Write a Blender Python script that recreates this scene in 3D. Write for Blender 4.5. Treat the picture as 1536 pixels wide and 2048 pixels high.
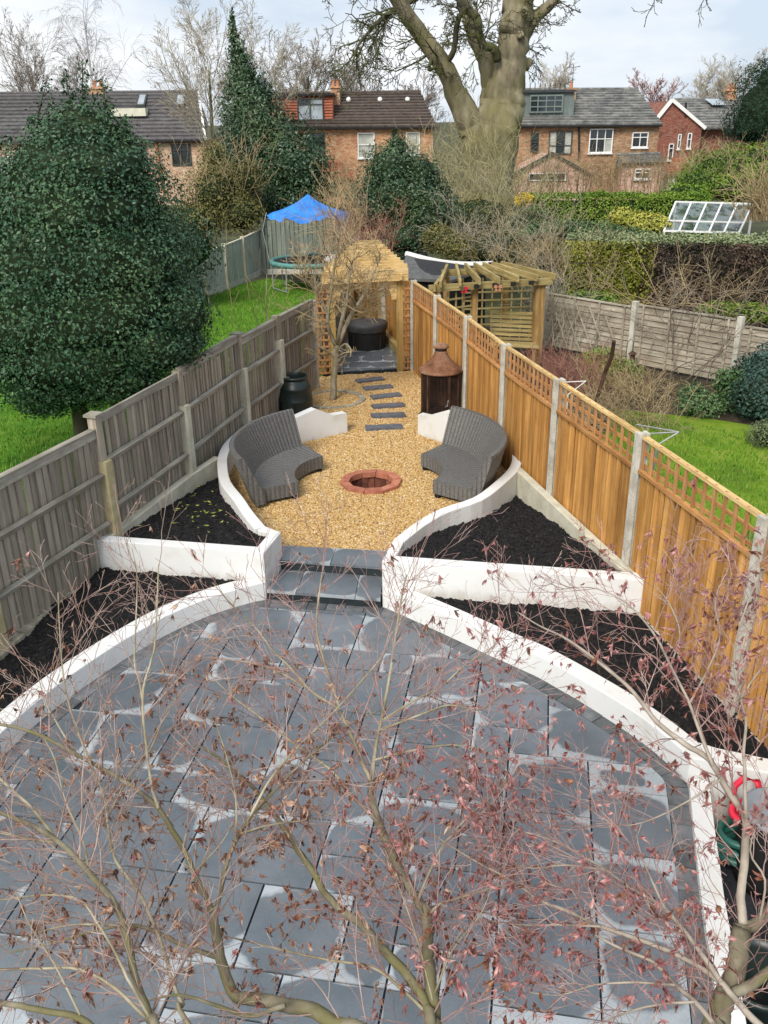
import bpy, math, random
import numpy as np
from mathutils import Vector, Matrix, noise as mnoise

random.seed(7)
for _o in list(bpy.data.objects):
    bpy.data.objects.remove(_o)
SC = bpy.context.scene
COL = SC.collection

# ------------------------------------------------------------------ camera
FPX, TH, ROLL, CH = 1767.0, 0.4176, -0.01494, 4.58
_c, _s = math.cos(ROLL), math.sin(ROLL)
_rt = np.array([1.0, 0, 0]); _up = np.array([0, math.sin(TH), math.cos(TH)])
FW = np.array([0, math.cos(TH), -math.sin(TH)])
RT = _rt * _c + _up * _s
UP = _up * _c - _rt * _s
cam_d = bpy.data.cameras.new('camera')
cam = bpy.data.objects.new('camera', cam_d)
COL.objects.link(cam)
cam.matrix_world = Matrix(((RT[0], UP[0], -FW[0], 0), (RT[1], UP[1], -FW[1], 0), (RT[2], UP[2], -FW[2], CH), (0, 0, 0, 1)))
cam_d.sensor_fit = 'HORIZONTAL'
cam_d.sensor_width = 36.0
cam_d.lens = FPX / 1536 * 36.0
cam_d.clip_start = 0.05
cam_d.clip_end = 3000
SC.camera = cam

# ------------------------------------------------------------------ sky and sun
SUN_EL, SUN_AZ = math.radians(42), math.radians(205)     # azimuth clockwise from +Y
world = bpy.data.worlds.new('World'); SC.world = world
world.use_nodes = True
nt = world.node_tree; nt.nodes.clear()
def N(t, typ, **kw):
    n = t.nodes.new(typ)
    for k, v in kw.items(): setattr(n, k, v)
    return n
out = N(nt, 'ShaderNodeOutputWorld'); bg = N(nt, 'ShaderNodeBackground')
bg.inputs['Strength'].default_value = 0.105
sky = N(nt, 'ShaderNodeTexSky', sky_type='NISHITA', sun_disc=False, sun_elevation=SUN_EL, sun_rotation=SUN_AZ)
tc = N(nt, 'ShaderNodeTexCoord'); mp = N(nt, 'ShaderNodeMapping')
mp.inputs['Scale'].default_value = (1.0, 1.0, 3.2)
mp.inputs['Location'].default_value = (3.3, 0.4, 0.2)
nz = N(nt, 'ShaderNodeTexNoise'); nz.inputs['Scale'].default_value = 2.2; nz.inputs['Detail'].default_value = 6; nz.inputs['Roughness'].default_value = 0.55
rmp = N(nt, 'ShaderNodeValToRGB')
rmp.color_ramp.elements[0].position = 0.41; rmp.color_ramp.elements[1].position = 0.60
m1 = N(nt, 'ShaderNodeMix', data_type='RGBA'); m1.inputs[0].default_value = 0.93
m1.inputs[7].default_value = (3.35, 3.85, 4.5, 1)
m2 = N(nt, 'ShaderNodeMix', data_type='RGBA'); m2.inputs[7].default_value = (5.2, 5.35, 5.5, 1)
L = nt.links.new
L(tc.outputs['Generated'], mp.inputs['Vector']); L(mp.outputs[0], nz.inputs['Vector'])
sx = N(nt, 'ShaderNodeSeparateXYZ'); ma = N(nt, 'ShaderNodeMath', operation='MULTIPLY_ADD'); ma.inputs[1].default_value = -0.22
L(tc.outputs['Generated'], sx.inputs[0]); L(sx.outputs[0], ma.inputs[0]); L(nz.outputs['Fac'], ma.inputs[2]); L(ma.outputs[0], rmp.inputs['Fac'])      # the cloud bank is thicker to the west
L(sky.outputs['Color'], m1.inputs[6]); L(m1.outputs[2], m2.inputs[6]); L(rmp.outputs['Color'], m2.inputs[0])
L(m2.outputs[2], bg.inputs['Color']); L(bg.outputs[0], out.inputs['Surface'])
sun_d = bpy.data.lights.new('sun', 'SUN'); sun_d.energy = 2.0; sun_d.angle = math.radians(24); sun_d.color = (1, 0.95, 0.87)
sun = bpy.data.objects.new('sun', sun_d); COL.objects.link(sun)
_sd = Vector((math.sin(SUN_AZ) * math.cos(SUN_EL), math.cos(SUN_AZ) * math.cos(SUN_EL), math.sin(SUN_EL)))
sun.rotation_euler = _sd.to_track_quat('Z', 'Y').to_euler()
sun.location = (0, -10, 30)
SC.view_settings.view_transform = 'Standard'; SC.view_settings.look = 'None'
SC.view_settings.exposure = 0.92; SC.view_settings.gamma = 1.0
SC.view_settings.use_curve_mapping = False
SC.render.engine = 'CYCLES'
SC.cycles.max_bounces = 6

# ------------------------------------------------------------------ survey: rays of the fitted camera meet real planes
def ray(x, y): return FW + RT * ((x - 768) / FPX) - UP * ((y - 1024) / FPX)
def G(x, y, z=0.0):
    d = ray(x, y); t = (z - CH) / d[2]
    return np.array([0, 0, CH]) + d * t
def D(x, y, Y):
    d = ray(x, y)
    return np.array([0, 0, CH]) + d * (Y / d[1])
def DD(x, y, t): return np.array([0, 0, CH]) + ray(x, y) * t

# ------------------------------------------------------------------ materials
def lin(h):
    h = h.lstrip('#'); r = []
    for i in (0, 2, 4):
        c = int(h[i:i+2], 16) / 255
        r.append(c / 12.92 if c <= 0.04045 else ((c + 0.055) / 1.055) ** 2.4)
    return (*r, 1)
def col(c): return lin(c) if isinstance(c, str) else (*c[:3], 1)

def newmat(name):
    m = bpy.data.materials.new(name); m.use_nodes = True
    t = m.node_tree; b = t.nodes['Principled BSDF']
    return m, t, b
def coords(t, scale=(1, 1, 1), rnd=True, src='Object'):
    c = N(t, 'ShaderNodeTexCoord'); mpn = N(t, 'ShaderNodeMapping'); mpn.inputs['Scale'].default_value = scale
    if rnd:
        oi = N(t, 'ShaderNodeObjectInfo'); vm = N(t, 'ShaderNodeMath', operation='MULTIPLY'); vm.inputs[1].default_value = 37.0
        t.links.new(oi.outputs['Random'], vm.inputs[0])
        va = N(t, 'ShaderNodeVectorMath', operation='ADD')
        t.links.new(c.outputs[src], va.inputs[0]); t.links.new(vm.outputs[0], va.inputs[1])
        t.links.new(va.outputs[0], mpn.inputs['Vector'])
    else:
        t.links.new(c.outputs[src], mpn.inputs['Vector'])
    return mpn.outputs[0]
def noise(t, vec, scale, detail=4, rough=0.55):
    n = N(t, 'ShaderNodeTexNoise'); n.inputs['Scale'].default_value = scale; n.inputs['Detail'].default_value = detail; n.inputs['Roughness'].default_value = rough
    if vec is not None: t.links.new(vec, n.inputs['Vector'])
    return n
def ramp(t, fac, stops):
    r = N(t, 'ShaderNodeValToRGB'); cr = r.color_ramp
    while len(cr.elements) < len(stops): cr.elements.new(0.5)
    for e, (p, c) in zip(cr.elements, stops): e.position = p; e.color = col(c)
    t.links.new(fac, r.inputs['Fac'])
    return r.outputs['Color']
def mix(t, fac, a, b, blend='MIX'):
    n = N(t, 'ShaderNodeMix', data_type='RGBA', blend_type=blend)
    for s, v in ((n.inputs[0], fac), (n.inputs[6], a), (n.inputs[7], b)):
        if hasattr(v, 'is_linked'): t.links.new(v, s)
        elif isinstance(v, (int, float)): s.default_value = v
        else: s.default_value = col(v)
    return n.outputs[2]
def bump(t, b, h, strength=0.4, dist=0.01):
    n = N(t, 'ShaderNodeBump'); n.inputs['Strength'].default_value = strength; n.inputs['Distance'].default_value = dist
    t.links.new(h, n.inputs['Height']); t.links.new(n.outputs['Normal'], b.inputs['Normal'])
def objrandom(t, colour, amount=0.25):
    """scale a colour by a per-object random factor"""
    oi = N(t, 'ShaderNodeObjectInfo'); mr = N(t, 'ShaderNodeMapRange')
    mr.inputs['To Min'].default_value = 1 - amount; mr.inputs['To Max'].default_value = 1 + amount
    t.links.new(oi.outputs['Random'], mr.inputs['Value'])
    vm = N(t, 'ShaderNodeVectorMath', operation='SCALE')
    t.links.new(colour, vm.inputs[0]); t.links.new(mr.outputs[0], vm.inputs['Scale'])
    return vm.outputs[0]

def pm(name, stops, scale=5, stretch=(1, 1, 1), rough=0.7, bstr=0.3, bdist=0.01, vary=0.0, detail=5, spec=0.4, metal=0.0, fine=None, rnd=True):
    """noise-ramp material"""
    m, t, b = newmat(name)
    v = coords(t, stretch, rnd)
    n = noise(t, v, scale, detail)
    c = ramp(t, n.outputs['Fac'], stops)
    if fine:
        n2 = noise(t, v, fine[0], 3)
        c = mix(t, fine[1], c, ramp(t, n2.outputs['Fac'], [(0.3, (0.25, 0.25, 0.25)), (0.7, (1.0, 1.0, 1.0))]), 'MULTIPLY')
    if vary: c = objrandom(t, c, vary)
    t.links.new(c, b.inputs['Base Color'])
    b.inputs['Roughness'].default_value = rough; b.inputs['Specular IOR Level'].default_value = spec; b.inputs['Metallic'].default_value = metal
    if bstr: bump(t, b, n.outputs['Fac'], bstr, bdist)
    return m

MT = {}
def wood(name, dark, mid, light, axis, vary=0.2, rough=0.75):
    """grain stretched along one local axis, with a few knots"""
    m, t, b = newmat(name)
    st = [26, 26, 26]; st[axis] = 1.6
    v = coords(t, tuple(st)); n = noise(t, v, 1.0, 6, 0.62)
    c = ramp(t, n.outputs['Fac'], [(0.28, dark), (0.5, mid), (0.72, light)])
    v2 = coords(t, (2.0, 2.0, 2.0)); n2 = noise(t, v2, 1.3, 3)
    c = mix(t, ramp(t, n2.outputs['Fac'], [(0.35, (0.55, 0.55, 0.55)), (0.6, (0, 0, 0))]), c, dark)
    vk = coords(t, (9, 9, 9)) if axis != 2 else coords(t, (9, 9, 3.2))
    vo = N(t, 'ShaderNodeTexVoronoi'); vo.inputs['Scale'].default_value = 1.0; t.links.new(vk, vo.inputs['Vector'])
    c = mix(t, ramp(t, vo.outputs['Distance'], [(0.06, (0.6, 0.6, 0.6)), (0.13, (0, 0, 0))]), c, dark)
    c = objrandom(t, c, vary)
    t.links.new(c, b.inputs['Base Color']); b.inputs['Roughness'].default_value = rough; b.inputs['Specular IOR Level'].default_value = 0.25
    bump(t, b, n.outputs['Fac'], 0.35, 0.004)
    return m
MT['newwood_v'] = wood('new_fence_board', (0.29, 0.13, 0.034), (0.49, 0.245, 0.068), (0.62, 0.35, 0.115), 2, 0.3)
MT['newwood_h'] = wood('new_fence_rail', (0.26, 0.11, 0.035), (0.48, 0.245, 0.085), (0.60, 0.34, 0.14), 0, 0.12)
MT['oldwood_v'] = wood('weathered_board', (0.19, 0.16, 0.122), (0.335, 0.292, 0.23), (0.45, 0.40, 0.325), 2, 0.22)
MT['oldwood_h'] = wood('weathered_rail', (0.16, 0.14, 0.11), (0.33, 0.305, 0.25), (0.48, 0.45, 0.38), 0, 0.12)
MT['palewood'] = wood('pale_sawn_timber', (0.36, 0.22, 0.075), (0.64, 0.44, 0.19), (0.76, 0.58, 0.31), 0, 0.08)
MT['palewood_v'] = wood('green_treated_post', (0.27, 0.175, 0.05), (0.47, 0.32, 0.115), (0.58, 0.43, 0.20), 2, 0.08)
MT['trellis'] = wood('red_brown_trellis', (0.26, 0.11, 0.04), (0.48, 0.245, 0.10), (0.60, 0.345, 0.16), 2, 0.12)
MT['lap'] = wood('grey_lap_board', (0.19, 0.155, 0.11), (0.36, 0.32, 0.25), (0.52, 0.48, 0.40), 0, 0.16)
MT['perg'] = wood('weathered_yellow_timber', (0.19, 0.135, 0.045), (0.36, 0.28, 0.115), (0.52, 0.43, 0.21), 0, 0.12)
MT['perg_v'] = wood('weathered_brown_post', (0.19, 0.105, 0.035), (0.36, 0.22, 0.08), (0.47, 0.33, 0.14), 2, 0.12)
MT['palefence'] = wood('pale_grey_green_board', (0.25, 0.27, 0.23), (0.40, 0.43, 0.38), (0.50, 0.53, 0.47), 2, 0.10)
MT['darkfence'] = wood('grey_green_board', (0.12, 0.14, 0.115), (0.21, 0.24, 0.20), (0.29, 0.32, 0.27), 2, 0.12)
MT['concrete'] = pm('concrete_post', [(0.3, (0.42, 0.395, 0.325)), (0.55, (0.60, 0.575, 0.495)), (0.75, (0.70, 0.675, 0.60))], 7, rough=0.9, bstr=0.25, fine=(60, 0.35))
MT['ochre_post'] = pm('ochre_concrete', [(0.3, (0.40, 0.33, 0.17)), (0.7, (0.62, 0.54, 0.33))], 6, rough=0.9, bstr=0.2, fine=(60, 0.3))
MT['cream_post'] = pm('cream_concrete', [(0.3, (0.50, 0.47, 0.36)), (0.7, (0.70, 0.67, 0.54))], 6, rough=0.9, bstr=0.2, fine=(60, 0.25))
MT['edging'] = pm('rough_stone_edge', [(0.3, (0.24, 0.21, 0.15)), (0.55, (0.43, 0.39, 0.30)), (0.75, (0.56, 0.52, 0.43))], 9, rough=0.95, bstr=0.6, bdist=0.02, fine=(45, 0.5))

def render_mat(splash=True):
    m, t, b = newmat('white_render')
    v = coords(t, (1, 1, 1), False)
    n = noise(t, v, 2.2, 5); f = noise(t, v, 170, 2)
    c = ramp(t, n.outputs['Fac'], [(0.25, (0.58, 0.56, 0.50)), (0.40, (0.70, 0.70, 0.685)), (0.7, (0.73, 0.735, 0.73))])
    n3 = noise(t, v, 14, 4)
    c = mix(t, ramp(t, n3.outputs['Fac'], [(0.62, (0, 0, 0)), (0.78, (0.35, 0.35, 0.35))]), c, (0.55, 0.48, 0.36))
    # splash stains just above the soil: grime has its own ragged outline
    geo = N(t, 'ShaderNodeNewGeometry'); sp = N(t, 'ShaderNodeSeparateXYZ'); t.links.new(geo.outputs['Position'], sp.inputs[0])
    mr = N(t, 'ShaderNodeMapRange'); mr.inputs['From Min'].default_value = 0.38 if splash else 0.06; mr.inputs['From Max'].default_value = 0.20 if splash else -0.08; t.links.new(sp.outputs[2], mr.inputs['Value'])
    n4 = noise(t, coords(t, (1, 1, .35), False), 11, 5, 0.65); pr = N(t, 'ShaderNodeMath', operation='MULTIPLY'); t.links.new(mr.outputs[0], pr.inputs[0]); t.links.new(n4.outputs['Fac'], pr.inputs[1])
    c = mix(t, ramp(t, pr.outputs[0], [(0.30, (0, 0, 0)), (0.55, (0.42, 0.42, 0.42))]), c, (0.36, 0.30, 0.22))
    t.links.new(c, b.inputs['Base Color']); b.inputs['Roughness'].default_value = 0.92; b.inputs['Specular IOR Level'].default_value = 0.2
    bump(t, b, f.outputs['Fac'], 0.45, 0.005)
    return m
MT['white'] = render_mat()
MT['white_low'] = render_mat(False)
MT['soil'] = pm('dark_soil', [(0.3, (0.006, 0.006, 0.0065)), (0.6, (0.014, 0.0135, 0.014)), (0.8, (0.028, 0.026, 0.025))], 22, rough=0.9, bstr=0.9, bdist=0.02, spec=0.25)
def instmat(name, stops, rough=0.75, spec=0.35, fine=40):
    m, t, b = newmat(name)
    oi = N(t, 'ShaderNodeObjectInfo')
    c = ramp(t, oi.outputs['Random'], stops)
    n = noise(t, coords(t, (1, 1, 1), True), fine, 3)
    c = mix(t, 0.5, c, ramp(t, n.outputs['Fac'], [(0.3, (0.45, 0.45, 0.45)), (0.7, (1, 1, 1))]), 'MULTIPLY')
    t.links.new(c, b.inputs['Base Color']); b.inputs['Roughness'].default_value = rough; b.inputs['Specular IOR Level'].default_value = spec
    return m
MT['pebble'] = instmat('golden_gravel', [(0.0, (0.20, 0.10, 0.04)), (0.14, (0.42, 0.235, 0.075)), (0.40, (0.58, 0.375, 0.14)), (0.65, (0.66, 0.48, 0.23)), (0.82, (0.52, 0.31, 0.11)), (1.0, (0.76, 0.66, 0.46))])
MT['clod'] = instmat('soil_clod', [(0.0, (0.004, 0.004, 0.0045)), (0.6, (0.012, 0.0115, 0.012)), (1.0, (0.03, 0.027, 0.026))], 0.9, 0.25)
MT['gravelbase'] = pm('gravel_bed', [(0.3, (0.17, 0.09, 0.03)), (0.5, (0.42, 0.26, 0.085)), (0.7, (0.60, 0.42, 0.18))], 42, rough=0.9, bstr=1.0, bdist=0.02)
MT['lawn'] = None
def lawn_mat():
    m, t, b = newmat('mown_lawn')
    v = coords(t, (1, 1, 1), False)
    n = noise(t, v, 1.4, 5); f = noise(t, v, 55, 4)
    c = ramp(t, n.outputs['Fac'], [(0.3, (0.055, 0.165, 0.012)), (0.48, (0.095, 0.25, 0.016)), (0.62, (0.15, 0.30, 0.03)), (0.78, (0.24, 0.30, 0.07))])
    c = mix(t, 0.7, c, ramp(t, f.outputs['Fac'], [(0.3, (0.35, 0.4, 0.3)), (0.65, (1, 1, 1))]), 'MULTIPLY')
    t.links.new(c, b.inputs['Base Color']); b.inputs['Roughness'].default_value = 0.9; b.inputs['Specular IOR Level'].default_value = 0.15
    bump(t, b, f.outputs['Fac'], 0.9, 0.03)
    return m
MT['lawn'] = lawn_mat()
MT['lawn_mossy'] = pm('mossy_lawn', [(0.3, (0.085, 0.145, 0.018)), (0.5, (0.16, 0.265, 0.022)), (0.68, (0.25, 0.315, 0.045)), (0.8, (0.24, 0.20, 0.075))], 1.6, rough=0.95, bstr=0.8, bdist=0.03, fine=(45, 0.55), spec=0.1)
MT['blade'] = instmat('grass_blade', [(0.0, (0.06, 0.17, 0.01)), (0.5, (0.12, 0.28, 0.016)), (1.0, (0.24, 0.34, 0.06))], 0.6, 0.25)
MT['ground'] = pm('rough_ground', [(0.3, (0.035, 0.03, 0.015)), (0.5, (0.06, 0.065, 0.022)), (0.7, (0.10, 0.12, 0.035))], 0.6, rough=0.95, bstr=0.5, bdist=0.05, fine=(9, 0.6))
MT['earth'] = pm('bare_earth', [(0.3, (0.03, 0.022, 0.013)), (0.6, (0.075, 0.055, 0.03)), (0.8, (0.12, 0.09, 0.045))], 6, rough=0.95, bstr=0.8, bdist=0.03, fine=(40, 0.6))

def slab_mat():
    """slate slab: dark where the rain has not dried, pale where it has; obj.color[0] sets how far it has dried"""
    m, t, b = newmat('slate_slab')
    gc = N(t, 'ShaderNodeTexCoord'); sp = N(t, 'ShaderNodeSeparateXYZ'); t.links.new(gc.outputs['Generated'], sp.inputs[0])
    def edge(o):
        a = N(t, 'ShaderNodeMath', operation='SUBTRACT'); t.links.new(o, a.inputs[0]); a.inputs[1].default_value = 0.5
        c2 = N(t, 'ShaderNodeMath', operation='ABSOLUTE'); t.links.new(a.outputs[0], c2.inputs[0]); return c2.outputs[0]
    ex, ey = edge(sp.outputs[0]), edge(sp.outputs[1])
    def pw(o):
        p = N(t, 'ShaderNodeMath', operation='POWER'); t.links.new(o, p.inputs[0]); p.inputs[1].default_value = 3.2; return p.outputs[0]
    ad = N(t, 'ShaderNodeMath', operation='ADD'); t.links.new(pw(ex), ad.inputs[0]); t.links.new(pw(ey), ad.inputs[1])
    rt_ = N(t, 'ShaderNodeMath', operation='POWER'); t.links.new(ad.outputs[0], rt_.inputs[0]); rt_.inputs[1].default_value = 1 / 3.2
    v = coords(t, (1, 1, 1), True)
    n = noise(t, v, 1.5, 5, 0.5)
    na = N(t, 'ShaderNodeMath', operation='MULTIPLY_ADD'); t.links.new(n.outputs['Fac'], na.inputs[0]); na.inputs[1].default_value = 0.92; na.inputs[2].default_value = -0.46
    sm = N(t, 'ShaderNodeMath', operation='ADD'); t.links.new(rt_.outputs[0], sm.inputs[0]); t.links.new(na.outputs[0], sm.inputs[1])
    oi = N(t, 'ShaderNodeObjectInfo'); so = N(t, 'ShaderNodeSeparateColor'); t.links.new(oi.outputs['Color'], so.inputs[0])
    th = N(t, 'ShaderNodeMath', operation='ADD'); t.links.new(sm.outputs[0], th.inputs[0]); t.links.new(so.outputs[0], th.inputs[1])
    mask = ramp(t, th.outputs[0], [(0.528, (0, 0, 0)), (0.55, (0.55, 0.55, 0.55)), (0.585, (1, 1, 1))])
    f = noise(t, coords(t, (1, 1, 1), True), 3.5, 6, 0.65); f2 = noise(t, coords(t, (1, 1, 1), True), 90, 3)
    wet = ramp(t, f.outputs['Fac'], [(0.3, (0.118, 0.134, 0.153)), (0.7, (0.178, 0.193, 0.218))])
    dry = ramp(t, f.outputs['Fac'], [(0.3, (0.29, 0.325, 0.35)), (0.7, (0.41, 0.445, 0.47))])
    gp2 = N(t, 'ShaderNodeNewGeometry'); nw = noise(t, gp2.outputs['Position'], 0.9, 4, 0.6)
    wet = mix(t, 1.0, wet, ramp(t, nw.outputs['Fac'], [(0.3, (0.62, 0.70, 0.72)), (0.7, (1.0, 1.0, 1.0))]), 'MULTIPLY')
    c = mix(t, mask, wet, dry)
    c = mix(t, 0.35, c, ramp(t, f2.outputs['Fac'], [(0.3, (0.6, 0.6, 0.6)), (0.6, (1, 1, 1))]), 'MULTIPLY')
    c = objrandom(t, c, 0.09)
    t.links.new(c, b.inputs['Base Color'])
    rr = ramp(t, mask, [(0.0, (0.28, 0.28, 0.28)), (1.0, (0.8, 0.8, 0.8))]); t.links.new(rr, b.inputs['Roughness'])
    b.inputs['Specular IOR Level'].default_value = 0.5
    bump(t, b, f.outputs['Fac'], 0.25, 0.008)
    return m
MT['slab'] = slab_mat()
MT['sett'] = pm('grey_sett', [(0.3, (0.075, 0.08, 0.085)), (0.7, (0.15, 0.155, 0.165))], 12, rough=0.6, bstr=0.3, vary=0.25)
MT['joint'] = pm('dark_joint', [(0.3, (0.012, 0.014, 0.018)), (0.7, (0.026, 0.030, 0.036))], 30, rough=0.9)
MT['slate'] = pm('blue_slate', [(0.3, (0.045, 0.05, 0.062)), (0.7, (0.09, 0.098, 0.115))], 8, rough=0.45, bstr=0.3, vary=0.12)
MT['riser'] = pm('wet_dark_slate', [(0.3, (0.010, 0.016, 0.018)), (0.7, (0.025, 0.034, 0.038))], 8, rough=0.4, bstr=0.2)
MT['steppad'] = pm('slate_stepping_stone', [(0.3, (0.075, 0.08, 0.098)), (0.7, (0.13, 0.14, 0.165))], 9, rough=0.55, bstr=0.4, vary=0.1)
MT['brick_red'] = pm('fired_red_brick', [(0.3, (0.34, 0.11, 0.065)), (0.6, (0.50, 0.19, 0.115)), (0.8, (0.58, 0.28, 0.19))], 9, rough=0.85, bstr=0.35, vary=0.12, fine=(70, 0.3))
MT['brick_soot'] = pm('sooty_brick', [(0.3, (0.05, 0.02, 0.015)), (0.55, (0.20, 0.065, 0.04)), (0.8, (0.30, 0.12, 0.07))], 6, rough=0.9, bstr=0.3, vary=0.35)
def wicker_mat(ribs=0.6):
    m, t, b = newmat('grey_wicker')
    u = N(t, 'ShaderNodeTexCoord')
    mp_ = N(t, 'ShaderNodeMapping'); t.links.new(u.outputs['UV'], mp_.inputs['Vector']); mp_.inputs['Scale'].default_value = (1, 1, 1)
    br = N(t, 'ShaderNodeTexBrick'); t.links.new(mp_.outputs[0], br.inputs['Vector'])
    br.offset = 0.5; br.inputs['Scale'].default_value = 1.0
    br.inputs['Brick Width'].default_value = 0.026; br.inputs['Row Height'].default_value = 0.011
    br.inputs['Mortar Size'].default_value = 0.004; br.inputs['Mortar Smooth'].default_value = 0.6
    br.inputs['Color1'].default_value = (0.30, 0.288, 0.272, 1); br.inputs['Color2'].default_value = (0.46, 0.445, 0.42, 1); br.inputs['Mortar'].default_value = (0.02, 0.02, 0.02, 1)
    wv = N(t, 'ShaderNodeTexWave', wave_type='BANDS', bands_direction='X'); t.links.new(mp_.outputs[0], wv.inputs['Vector']); wv.inputs['Scale'].default_value = 5.0
    c = mix(t, ribs, br.outputs['Color'], ramp(t, wv.outputs['Fac'], [(0.0, (0.22, 0.22, 0.22)), (0.4, (1, 1, 1))]), 'MULTIPLY')
    t.links.new(c, b.inputs['Base Color']); b.inputs['Roughness'].default_value = 0.5
    iv = N(t, 'ShaderNodeMath', operation='SUBTRACT'); iv.inputs[0].default_value = 1.0; t.links.new(br.outputs['Fac'], iv.inputs[1])
    ws = N(t, 'ShaderNodeMath', operation='ADD'); t.links.new(iv.outputs[0], ws.inputs[0]); t.links.new(wv.outputs['Fac'], ws.inputs[1])
    bump(t, b, ws.outputs[0], 0.8, 0.006)
    return m
MT['wicker'] = wicker_mat()
MT['wicker_seat'] = wicker_mat(0.5)
MT['plastic'] = pm('dark_green_plastic', [(0.3, (0.008, 0.016, 0.015)), (0.7, (0.016, 0.028, 0.026))], 3, rough=0.38, bstr=0.05, spec=0.5)
MT['rust'] = pm('rusted_steel', [(0.30, (0.09, 0.042, 0.026)), (0.45, (0.21, 0.095, 0.05)), (0.57, (0.27, 0.145, 0.09)), (0.68, (0.30, 0.26, 0.215))], 3.0, rough=0.85, bstr=0.2, fine=(30, 0.4), spec=0.2)
MT['rustdark'] = pm('sooted_steel', [(0.3, (0.018, 0.012, 0.010)), (0.6, (0.07, 0.035, 0.022)), (0.8, (0.13, 0.06, 0.035))], 6, rough=0.65, bstr=0.2)
MT['black'] = pm('matt_black', [(0.3, (0.006, 0.006, 0.007)), (0.7, (0.016, 0.016, 0.017))], 6, rough=0.6, bstr=0.1)
MT['cover'] = pm('grey_vinyl_cover', [(0.3, (0.03, 0.032, 0.036)), (0.7, (0.065, 0.068, 0.072))], 4, rough=0.5, bstr=0.3)
MT['whitepaint'] = pm('white_upvc', [(0.3, (0.72, 0.72, 0.70)), (0.7, (0.82, 0.82, 0.80))], 4, rough=0.5, bstr=0.0)
MT['greypaint'] = pm('dark_grey_frame', [(0.3, (0.03, 0.035, 0.038)), (0.7, (0.05, 0.055, 0.058))], 4, rough=0.5, bstr=0.0)
MT['galv'] = pm('galvanised_metal', [(0.3, (0.26, 0.27, 0.27)), (0.7, (0.40, 0.41, 0.41))], 8, rough=0.5, bstr=0.05, metal=0.4)
MT['tealmetal'] = pm('teal_padding', [(0.3, (0.05, 0.17, 0.16)), (0.7, (0.12, 0.28, 0.26))], 8, rough=0.6, bstr=0.1)
MT['tarp'] = pm('blue_tarpaulin', [(0.3, (0.012, 0.14, 0.52)), (0.6, (0.02, 0.225, 0.70)), (0.8, (0.06, 0.32, 0.80))], 3, rough=0.42, bstr=0.7, bdist=0.03)
MT['red'] = pm('red_plastic', [(0.3, (0.62, 0.012, 0.04)), (0.7, (0.75, 0.03, 0.07))], 6, rough=0.35, bstr=0.0)
MT['green'] = pm('green_plastic', [(0.3, (0.015, 0.09, 0.07)), (0.7, (0.03, 0.14, 0.11))], 6, rough=0.4, bstr=0.0)
MT['greylid'] = pm('grey_plastic_lid', [(0.3, (0.20, 0.23, 0.27)), (0.7, (0.28, 0.31, 0.35))], 5, rough=0.45, bstr=0.05)
MT['felt'] = pm('mineral_felt', [(0.3, (0.085, 0.09, 0.09)), (0.7, (0.16, 0.165, 0.16))], 6, rough=0.95, bstr=0.3, fine=(120, 0.5))
def glass_mat(name, tint, rough=0.06):
    m, t, b = newmat(name)
    n = noise(t, coords(t, (1, 1, 1)), 1.2, 3)
    c = ramp(t, n.outputs['Fac'], [(0.35, tuple(x * 0.5 for x in tint)), (0.7, tint)])
    t.links.new(c, b.inputs['Base Color']); b.inputs['Roughness'].default_value = rough; b.inputs['Specular IOR Level'].default_value = 0.9
    return m
MT['pane'] = glass_mat('window_glass', (0.035, 0.045, 0.05))
MT['curtain'] = glass_mat('curtained_glass', (0.55, 0.56, 0.50), 0.15)
MT['skylight'] = glass_mat('painted_sky_glass', (0.42, 0.48, 0.52), 0.1)  # sky reflection painted in as a pale pane colour
def painted_reflection_glass():
    m, t, b = newmat('painted_reflection_glass')
    n = noise(t, coords(t, (1, 1, 1)), 3, 3)
    t.links.new(ramp(t, n.outputs['Fac'], [(0.42, (0.05, 0.07, 0.075)), (0.55, (0.30, 0.36, 0.40))]), b.inputs['Base Color'])  # dark and pale mottling painted in for reflected trees and sky
    b.inputs['Roughness'].default_value = 0.05; b.inputs['Alpha'].default_value = 0.30
    return m
MT['glass'] = painted_reflection_glass()
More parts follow.
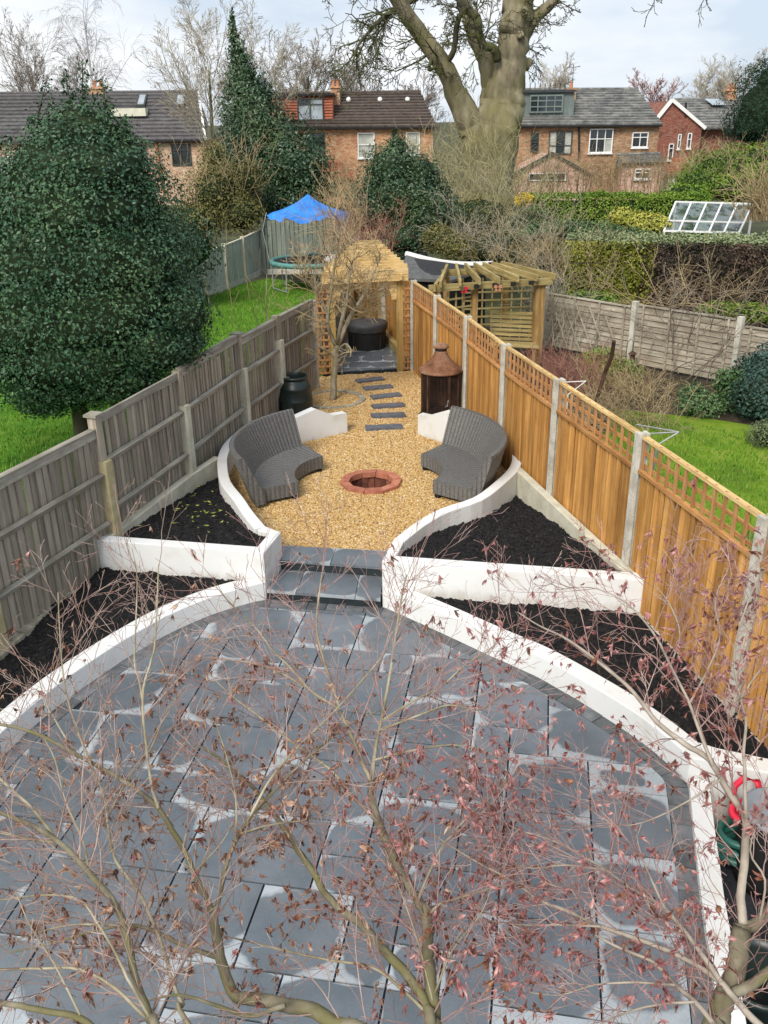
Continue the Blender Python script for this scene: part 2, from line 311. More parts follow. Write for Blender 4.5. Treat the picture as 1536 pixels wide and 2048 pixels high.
def brickwall(name, c1, c2, mortar, scale=1.0):
    m, t, b = newmat(name)
    c = N(t, 'ShaderNodeTexCoord'); s = N(t, 'ShaderNodeSeparateXYZ'); t.links.new(c.outputs['Object'], s.inputs[0])
    ad = N(t, 'ShaderNodeMath', operation='ADD'); t.links.new(s.outputs[0], ad.inputs[0]); t.links.new(s.outputs[1], ad.inputs[1])
    cb = N(t, 'ShaderNodeCombineXYZ'); t.links.new(ad.outputs[0], cb.inputs[0]); t.links.new(s.outputs[2], cb.inputs[1])
    br = N(t, 'ShaderNodeTexBrick'); t.links.new(cb.outputs[0], br.inputs['Vector']); br.inputs['Scale'].default_value = scale
    br.inputs['Brick Width'].default_value = 0.235; br.inputs['Row Height'].default_value = 0.078; br.inputs['Mortar Size'].default_value = 0.009; br.inputs['Bias'].default_value = 0.1
    br.inputs['Color1'].default_value = col(c1); br.inputs['Color2'].default_value = col(c2); br.inputs['Mortar'].default_value = col(mortar)
    n = noise(t, coords(t, (1, 1, 1), False), 0.9, 5)
    cc = mix(t, 0.75, br.outputs['Color'], ramp(t, n.outputs['Fac'], [(0.3, (0.55, 0.5, 0.5)), (0.6, (1, 1, 1))]), 'MULTIPLY')
    n2 = noise(t, coords(t, (1, 1, 2.8), False), 3.6, 4, 0.7)
    cc = mix(t, ramp(t, n2.outputs['Fac'], [(0.5, (0, 0, 0)), (0.62, (0.75, 0.75, 0.75))]), cc, tuple(min(1, x * 1.12) for x in mortar))
    cc = mix(t, ramp(t, n2.outputs['Fac'], [(0.36, (0.6, 0.6, 0.6)), (0.46, (0, 0, 0))]), cc, tuple(x * 0.55 for x in c1))
    t.links.new(cc, b.inputs['Base Color']); b.inputs['Roughness'].default_value = 0.9
    bump(t, b, br.outputs['Fac'], -0.4, 0.01)
    return m
MT['brk_buff'] = brickwall('buff_brick', (0.46, 0.22, 0.12), (0.56, 0.36, 0.22), (0.58, 0.50, 0.40))
MT['brk_orange'] = brickwall('orange_brick', (0.47, 0.155, 0.06), (0.56, 0.28, 0.125), (0.52, 0.40, 0.27))
MT['brk_brown'] = brickwall('brown_brick', (0.27, 0.125, 0.055), (0.38, 0.19, 0.085), (0.37, 0.29, 0.20))
MT['brk_red'] = brickwall('red_brick', (0.20, 0.05, 0.035), (0.28, 0.08, 0.05), (0.26, 0.15, 0.11))
MT['brk_pink'] = brickwall('pink_brick', (0.50, 0.24, 0.16), (0.58, 0.34, 0.25), (0.55, 0.44, 0.36))
MT['tile_dark'] = pm('dark_roof_tile', [(0.3, (0.07, 0.066, 0.07)), (0.7, (0.155, 0.145, 0.145))], 3, rough=0.75, bstr=0.2, vary=0.18, fine=(14, 0.55))
MT['tile_brown'] = pm('brown_roof_tile', [(0.3, (0.06, 0.042, 0.034)), (0.7, (0.145, 0.11, 0.09))], 3, rough=0.75, bstr=0.2, vary=0.2, fine=(14, 0.6))
MT['tile_slate'] = pm('weathered_slate', [(0.3, (0.10, 0.10, 0.102)), (0.5, (0.20, 0.20, 0.19)), (0.7, (0.36, 0.35, 0.32))], 1.6, rough=0.75, bstr=0.2, vary=0.12, fine=(10, 0.6))
MT['tile_red'] = pm('red_clay_tile', [(0.3, (0.32, 0.085, 0.045)), (0.7, (0.48, 0.16, 0.09))], 4, rough=0.8, bstr=0.2, vary=0.15, fine=(16, 0.45))
MT['cladding'] = pm('grey_green_cladding', [(0.3, (0.12, 0.15, 0.14)), (0.7, (0.18, 0.215, 0.20))], 1.5, rough=0.6, bstr=0.05, vary=0.06)
MT['cream'] = pm('cream_board', [(0.3, (0.55, 0.53, 0.42)), (0.7, (0.68, 0.66, 0.54))], 3, rough=0.8, bstr=0.05)
MT['terracotta'] = pm('terracotta', [(0.3, (0.36, 0.14, 0.07)), (0.7, (0.52, 0.25, 0.14))], 6, rough=0.85, bstr=0.2)

def leafmat(name, stops, rough=0.5, spec=0.4, scale=3.0, trans=0.15, fine=60):
    m, t, b = newmat(name)
    v = coords(t, (1, 1, 1), True)
    n = noise(t, v, scale, 3); f = noise(t, v, fine, 1)
    ad = N(t, 'ShaderNodeMath', operation='MULTIPLY_ADD'); t.links.new(f.outputs['Fac'], ad.inputs[0]); ad.inputs[1].default_value = 0.9; 
    s2 = N(t, 'ShaderNodeMath', operation='MULTIPLY'); t.links.new(n.outputs['Fac'], s2.inputs[0]); s2.inputs[1].default_value = 0.7
    s3 = N(t, 'ShaderNodeMath', operation='SUBTRACT'); t.links.new(s2.outputs[0], s3.inputs[0]); s3.inputs[1].default_value = 0.3
    t.links.new(s3.outputs[0], ad.inputs[2])
    c = ramp(t, ad.outputs[0], stops)
    t.links.new(c, b.inputs['Base Color']); b.inputs['Roughness'].default_value = rough; b.inputs['Specular IOR Level'].default_value = spec
    return m
MT['holly'] = leafmat('holly_leaf', [(0.28, (0.013, 0.045, 0.022)), (0.50, (0.032, 0.090, 0.042)), (0.72, (0.105, 0.175, 0.07))], 0.46, 0.35, 1.6)
MT['ivy'] = leafmat('ivy_leaf', [(0.28, (0.011, 0.036, 0.016)), (0.50, (0.028, 0.072, 0.03)), (0.74, (0.095, 0.145, 0.05))], 0.42, 0.5, 0.6, fine=25)
MT['olive'] = leafmat('olive_leaf', [(0.28, (0.06, 0.06, 0.022)), (0.5, (0.15, 0.145, 0.05)), (0.74, (0.30, 0.26, 0.09))], 0.7, 0.2, 0.5, fine=25)
MT['hedge'] = leafmat('hedge_leaf', [(0.28, (0.075, 0.09, 0.012)), (0.5, (0.17, 0.185, 0.022)), (0.75, (0.33, 0.32, 0.05))], 0.7, 0.2, 0.5, fine=25)
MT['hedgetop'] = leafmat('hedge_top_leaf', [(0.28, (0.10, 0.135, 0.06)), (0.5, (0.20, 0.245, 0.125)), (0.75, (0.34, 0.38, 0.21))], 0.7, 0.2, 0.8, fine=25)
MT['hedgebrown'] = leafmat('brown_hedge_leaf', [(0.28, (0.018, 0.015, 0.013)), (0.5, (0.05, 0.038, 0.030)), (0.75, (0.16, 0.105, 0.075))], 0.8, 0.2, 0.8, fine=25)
MT['bright'] = leafmat('bright_green_leaf', [(0.3, (0.06, 0.13, 0.012)), (0.55, (0.13, 0.22, 0.022)), (0.8, (0.26, 0.33, 0.05))], 0.6, 0.25, 0.6, fine=25)
MT['yellowgreen'] = leafmat('yellow_green_leaf', [(0.3, (0.16, 0.20, 0.03)), (0.55, (0.36, 0.36, 0.06)), (0.8, (0.55, 0.48, 0.13))], 0.6, 0.25, 1.2, fine=25)
MT['yellow'] = leafmat('yellow_blossom', [(0.3, (0.55, 0.36, 0.01)), (0.7, (0.82, 0.62, 0.03))], 0.7, 0.2, 2)
MT['conifer'] = leafmat('conifer_leaf', [(0.3, (0.01, 0.028, 0.018)), (0.6, (0.02, 0.05, 0.028)), (0.8, (0.04, 0.075, 0.035))], 0.7, 0.2, 0.6, fine=25)
MT['bluegreen'] = leafmat('blue_green_leaf', [(0.3, (0.02, 0.05, 0.04)), (0.55, (0.045, 0.095, 0.075)), (0.8, (0.12, 0.17, 0.13))], 0.6, 0.3, 1.5, fine=30)
MT['shrubgreen'] = leafmat('mid_green_leaf', [(0.3, (0.03, 0.07, 0.022)), (0.55, (0.075, 0.145, 0.05)), (0.8, (0.20, 0.27, 0.13))], 0.5, 0.35, 2, fine=30)
MT['core'] = pm('painted_inner_shade', [(0.3, (0.018, 0.028, 0.015)), (0.7, (0.036, 0.05, 0.026))], 3, rough=1.0, bstr=0.0, spec=0.0)  # dark colour stands in for the shade deep inside crowns and hedges
MT['leaf_brown'] = leafmat('dried_brown_leaf', [(0.25, (0.12, 0.055, 0.036)), (0.5, (0.27, 0.145, 0.10)), (0.78, (0.56, 0.40, 0.29))], 0.75, 0.2, 4, fine=45)
MT['leaf_pink'] = leafmat('dried_red_leaf', [(0.25, (0.14, 0.048, 0.048)), (0.5, (0.33, 0.135, 0.13)), (0.78, (0.60, 0.40, 0.36))], 0.75, 0.2, 4, fine=45)
MT['leaf_dark'] = leafmat('dried_russet_leaf', [(0.25, (0.075, 0.024, 0.018)), (0.5, (0.19, 0.07, 0.045)), (0.8, (0.40, 0.21, 0.12))], 0.75, 0.2, 4, fine=45)
def bark(name, stops, scale=6, moss=None, st=(1, 1, 0.4)):
    m, t, b = newmat(name)
    v = coords(t, st, False); n = noise(t, v, scale, 6, 0.6)
    c = ramp(t, n.outputs['Fac'], stops)
    if moss:
        n2 = noise(t, coords(t, (1, 1, 1), False), moss[1], 4)
        c = mix(t, ramp(t, n2.outputs['Fac'], [(0.45, (0, 0, 0)), (0.62, (0.8, 0.8, 0.8))]), c, moss[0])
    t.links.new(c, b.inputs['Base Color']); b.inputs['Roughness'].default_value = 0.85; b.inputs['Specular IOR Level'].default_value = 0.2
    bump(t, b, n.outputs['Fac'], 0.5, 0.01)
    return m
MT['bark_maple'] = bark('maple_bark', [(0.3, (0.10, 0.085, 0.055)), (0.55, (0.20, 0.175, 0.12)), (0.8, (0.33, 0.30, 0.23))], 14, ((0.15, 0.14, 0.055), 5))
MT['bark_pale'] = bark('pale_maple_bark', [(0.3, (0.20, 0.165, 0.13)), (0.55, (0.36, 0.31, 0.255)), (0.8, (0.50, 0.45, 0.38))], 14)
MT['twig_red'] = bark('red_brown_twig', [(0.3, (0.15, 0.075, 0.07)), (0.5, (0.33, 0.20, 0.18)), (0.75, (0.55, 0.44, 0.39))], 9)
MT['twig_green'] = bark('green_brown_twig', [(0.3, (0.15, 0.125, 0.075)), (0.5, (0.30, 0.26, 0.17)), (0.75, (0.52, 0.47, 0.36))], 9)
MT['bark_big'] = bark('mossy_trunk_bark', [(0.3, (0.085, 0.07, 0.045)), (0.5, (0.215, 0.185, 0.12)), (0.75, (0.38, 0.335, 0.235))], 2.6, ((0.165, 0.155, 0.055), 0.55))
MT['bark_dark'] = bark('dark_branch_bark', [(0.3, (0.05, 0.045, 0.03)), (0.7, (0.115, 0.105, 0.065))], 2.2, ((0.10, 0.12, 0.03), 1.5))
MT['bark_apple'] = bark('grey_lichen_bark', [(0.3, (0.16, 0.13, 0.09)), (0.5, (0.33, 0.285, 0.21)), (0.75, (0.55, 0.50, 0.40))], 9, ((0.22, 0.21, 0.12), 6))
MT['twig_mauve'] = bark('mauve_brown_twig', [(0.3, (0.16, 0.095, 0.08)), (0.5, (0.32, 0.215, 0.18)), (0.75, (0.52, 0.43, 0.37))], 9)
MT['twig_grey'] = bark('grey_twig', [(0.3, (0.21, 0.18, 0.13)), (0.7, (0.45, 0.40, 0.31))], 4)
MT['twig_far'] = bark('far_bare_twig', [(0.3, (0.14, 0.115, 0.09)), (0.7, (0.26, 0.22, 0.17))], 1)
MT['twig_birch'] = bark('birch_twig', [(0.3, (0.28, 0.26, 0.26)), (0.7, (0.48, 0.46, 0.45))], 1)
MT['twig_tan'] = bark('tan_stem', [(0.3, (0.20, 0.145, 0.075)), (0.55, (0.36, 0.275, 0.155)), (0.8, (0.52, 0.43, 0.27))], 3)
MT['twig_crimson'] = bark('crimson_stem', [(0.3, (0.17, 0.065, 0.055)), (0.55, (0.31, 0.145, 0.11)), (0.8, (0.45, 0.29, 0.21))], 3)
MT['twig_lichen'] = bark('lichen_twig', [(0.3, (0.20, 0.175, 0.085)), (0.55, (0.34, 0.305, 0.165)), (0.8, (0.47, 0.43, 0.27))], 2)

# ------------------------------------------------------------------ object helpers
WL = {}
def props(o, label=None, cat=None, group=None, kind=None):
    if label: o['label'] = label
    if cat: o['category'] = cat
    if group: o['group'] = group
    if kind: o['kind'] = kind
    return o
def E(name, loc, label, cat, group=None):
    o = bpy.data.objects.new(name, None); COL.objects.link(o)
    o.empty_display_size = 0.2
    o.location = tuple(loc); WL[o.name] = np.array(loc, float)
    return props(o, label, cat, group)
def mk(name, mesh, parent, loc, rot=(0, 0, 0), scale=None):
    o = bpy.data.objects.new(name, mesh); COL.objects.link(o)
    loc = np.array(loc, float); WL[o.name] = loc
    if parent is not None:
        o.parent = parent; o.location = tuple(loc - WL[parent.name])
    else: o.location = tuple(loc)
    o.rotation_euler = rot
    if scale is not None: o.scale = scale
    return o
class B:
    """collects solid pieces and links them as ONE mesh object"""
    def __init__(s): s.v = []; s.f = []; s.uv = None
    def add(s, V, F):
        o = len(s.v); s.v.extend([tuple(map(float, p)) for p in V]); s.f.extend([tuple(i + o for i in f) for f in F]); return s
    def box(s, c, d, rot=None):
        x, y, z = d[0] / 2, d[1] / 2, d[2] / 2
        V = [(-x, -y, -z), (x, -y, -z), (x, y, -z), (-x, y, -z), (-x, -y, z), (x, -y, z), (x, y, z), (-x, y, z)]
        if rot is not None: V = [tuple(rot @ Vector(p)) for p in V]
        V = [(p[0] + c[0], p[1] + c[1], p[2] + c[2]) for p in V]
        return s.add(V, [(0, 3, 2, 1), (4, 5, 6, 7), (0, 1, 5, 4), (1, 2, 6, 5), (2, 3, 7, 6), (3, 0, 4, 7)])
    def bar(s, a, b, w, h):
        """square bar from a to b; w across, h upright"""
        a, b = Vector(a), Vector(b); d = (b - a); Ln = d.length; d.normalize()
        up = Vector((0, 0, 1))
        if abs(d.z) > 0.95: up = Vector((0, 1, 0))
        x = d.cross(up).normalized(); u = x.cross(d)
        R = Matrix((x, d, u)).transposed()
        return s.box((a + b) / 2, (w, Ln, h), R)
    def prism(s, poly, z0, z1):
        n = len(poly); V = [(p[0], p[1], z0) for p in poly] + [(p[0], p[1], z1) for p in poly]
        a = sum(poly[i][0] * poly[(i + 1) % n][1] - poly[(i + 1) % n][0] * poly[i][1] for i in range(n))
        F = [tuple(range(n - 1, -1, -1)), tuple(range(n, 2 * n))] + [(i, (i + 1) % n, n + (i + 1) % n, n + i) for i in range(n)]
        if a < 0: F = [tuple(reversed(f)) for f in F]
        return s.add(V, F)
    def tube(s, P, R, n=6, cap=True):
        P = np.asarray(P, float); m = len(P)
        if np.isscalar(R): R = [R] * m
        T = np.gradient(P, axis=0) if m > 2 else np.repeat((P[1] - P[0])[None], 2, 0)
        T /= np.linalg.norm(T, axis=1)[:, None] + 1e-12
        ref = np.array([0.31, 0.2, 0.93]) if abs(T[0] @ np.array([0.31, 0.2, 0.93])) < 0.9 else np.array([1.0, 0, 0])
        X = np.cross(T, ref); X /= np.linalg.norm(X, axis=1)[:, None] + 1e-12
        Y = np.cross(T, X)
        a = np.arange(n) * 2 * math.pi / n
        V = P[:, None] + (np.cos(a)[None, :, None] * X[:, None] + np.sin(a)[None, :, None] * Y[:, None]) * np.asarray(R, float)[:, None, None]
        F = [(i * n + k, i * n + (k + 1) % n, (i + 1) * n + (k + 1) % n, (i + 1) * n + k) for i in range(m - 1) for k in range(n)]
        F = [f[::-1] for f in F]
        if cap: F += [tuple(range(n)), tuple(range((m - 1) * n + n - 1, (m - 1) * n - 1, -1))]
        return s.add(V.reshape(-1, 3), F)
    def lathe(s, prof, c, n=28, cap=True):
        V = []; m = len(prof)
        for r, z in prof:
            for k in range(n):
                a = 2 * math.pi * k / n; V.append((c[0] + r * math.cos(a), c[1] + r * math.sin(a), c[2] + z))
        F = [(i * n + k, i * n + (k + 1) % n, (i + 1) * n + (k + 1) % n, (i + 1) * n + k) for i in range(m - 1) for k in range(n)]
        if cap: F += [tuple(range(n - 1, -1, -1)), tuple(range((m - 1) * n, m * n))]
        return s.add(V, F)
    def mesh(s, name, mat, smooth=False):
        me = bpy.data.meshes.new(name); me.from_pydata(s.v, [], s.f)
        if mat is not None: me.materials.append(MT[mat] if isinstance(mat, str) else mat)
        if s.uv is not None:
            ul = me.uv_layers.new(name='UVMap')
            for i, l in enumerate(me.loops): ul.data[i].uv = s.uv[l.vertex_index]
        if smooth: me.polygons.foreach_set('use_smooth', [True] * len(me.polygons))
        me.update(); return me
    def build(s, name, mat, parent=None, smooth=False, org=None):
        V = np.array(s.v)
        if org is None: org = np.array([(V[:, 0].min() + V[:, 0].max()) / 2, (V[:, 1].min() + V[:, 1].max()) / 2, V[:, 2].min()])
        s.v = [tuple(p) for p in V - org]
        return mk(name, s.mesh(name, mat, smooth), parent, org)
def fastmesh(name, V, F, mat, smooth=False):
    """big meshes of equal-sized faces from arrays"""
    V = np.asarray(V, np.float32); F = np.asarray(F, np.int32); n, k = F.shape
    me = bpy.data.meshes.new(name); me.vertices.add(len(V)); me.vertices.foreach_set('co', V.ravel())
    me.loops.add(n * k); me.loops.foreach_set('vertex_index', F.ravel())
    me.polygons.add(n); me.polygons.foreach_set('loop_start', np.arange(n, dtype=np.int32) * k)
    me.materials.append(MT[mat]); me.update(calc_edges=True)
    if smooth: me.polygons.foreach_set('use_smooth', np.ones(n, bool))
    return me
def rotz(a): return Matrix.Rotation(a, 3, 'Z')
def catmull(P, k=6):
    P = [np.asarray(p, float) for p in P]; Q = [2 * P[0] - P[1]] + P + [2 * P[-1] - P[-2]]; o = []
    for i in range(1, len(Q) - 2):
        for j in range(k):
            t = j / k; a, b, c, d = Q[i - 1], Q[i], Q[i + 1], Q[i + 2]
            o.append(0.5 * ((2 * b) + (-a + c) * t + (2 * a - 5 * b + 4 * c - d) * t * t + (-a + 3 * b - 3 * c + d) * t ** 3))
    o.append(P[-1]); return o
def offset(P, d):
    """offset an open polyline to its left by d"""
    P = np.array([p[:2] for p in P]); o = []
    for i in range(len(P)):
        a = P[max(i - 1, 0)]; b = P[min(i + 1, len(P) - 1)]; t = b - a; t = t / np.linalg.norm(t)
        nn = np.array([-t[1], t[0]]); k = 1.0
        if 0 < i < len(P) - 1:
            t1 = P[i] - P[i - 1]; t1 /= np.linalg.norm(t1); k = 1 / max(0.6, abs(np.array([-t1[1], t1[0]]) @ nn))
        o.append(P[i] + nn * d * k)
    return o
def hull(P):
    P = sorted(set((round(float(p[0]), 4), round(float(p[1]), 4)) for p in P))
    def half(Q):
        o = []
        for p in Q:
            while len(o) > 1 and (o[-1][0] - o[-2][0]) * (p[1] - o[-2][1]) - (o[-1][1] - o[-2][1]) * (p[0] - o[-2][0]) <= 0: o.pop()
            o.append(p)
        return o[:-1]
    return half(P) + half(P[::-1])
def inpoly(x, y, poly):
    ins = np.zeros(np.shape(x), bool); n = len(poly)
    for i in range(n):
        x0, y0 = poly[i][:2]; x1, y1 = poly[(i + 1) % n][:2]
        c = ((y0 > y) != (y1 > y)) & (x < (x1 - x0) * (y - y0) / (y1 - y0 + 1e-12) + x0)
        ins ^= c
    return ins
def clip(poly, A, Bp):
    """keep the part of poly to the right of A->B"""
    o = []; n = len(poly)
    f = lambda p: (Bp[0] - A[0]) * (p[1] - A[1]) - (Bp[1] - A[1]) * (p[0] - A[0])
    for i in range(n):
        p, q = poly[i], poly[(i + 1) % n]; fp, fq = f(p), f(q)
        if fp <= 0: o.append(p)
        if fp * fq < 0:
            t = fp / (fp - fq); o.append((p[0] + (q[0] - p[0]) * t, p[1] + (q[1] - p[1]) * t))
    return o

def scatter(o, density, radius, mat, seed=0, flat=0.65, smin=0.5, smax=1.3, blade=False):
    """stones (or grass blades) spread over a sheet with geometry nodes: one stuff object"""
    g = bpy.data.node_groups.new('scatter', 'GeometryNodeTree')
    g.interface.new_socket('Geometry', in_out='INPUT', socket_type='NodeSocketGeometry')
    g.interface.new_socket('Geometry', in_out='OUTPUT', socket_type='NodeSocketGeometry')
    gi = N(g, 'NodeGroupInput'); go = N(g, 'NodeGroupOutput')
    dp = N(g, 'GeometryNodeDistributePointsOnFaces'); dp.inputs['Density'].default_value = density; dp.inputs['Seed'].default_value = seed
    if blade:
        sh = N(g, 'GeometryNodeMeshCone'); sh.inputs['Vertices'].default_value = 3; sh.inputs['Radius Bottom'].default_value = radius; sh.inputs['Radius Top'].default_value = 0.0; sh.inputs['Depth'].default_value = radius * 9
        shape = sh.outputs['Mesh']
    else:
        sh = N(g, 'GeometryNodeMeshIcoSphere'); sh.inputs['Radius'].default_value = radius; sh.inputs['Subdivisions'].default_value = 1
        tr = N(g, 'GeometryNodeTransform'); tr.inputs['Scale'].default_value = (1.0, 0.8, flat); g.links.new(sh.outputs['Mesh'], tr.inputs['Geometry']); shape = tr.outputs[0]
    sm = N(g, 'GeometryNodeSetMaterial'); sm.inputs['Material'].default_value = MT[mat]
    g.links.new(shape, sm.inputs['Geometry'])
    ip = N(g, 'GeometryNodeInstanceOnPoints')
    rv = N(g, 'FunctionNodeRandomValue', data_type='FLOAT_VECTOR')
    if blade: rv.inputs[0].default_value = (-0.5, -0.5, 0); rv.inputs[1].default_value = (0.5, 0.5, 6.28)
    else: rv.inputs[0].default_value = (-0.7, -0.7, 0); rv.inputs[1].default_value = (0.7, 0.7, 6.28)
    rs = N(g, 'FunctionNodeRandomValue', data_type='FLOAT'); rs.inputs[2].default_value = smin; rs.inputs[3].default_value = smax; rs.inputs['Seed'].default_value = 3
    jn = N(g, 'GeometryNodeJoinGeometry')
    g.links.new(gi.outputs[0], dp.inputs['Mesh']); g.links.new(dp.outputs['Points'], ip.inputs['Points']); g.links.new(sm.outputs[0], ip.inputs['Instance'])
    g.links.new(rv.outputs[0], ip.inputs['Rotation']); g.links.new(rs.outputs[1], ip.inputs['Scale'])
    g.links.new(gi.outputs[0], jn.inputs[0]); g.links.new(ip.outputs[0], jn.inputs[0]); g.links.new(jn.outputs[0], go.inputs[0])
    md = o.modifiers.new('scatter', 'NODES'); md.node_group = g
    return o

# ================================================================== SETTING
R_ = random.Random(11)
# ground: one sheet to the horizon, falling a little beyond the gardens
def ground_z(Y): return -0.30 - 0.75 * min(max((Y - 34) / 26, 0), 1) - 0.45 * min(max((10 - Y) / 3, 0), 1)
xs = sorted(set([-900, -400, -150, -80, -50] + list(range(-40, 41, 4)) + [50, 80, 150, 400, 900]))
ys = sorted(set([-120, -60, -30, -12] + list(range(-8, 90, 3)) + [100, 130, 180, 260, 400, 700, 1200, 1900]))
V = [(x, y, ground_z(y)) for y in ys for x in xs]; nx = len(xs)
F = [(j * nx + i, j * nx + i + 1, (j + 1) * nx + i + 1, (j + 1) * nx + i) for j in range(len(ys) - 1) for i in range(nx - 1)]
b = B(); b.add(V, F); g = b.build('ground', 'ground', org=(0, 0, 0)); g['kind'] = 'structure'

# ---- patio outline (inner face of the low walls)
cl = catmull([(-3.32, 4.0), (-3.24, 4.8), (-3.07, 5.62), (-2.87, 6.21), (-2.62, 6.72), (-2.36, 7.15), (-2.08, 7.52), (-1.72, 7.85), (-1.245, 8.13)], 4)
cr = catmull([(-0.03, 7.92), (0.53, 7.41), (0.82, 7.13), (1.05, 6.91), (1.34, 6.64), (1.62, 6.30), (1.94, 5.86), (2.13, 5.52), (2.25, 5.24)], 4)
edge_r = [(2.13, 4.75), (1.98, 4.14), (1.83, 3.44), (1.66, 2.7)]
CL = [(-3.36, 2.7)] + [tuple(p[:2]) for p in cl]
CR = [tuple(p[:2]) for p in cr] + edge_r
rim = CL + CR                                     # left bottom, round the back, right bottom
b = B(); b.prism([(p[0], p[1]) for p in rim][::-1], -0.25, -0.02)
patio = b.build('patio', 'joint'); patio['kind'] = 'structure'
rin = offset(rim, -0.135)
# setts: one row following the wall
seg = np.array(rim); ln = np.r_[0, np.cumsum(np.linalg.norm(np.diff(seg, axis=0), axis=1))]
def along(P, s):
    P = np.array(P); return np.array([np.interp(s, ln, P[:, 0]), np.interp(s, ln, P[:, 1])])
s0 = 0.0
while s0 < ln[-1] - 0.1:
    e0 = min(s0 + 0.20, ln[-1])
    q = [along(rim, s0 + .004), along(rim, e0 - .004), along(rin, e0 - .004), along(rin, s0 + .004)]
    b = B(); b.prism([tuple(p) for p in q][::-1], -0.05, -0.001 + R_.uniform(-.003, .003)); o = b.build('sett', 'sett', patio)
    s0 = e0
# slabs: random ashlar laying on a 0.3 m module
ua = -0.178; U = np.array([math.cos(ua), math.sin(ua)]); Vv = np.array([-math.sin(ua), math.cos(ua)])
uo, vo, mu, mv = 0.255, 6.0, 0.305, 0.315
occ = {}
fixed = [(-1, -1, 1, 1, .14), (-2, 0, 2, 2, -.12), (-4, 1, 2, 2, -.22), (-2, -2, 1, 2, -.02), (-1, -3, 2, 2, -.06), (1, -2, 2, 1, .24), (0, -1, 3, 2, .04), (0, 1, 2, 1, .06),
         (1, -4, 2, 2, .02), (-4, -1, 2, 2, .02), (1, -6, 2, 2, .06), (-1, -6, 2, 3, -.02), (-1, -8, 2, 2, .0), (-4, -3, 3, 2, -.1), (-7, 0, 3, 2, -.2), (1, -8, 2, 2, .1), (3, -5, 2, 2, .16), (3, -7, 2, 2, .08)]
cells = []
for f in fixed:
    cells.append(f)
    for i in range(f[2]):
        for j in range(f[3]): occ[(f[0] + i, f[1] + j)] = 1
for j in range(8, -14, -1):
    for i in range(-14, 9):
        if (i, j) in occ: continue
        opts = [(3, 2), (2, 2), (2, 2), (3, 2), (2, 1), (1, 2), (1, 1)]; R_.shuffle(opts)
        for w, h in opts + [(1, 1)]:
            if all((i + a, j - c) not in occ for a in range(w) for c in range(h)):
                for a in range(w):
                    for c in range(h): occ[(i + a, j - c)] = 1
                x_mid = uo + (i + w / 2) * mu
                dry = R_.uniform(-.26, .03) + (0.10 if x_mid > 0.4 else 0) - (0.12 if x_mid < .3 else 0) + (0.24 if R_.random() < .10 else 0)
                cells.append((i, j - h + 1, w, h, dry)); break
rin_s = hull(offset(rim, -0.143))[::-1]
for (i, j, w, h, dry) in cells:
    gp = 0.0068
    u0, u1, v0, v1 = uo + i * mu + gp, uo + (i + w) * mu - gp, vo + j * mv + gp, vo + (j + h) * mv - gp
    poly = [tuple(U * u + Vv * v) for u, v in ((u0, v0), (u1, v0), (u1, v1), (u0, v1))]
    for k in range(len(rin_s) - 1):
        if len(poly) < 3: break
        poly = clip(poly, rin_s[k], rin_s[k + 1])
    if len(poly) >= 3: poly = clip(poly, rin_s[-1], rin_s[0])
    if len(poly) < 3: continue
    # local mesh in slab axes so that the wetness follows the slab's own edges
    P = np.array(poly); ar = abs(sum(P[k][0] * P[(k + 1) % len(P)][1] - P[(k + 1) % len(P)][0] * P[k][1] for k in range(len(P)))) / 2
    if ar < 0.004: continue
    c = (U * (u0 + u1) / 2 + Vv * (v0 + v1) / 2)
    Lq = [((p - c) @ U, (p - c) @ Vv) for p in P]
    b = B(); b.prism(Lq, -0.04, 0.0 + R_.uniform(-.0015, .0015))
    o = mk('paving_slab', b.mesh('paving_slab', 'slab'), patio, (c[0], c[1], 0), (0, 0, ua))
    o.color = (dry, 0, 0, 1)
# low pale kerb at the patio's right edge, side passage beyond it
def band(poly_in, width, z0, z1): return [tuple(p) for p in poly_in] + [tuple(p) for p in offset(poly_in, width)[::-1]]
kerb_line = [(2.25, 5.22)] + edge_r
b = B(); pts = band(kerb_line, 0.14, 0, 0); b.prism(pts, -0.6, 0.055)
o = b.build('patio_kerb_wall', 'white_low'); props(o, 'low straight white kerb wall edging the right side of the dark patio', 'wall')
b = B(); b.prism([(1.6, 2.2), (4.6, 2.2), (4.6, 5.1), (2.2, 5.15)], -0.62, -0.42); o = b.build('side_passage', 'joint'); o['kind'] = 'structure'

# ---- low curved white walls
def wall_band(name, line, width, z0, z1, parent=None, mat='white'):
    b = B(); n = len(line); O = offset(line, width)
    for k in range(n - 1):
        pass
    V = [(p[0], p[1], z0) for p in line] + [(p[0], p[1], z1) for p in line] + [(p[0], p[1], z1) for p in O] + [(p[0], p[1], z0) for p in O]
    F = []
    for k in range(n - 1):
        for a in range(3): F.append((a * n + k, a * n + k + 1, (a + 1) * n + k + 1, (a + 1) * n + k))
        F.append((3 * n + k, 3 * n + k + 1, k + 1, k))
    F += [(0, n, 2 * n, 3 * n), (n - 1, 4 * n - 1, 3 * n - 1, 2 * n - 1)]
    if width < 0: F = [f[::-1] for f in F]
    b.add(V, [f[::-1] for f in F])
    o = b.build(name, mat, parent); bv = o.modifiers.new('bevel', 'BEVEL'); bv.width = .010; bv.segments = 2; bv.limit_method = 'ANGLE'; bv.angle_limit = .8
    return o
o = wall_band('retaining_wall', CL, 0.19, -0.3, 0.20, None, 'white_low'); props(o, 'low curved white rendered wall round the left side of the dark patio', 'wall')
o = wall_band('retaining_wall', [tuple(p[:2]) for p in cr] + [(2.42, 5.19), (2.78, 5.05), (3.3, 4.86)], 0.17, -0.6, 0.225, None, 'white_low')
props(o, 'low curved white rendered wall sweeping round the right side of the patio', 'wall')

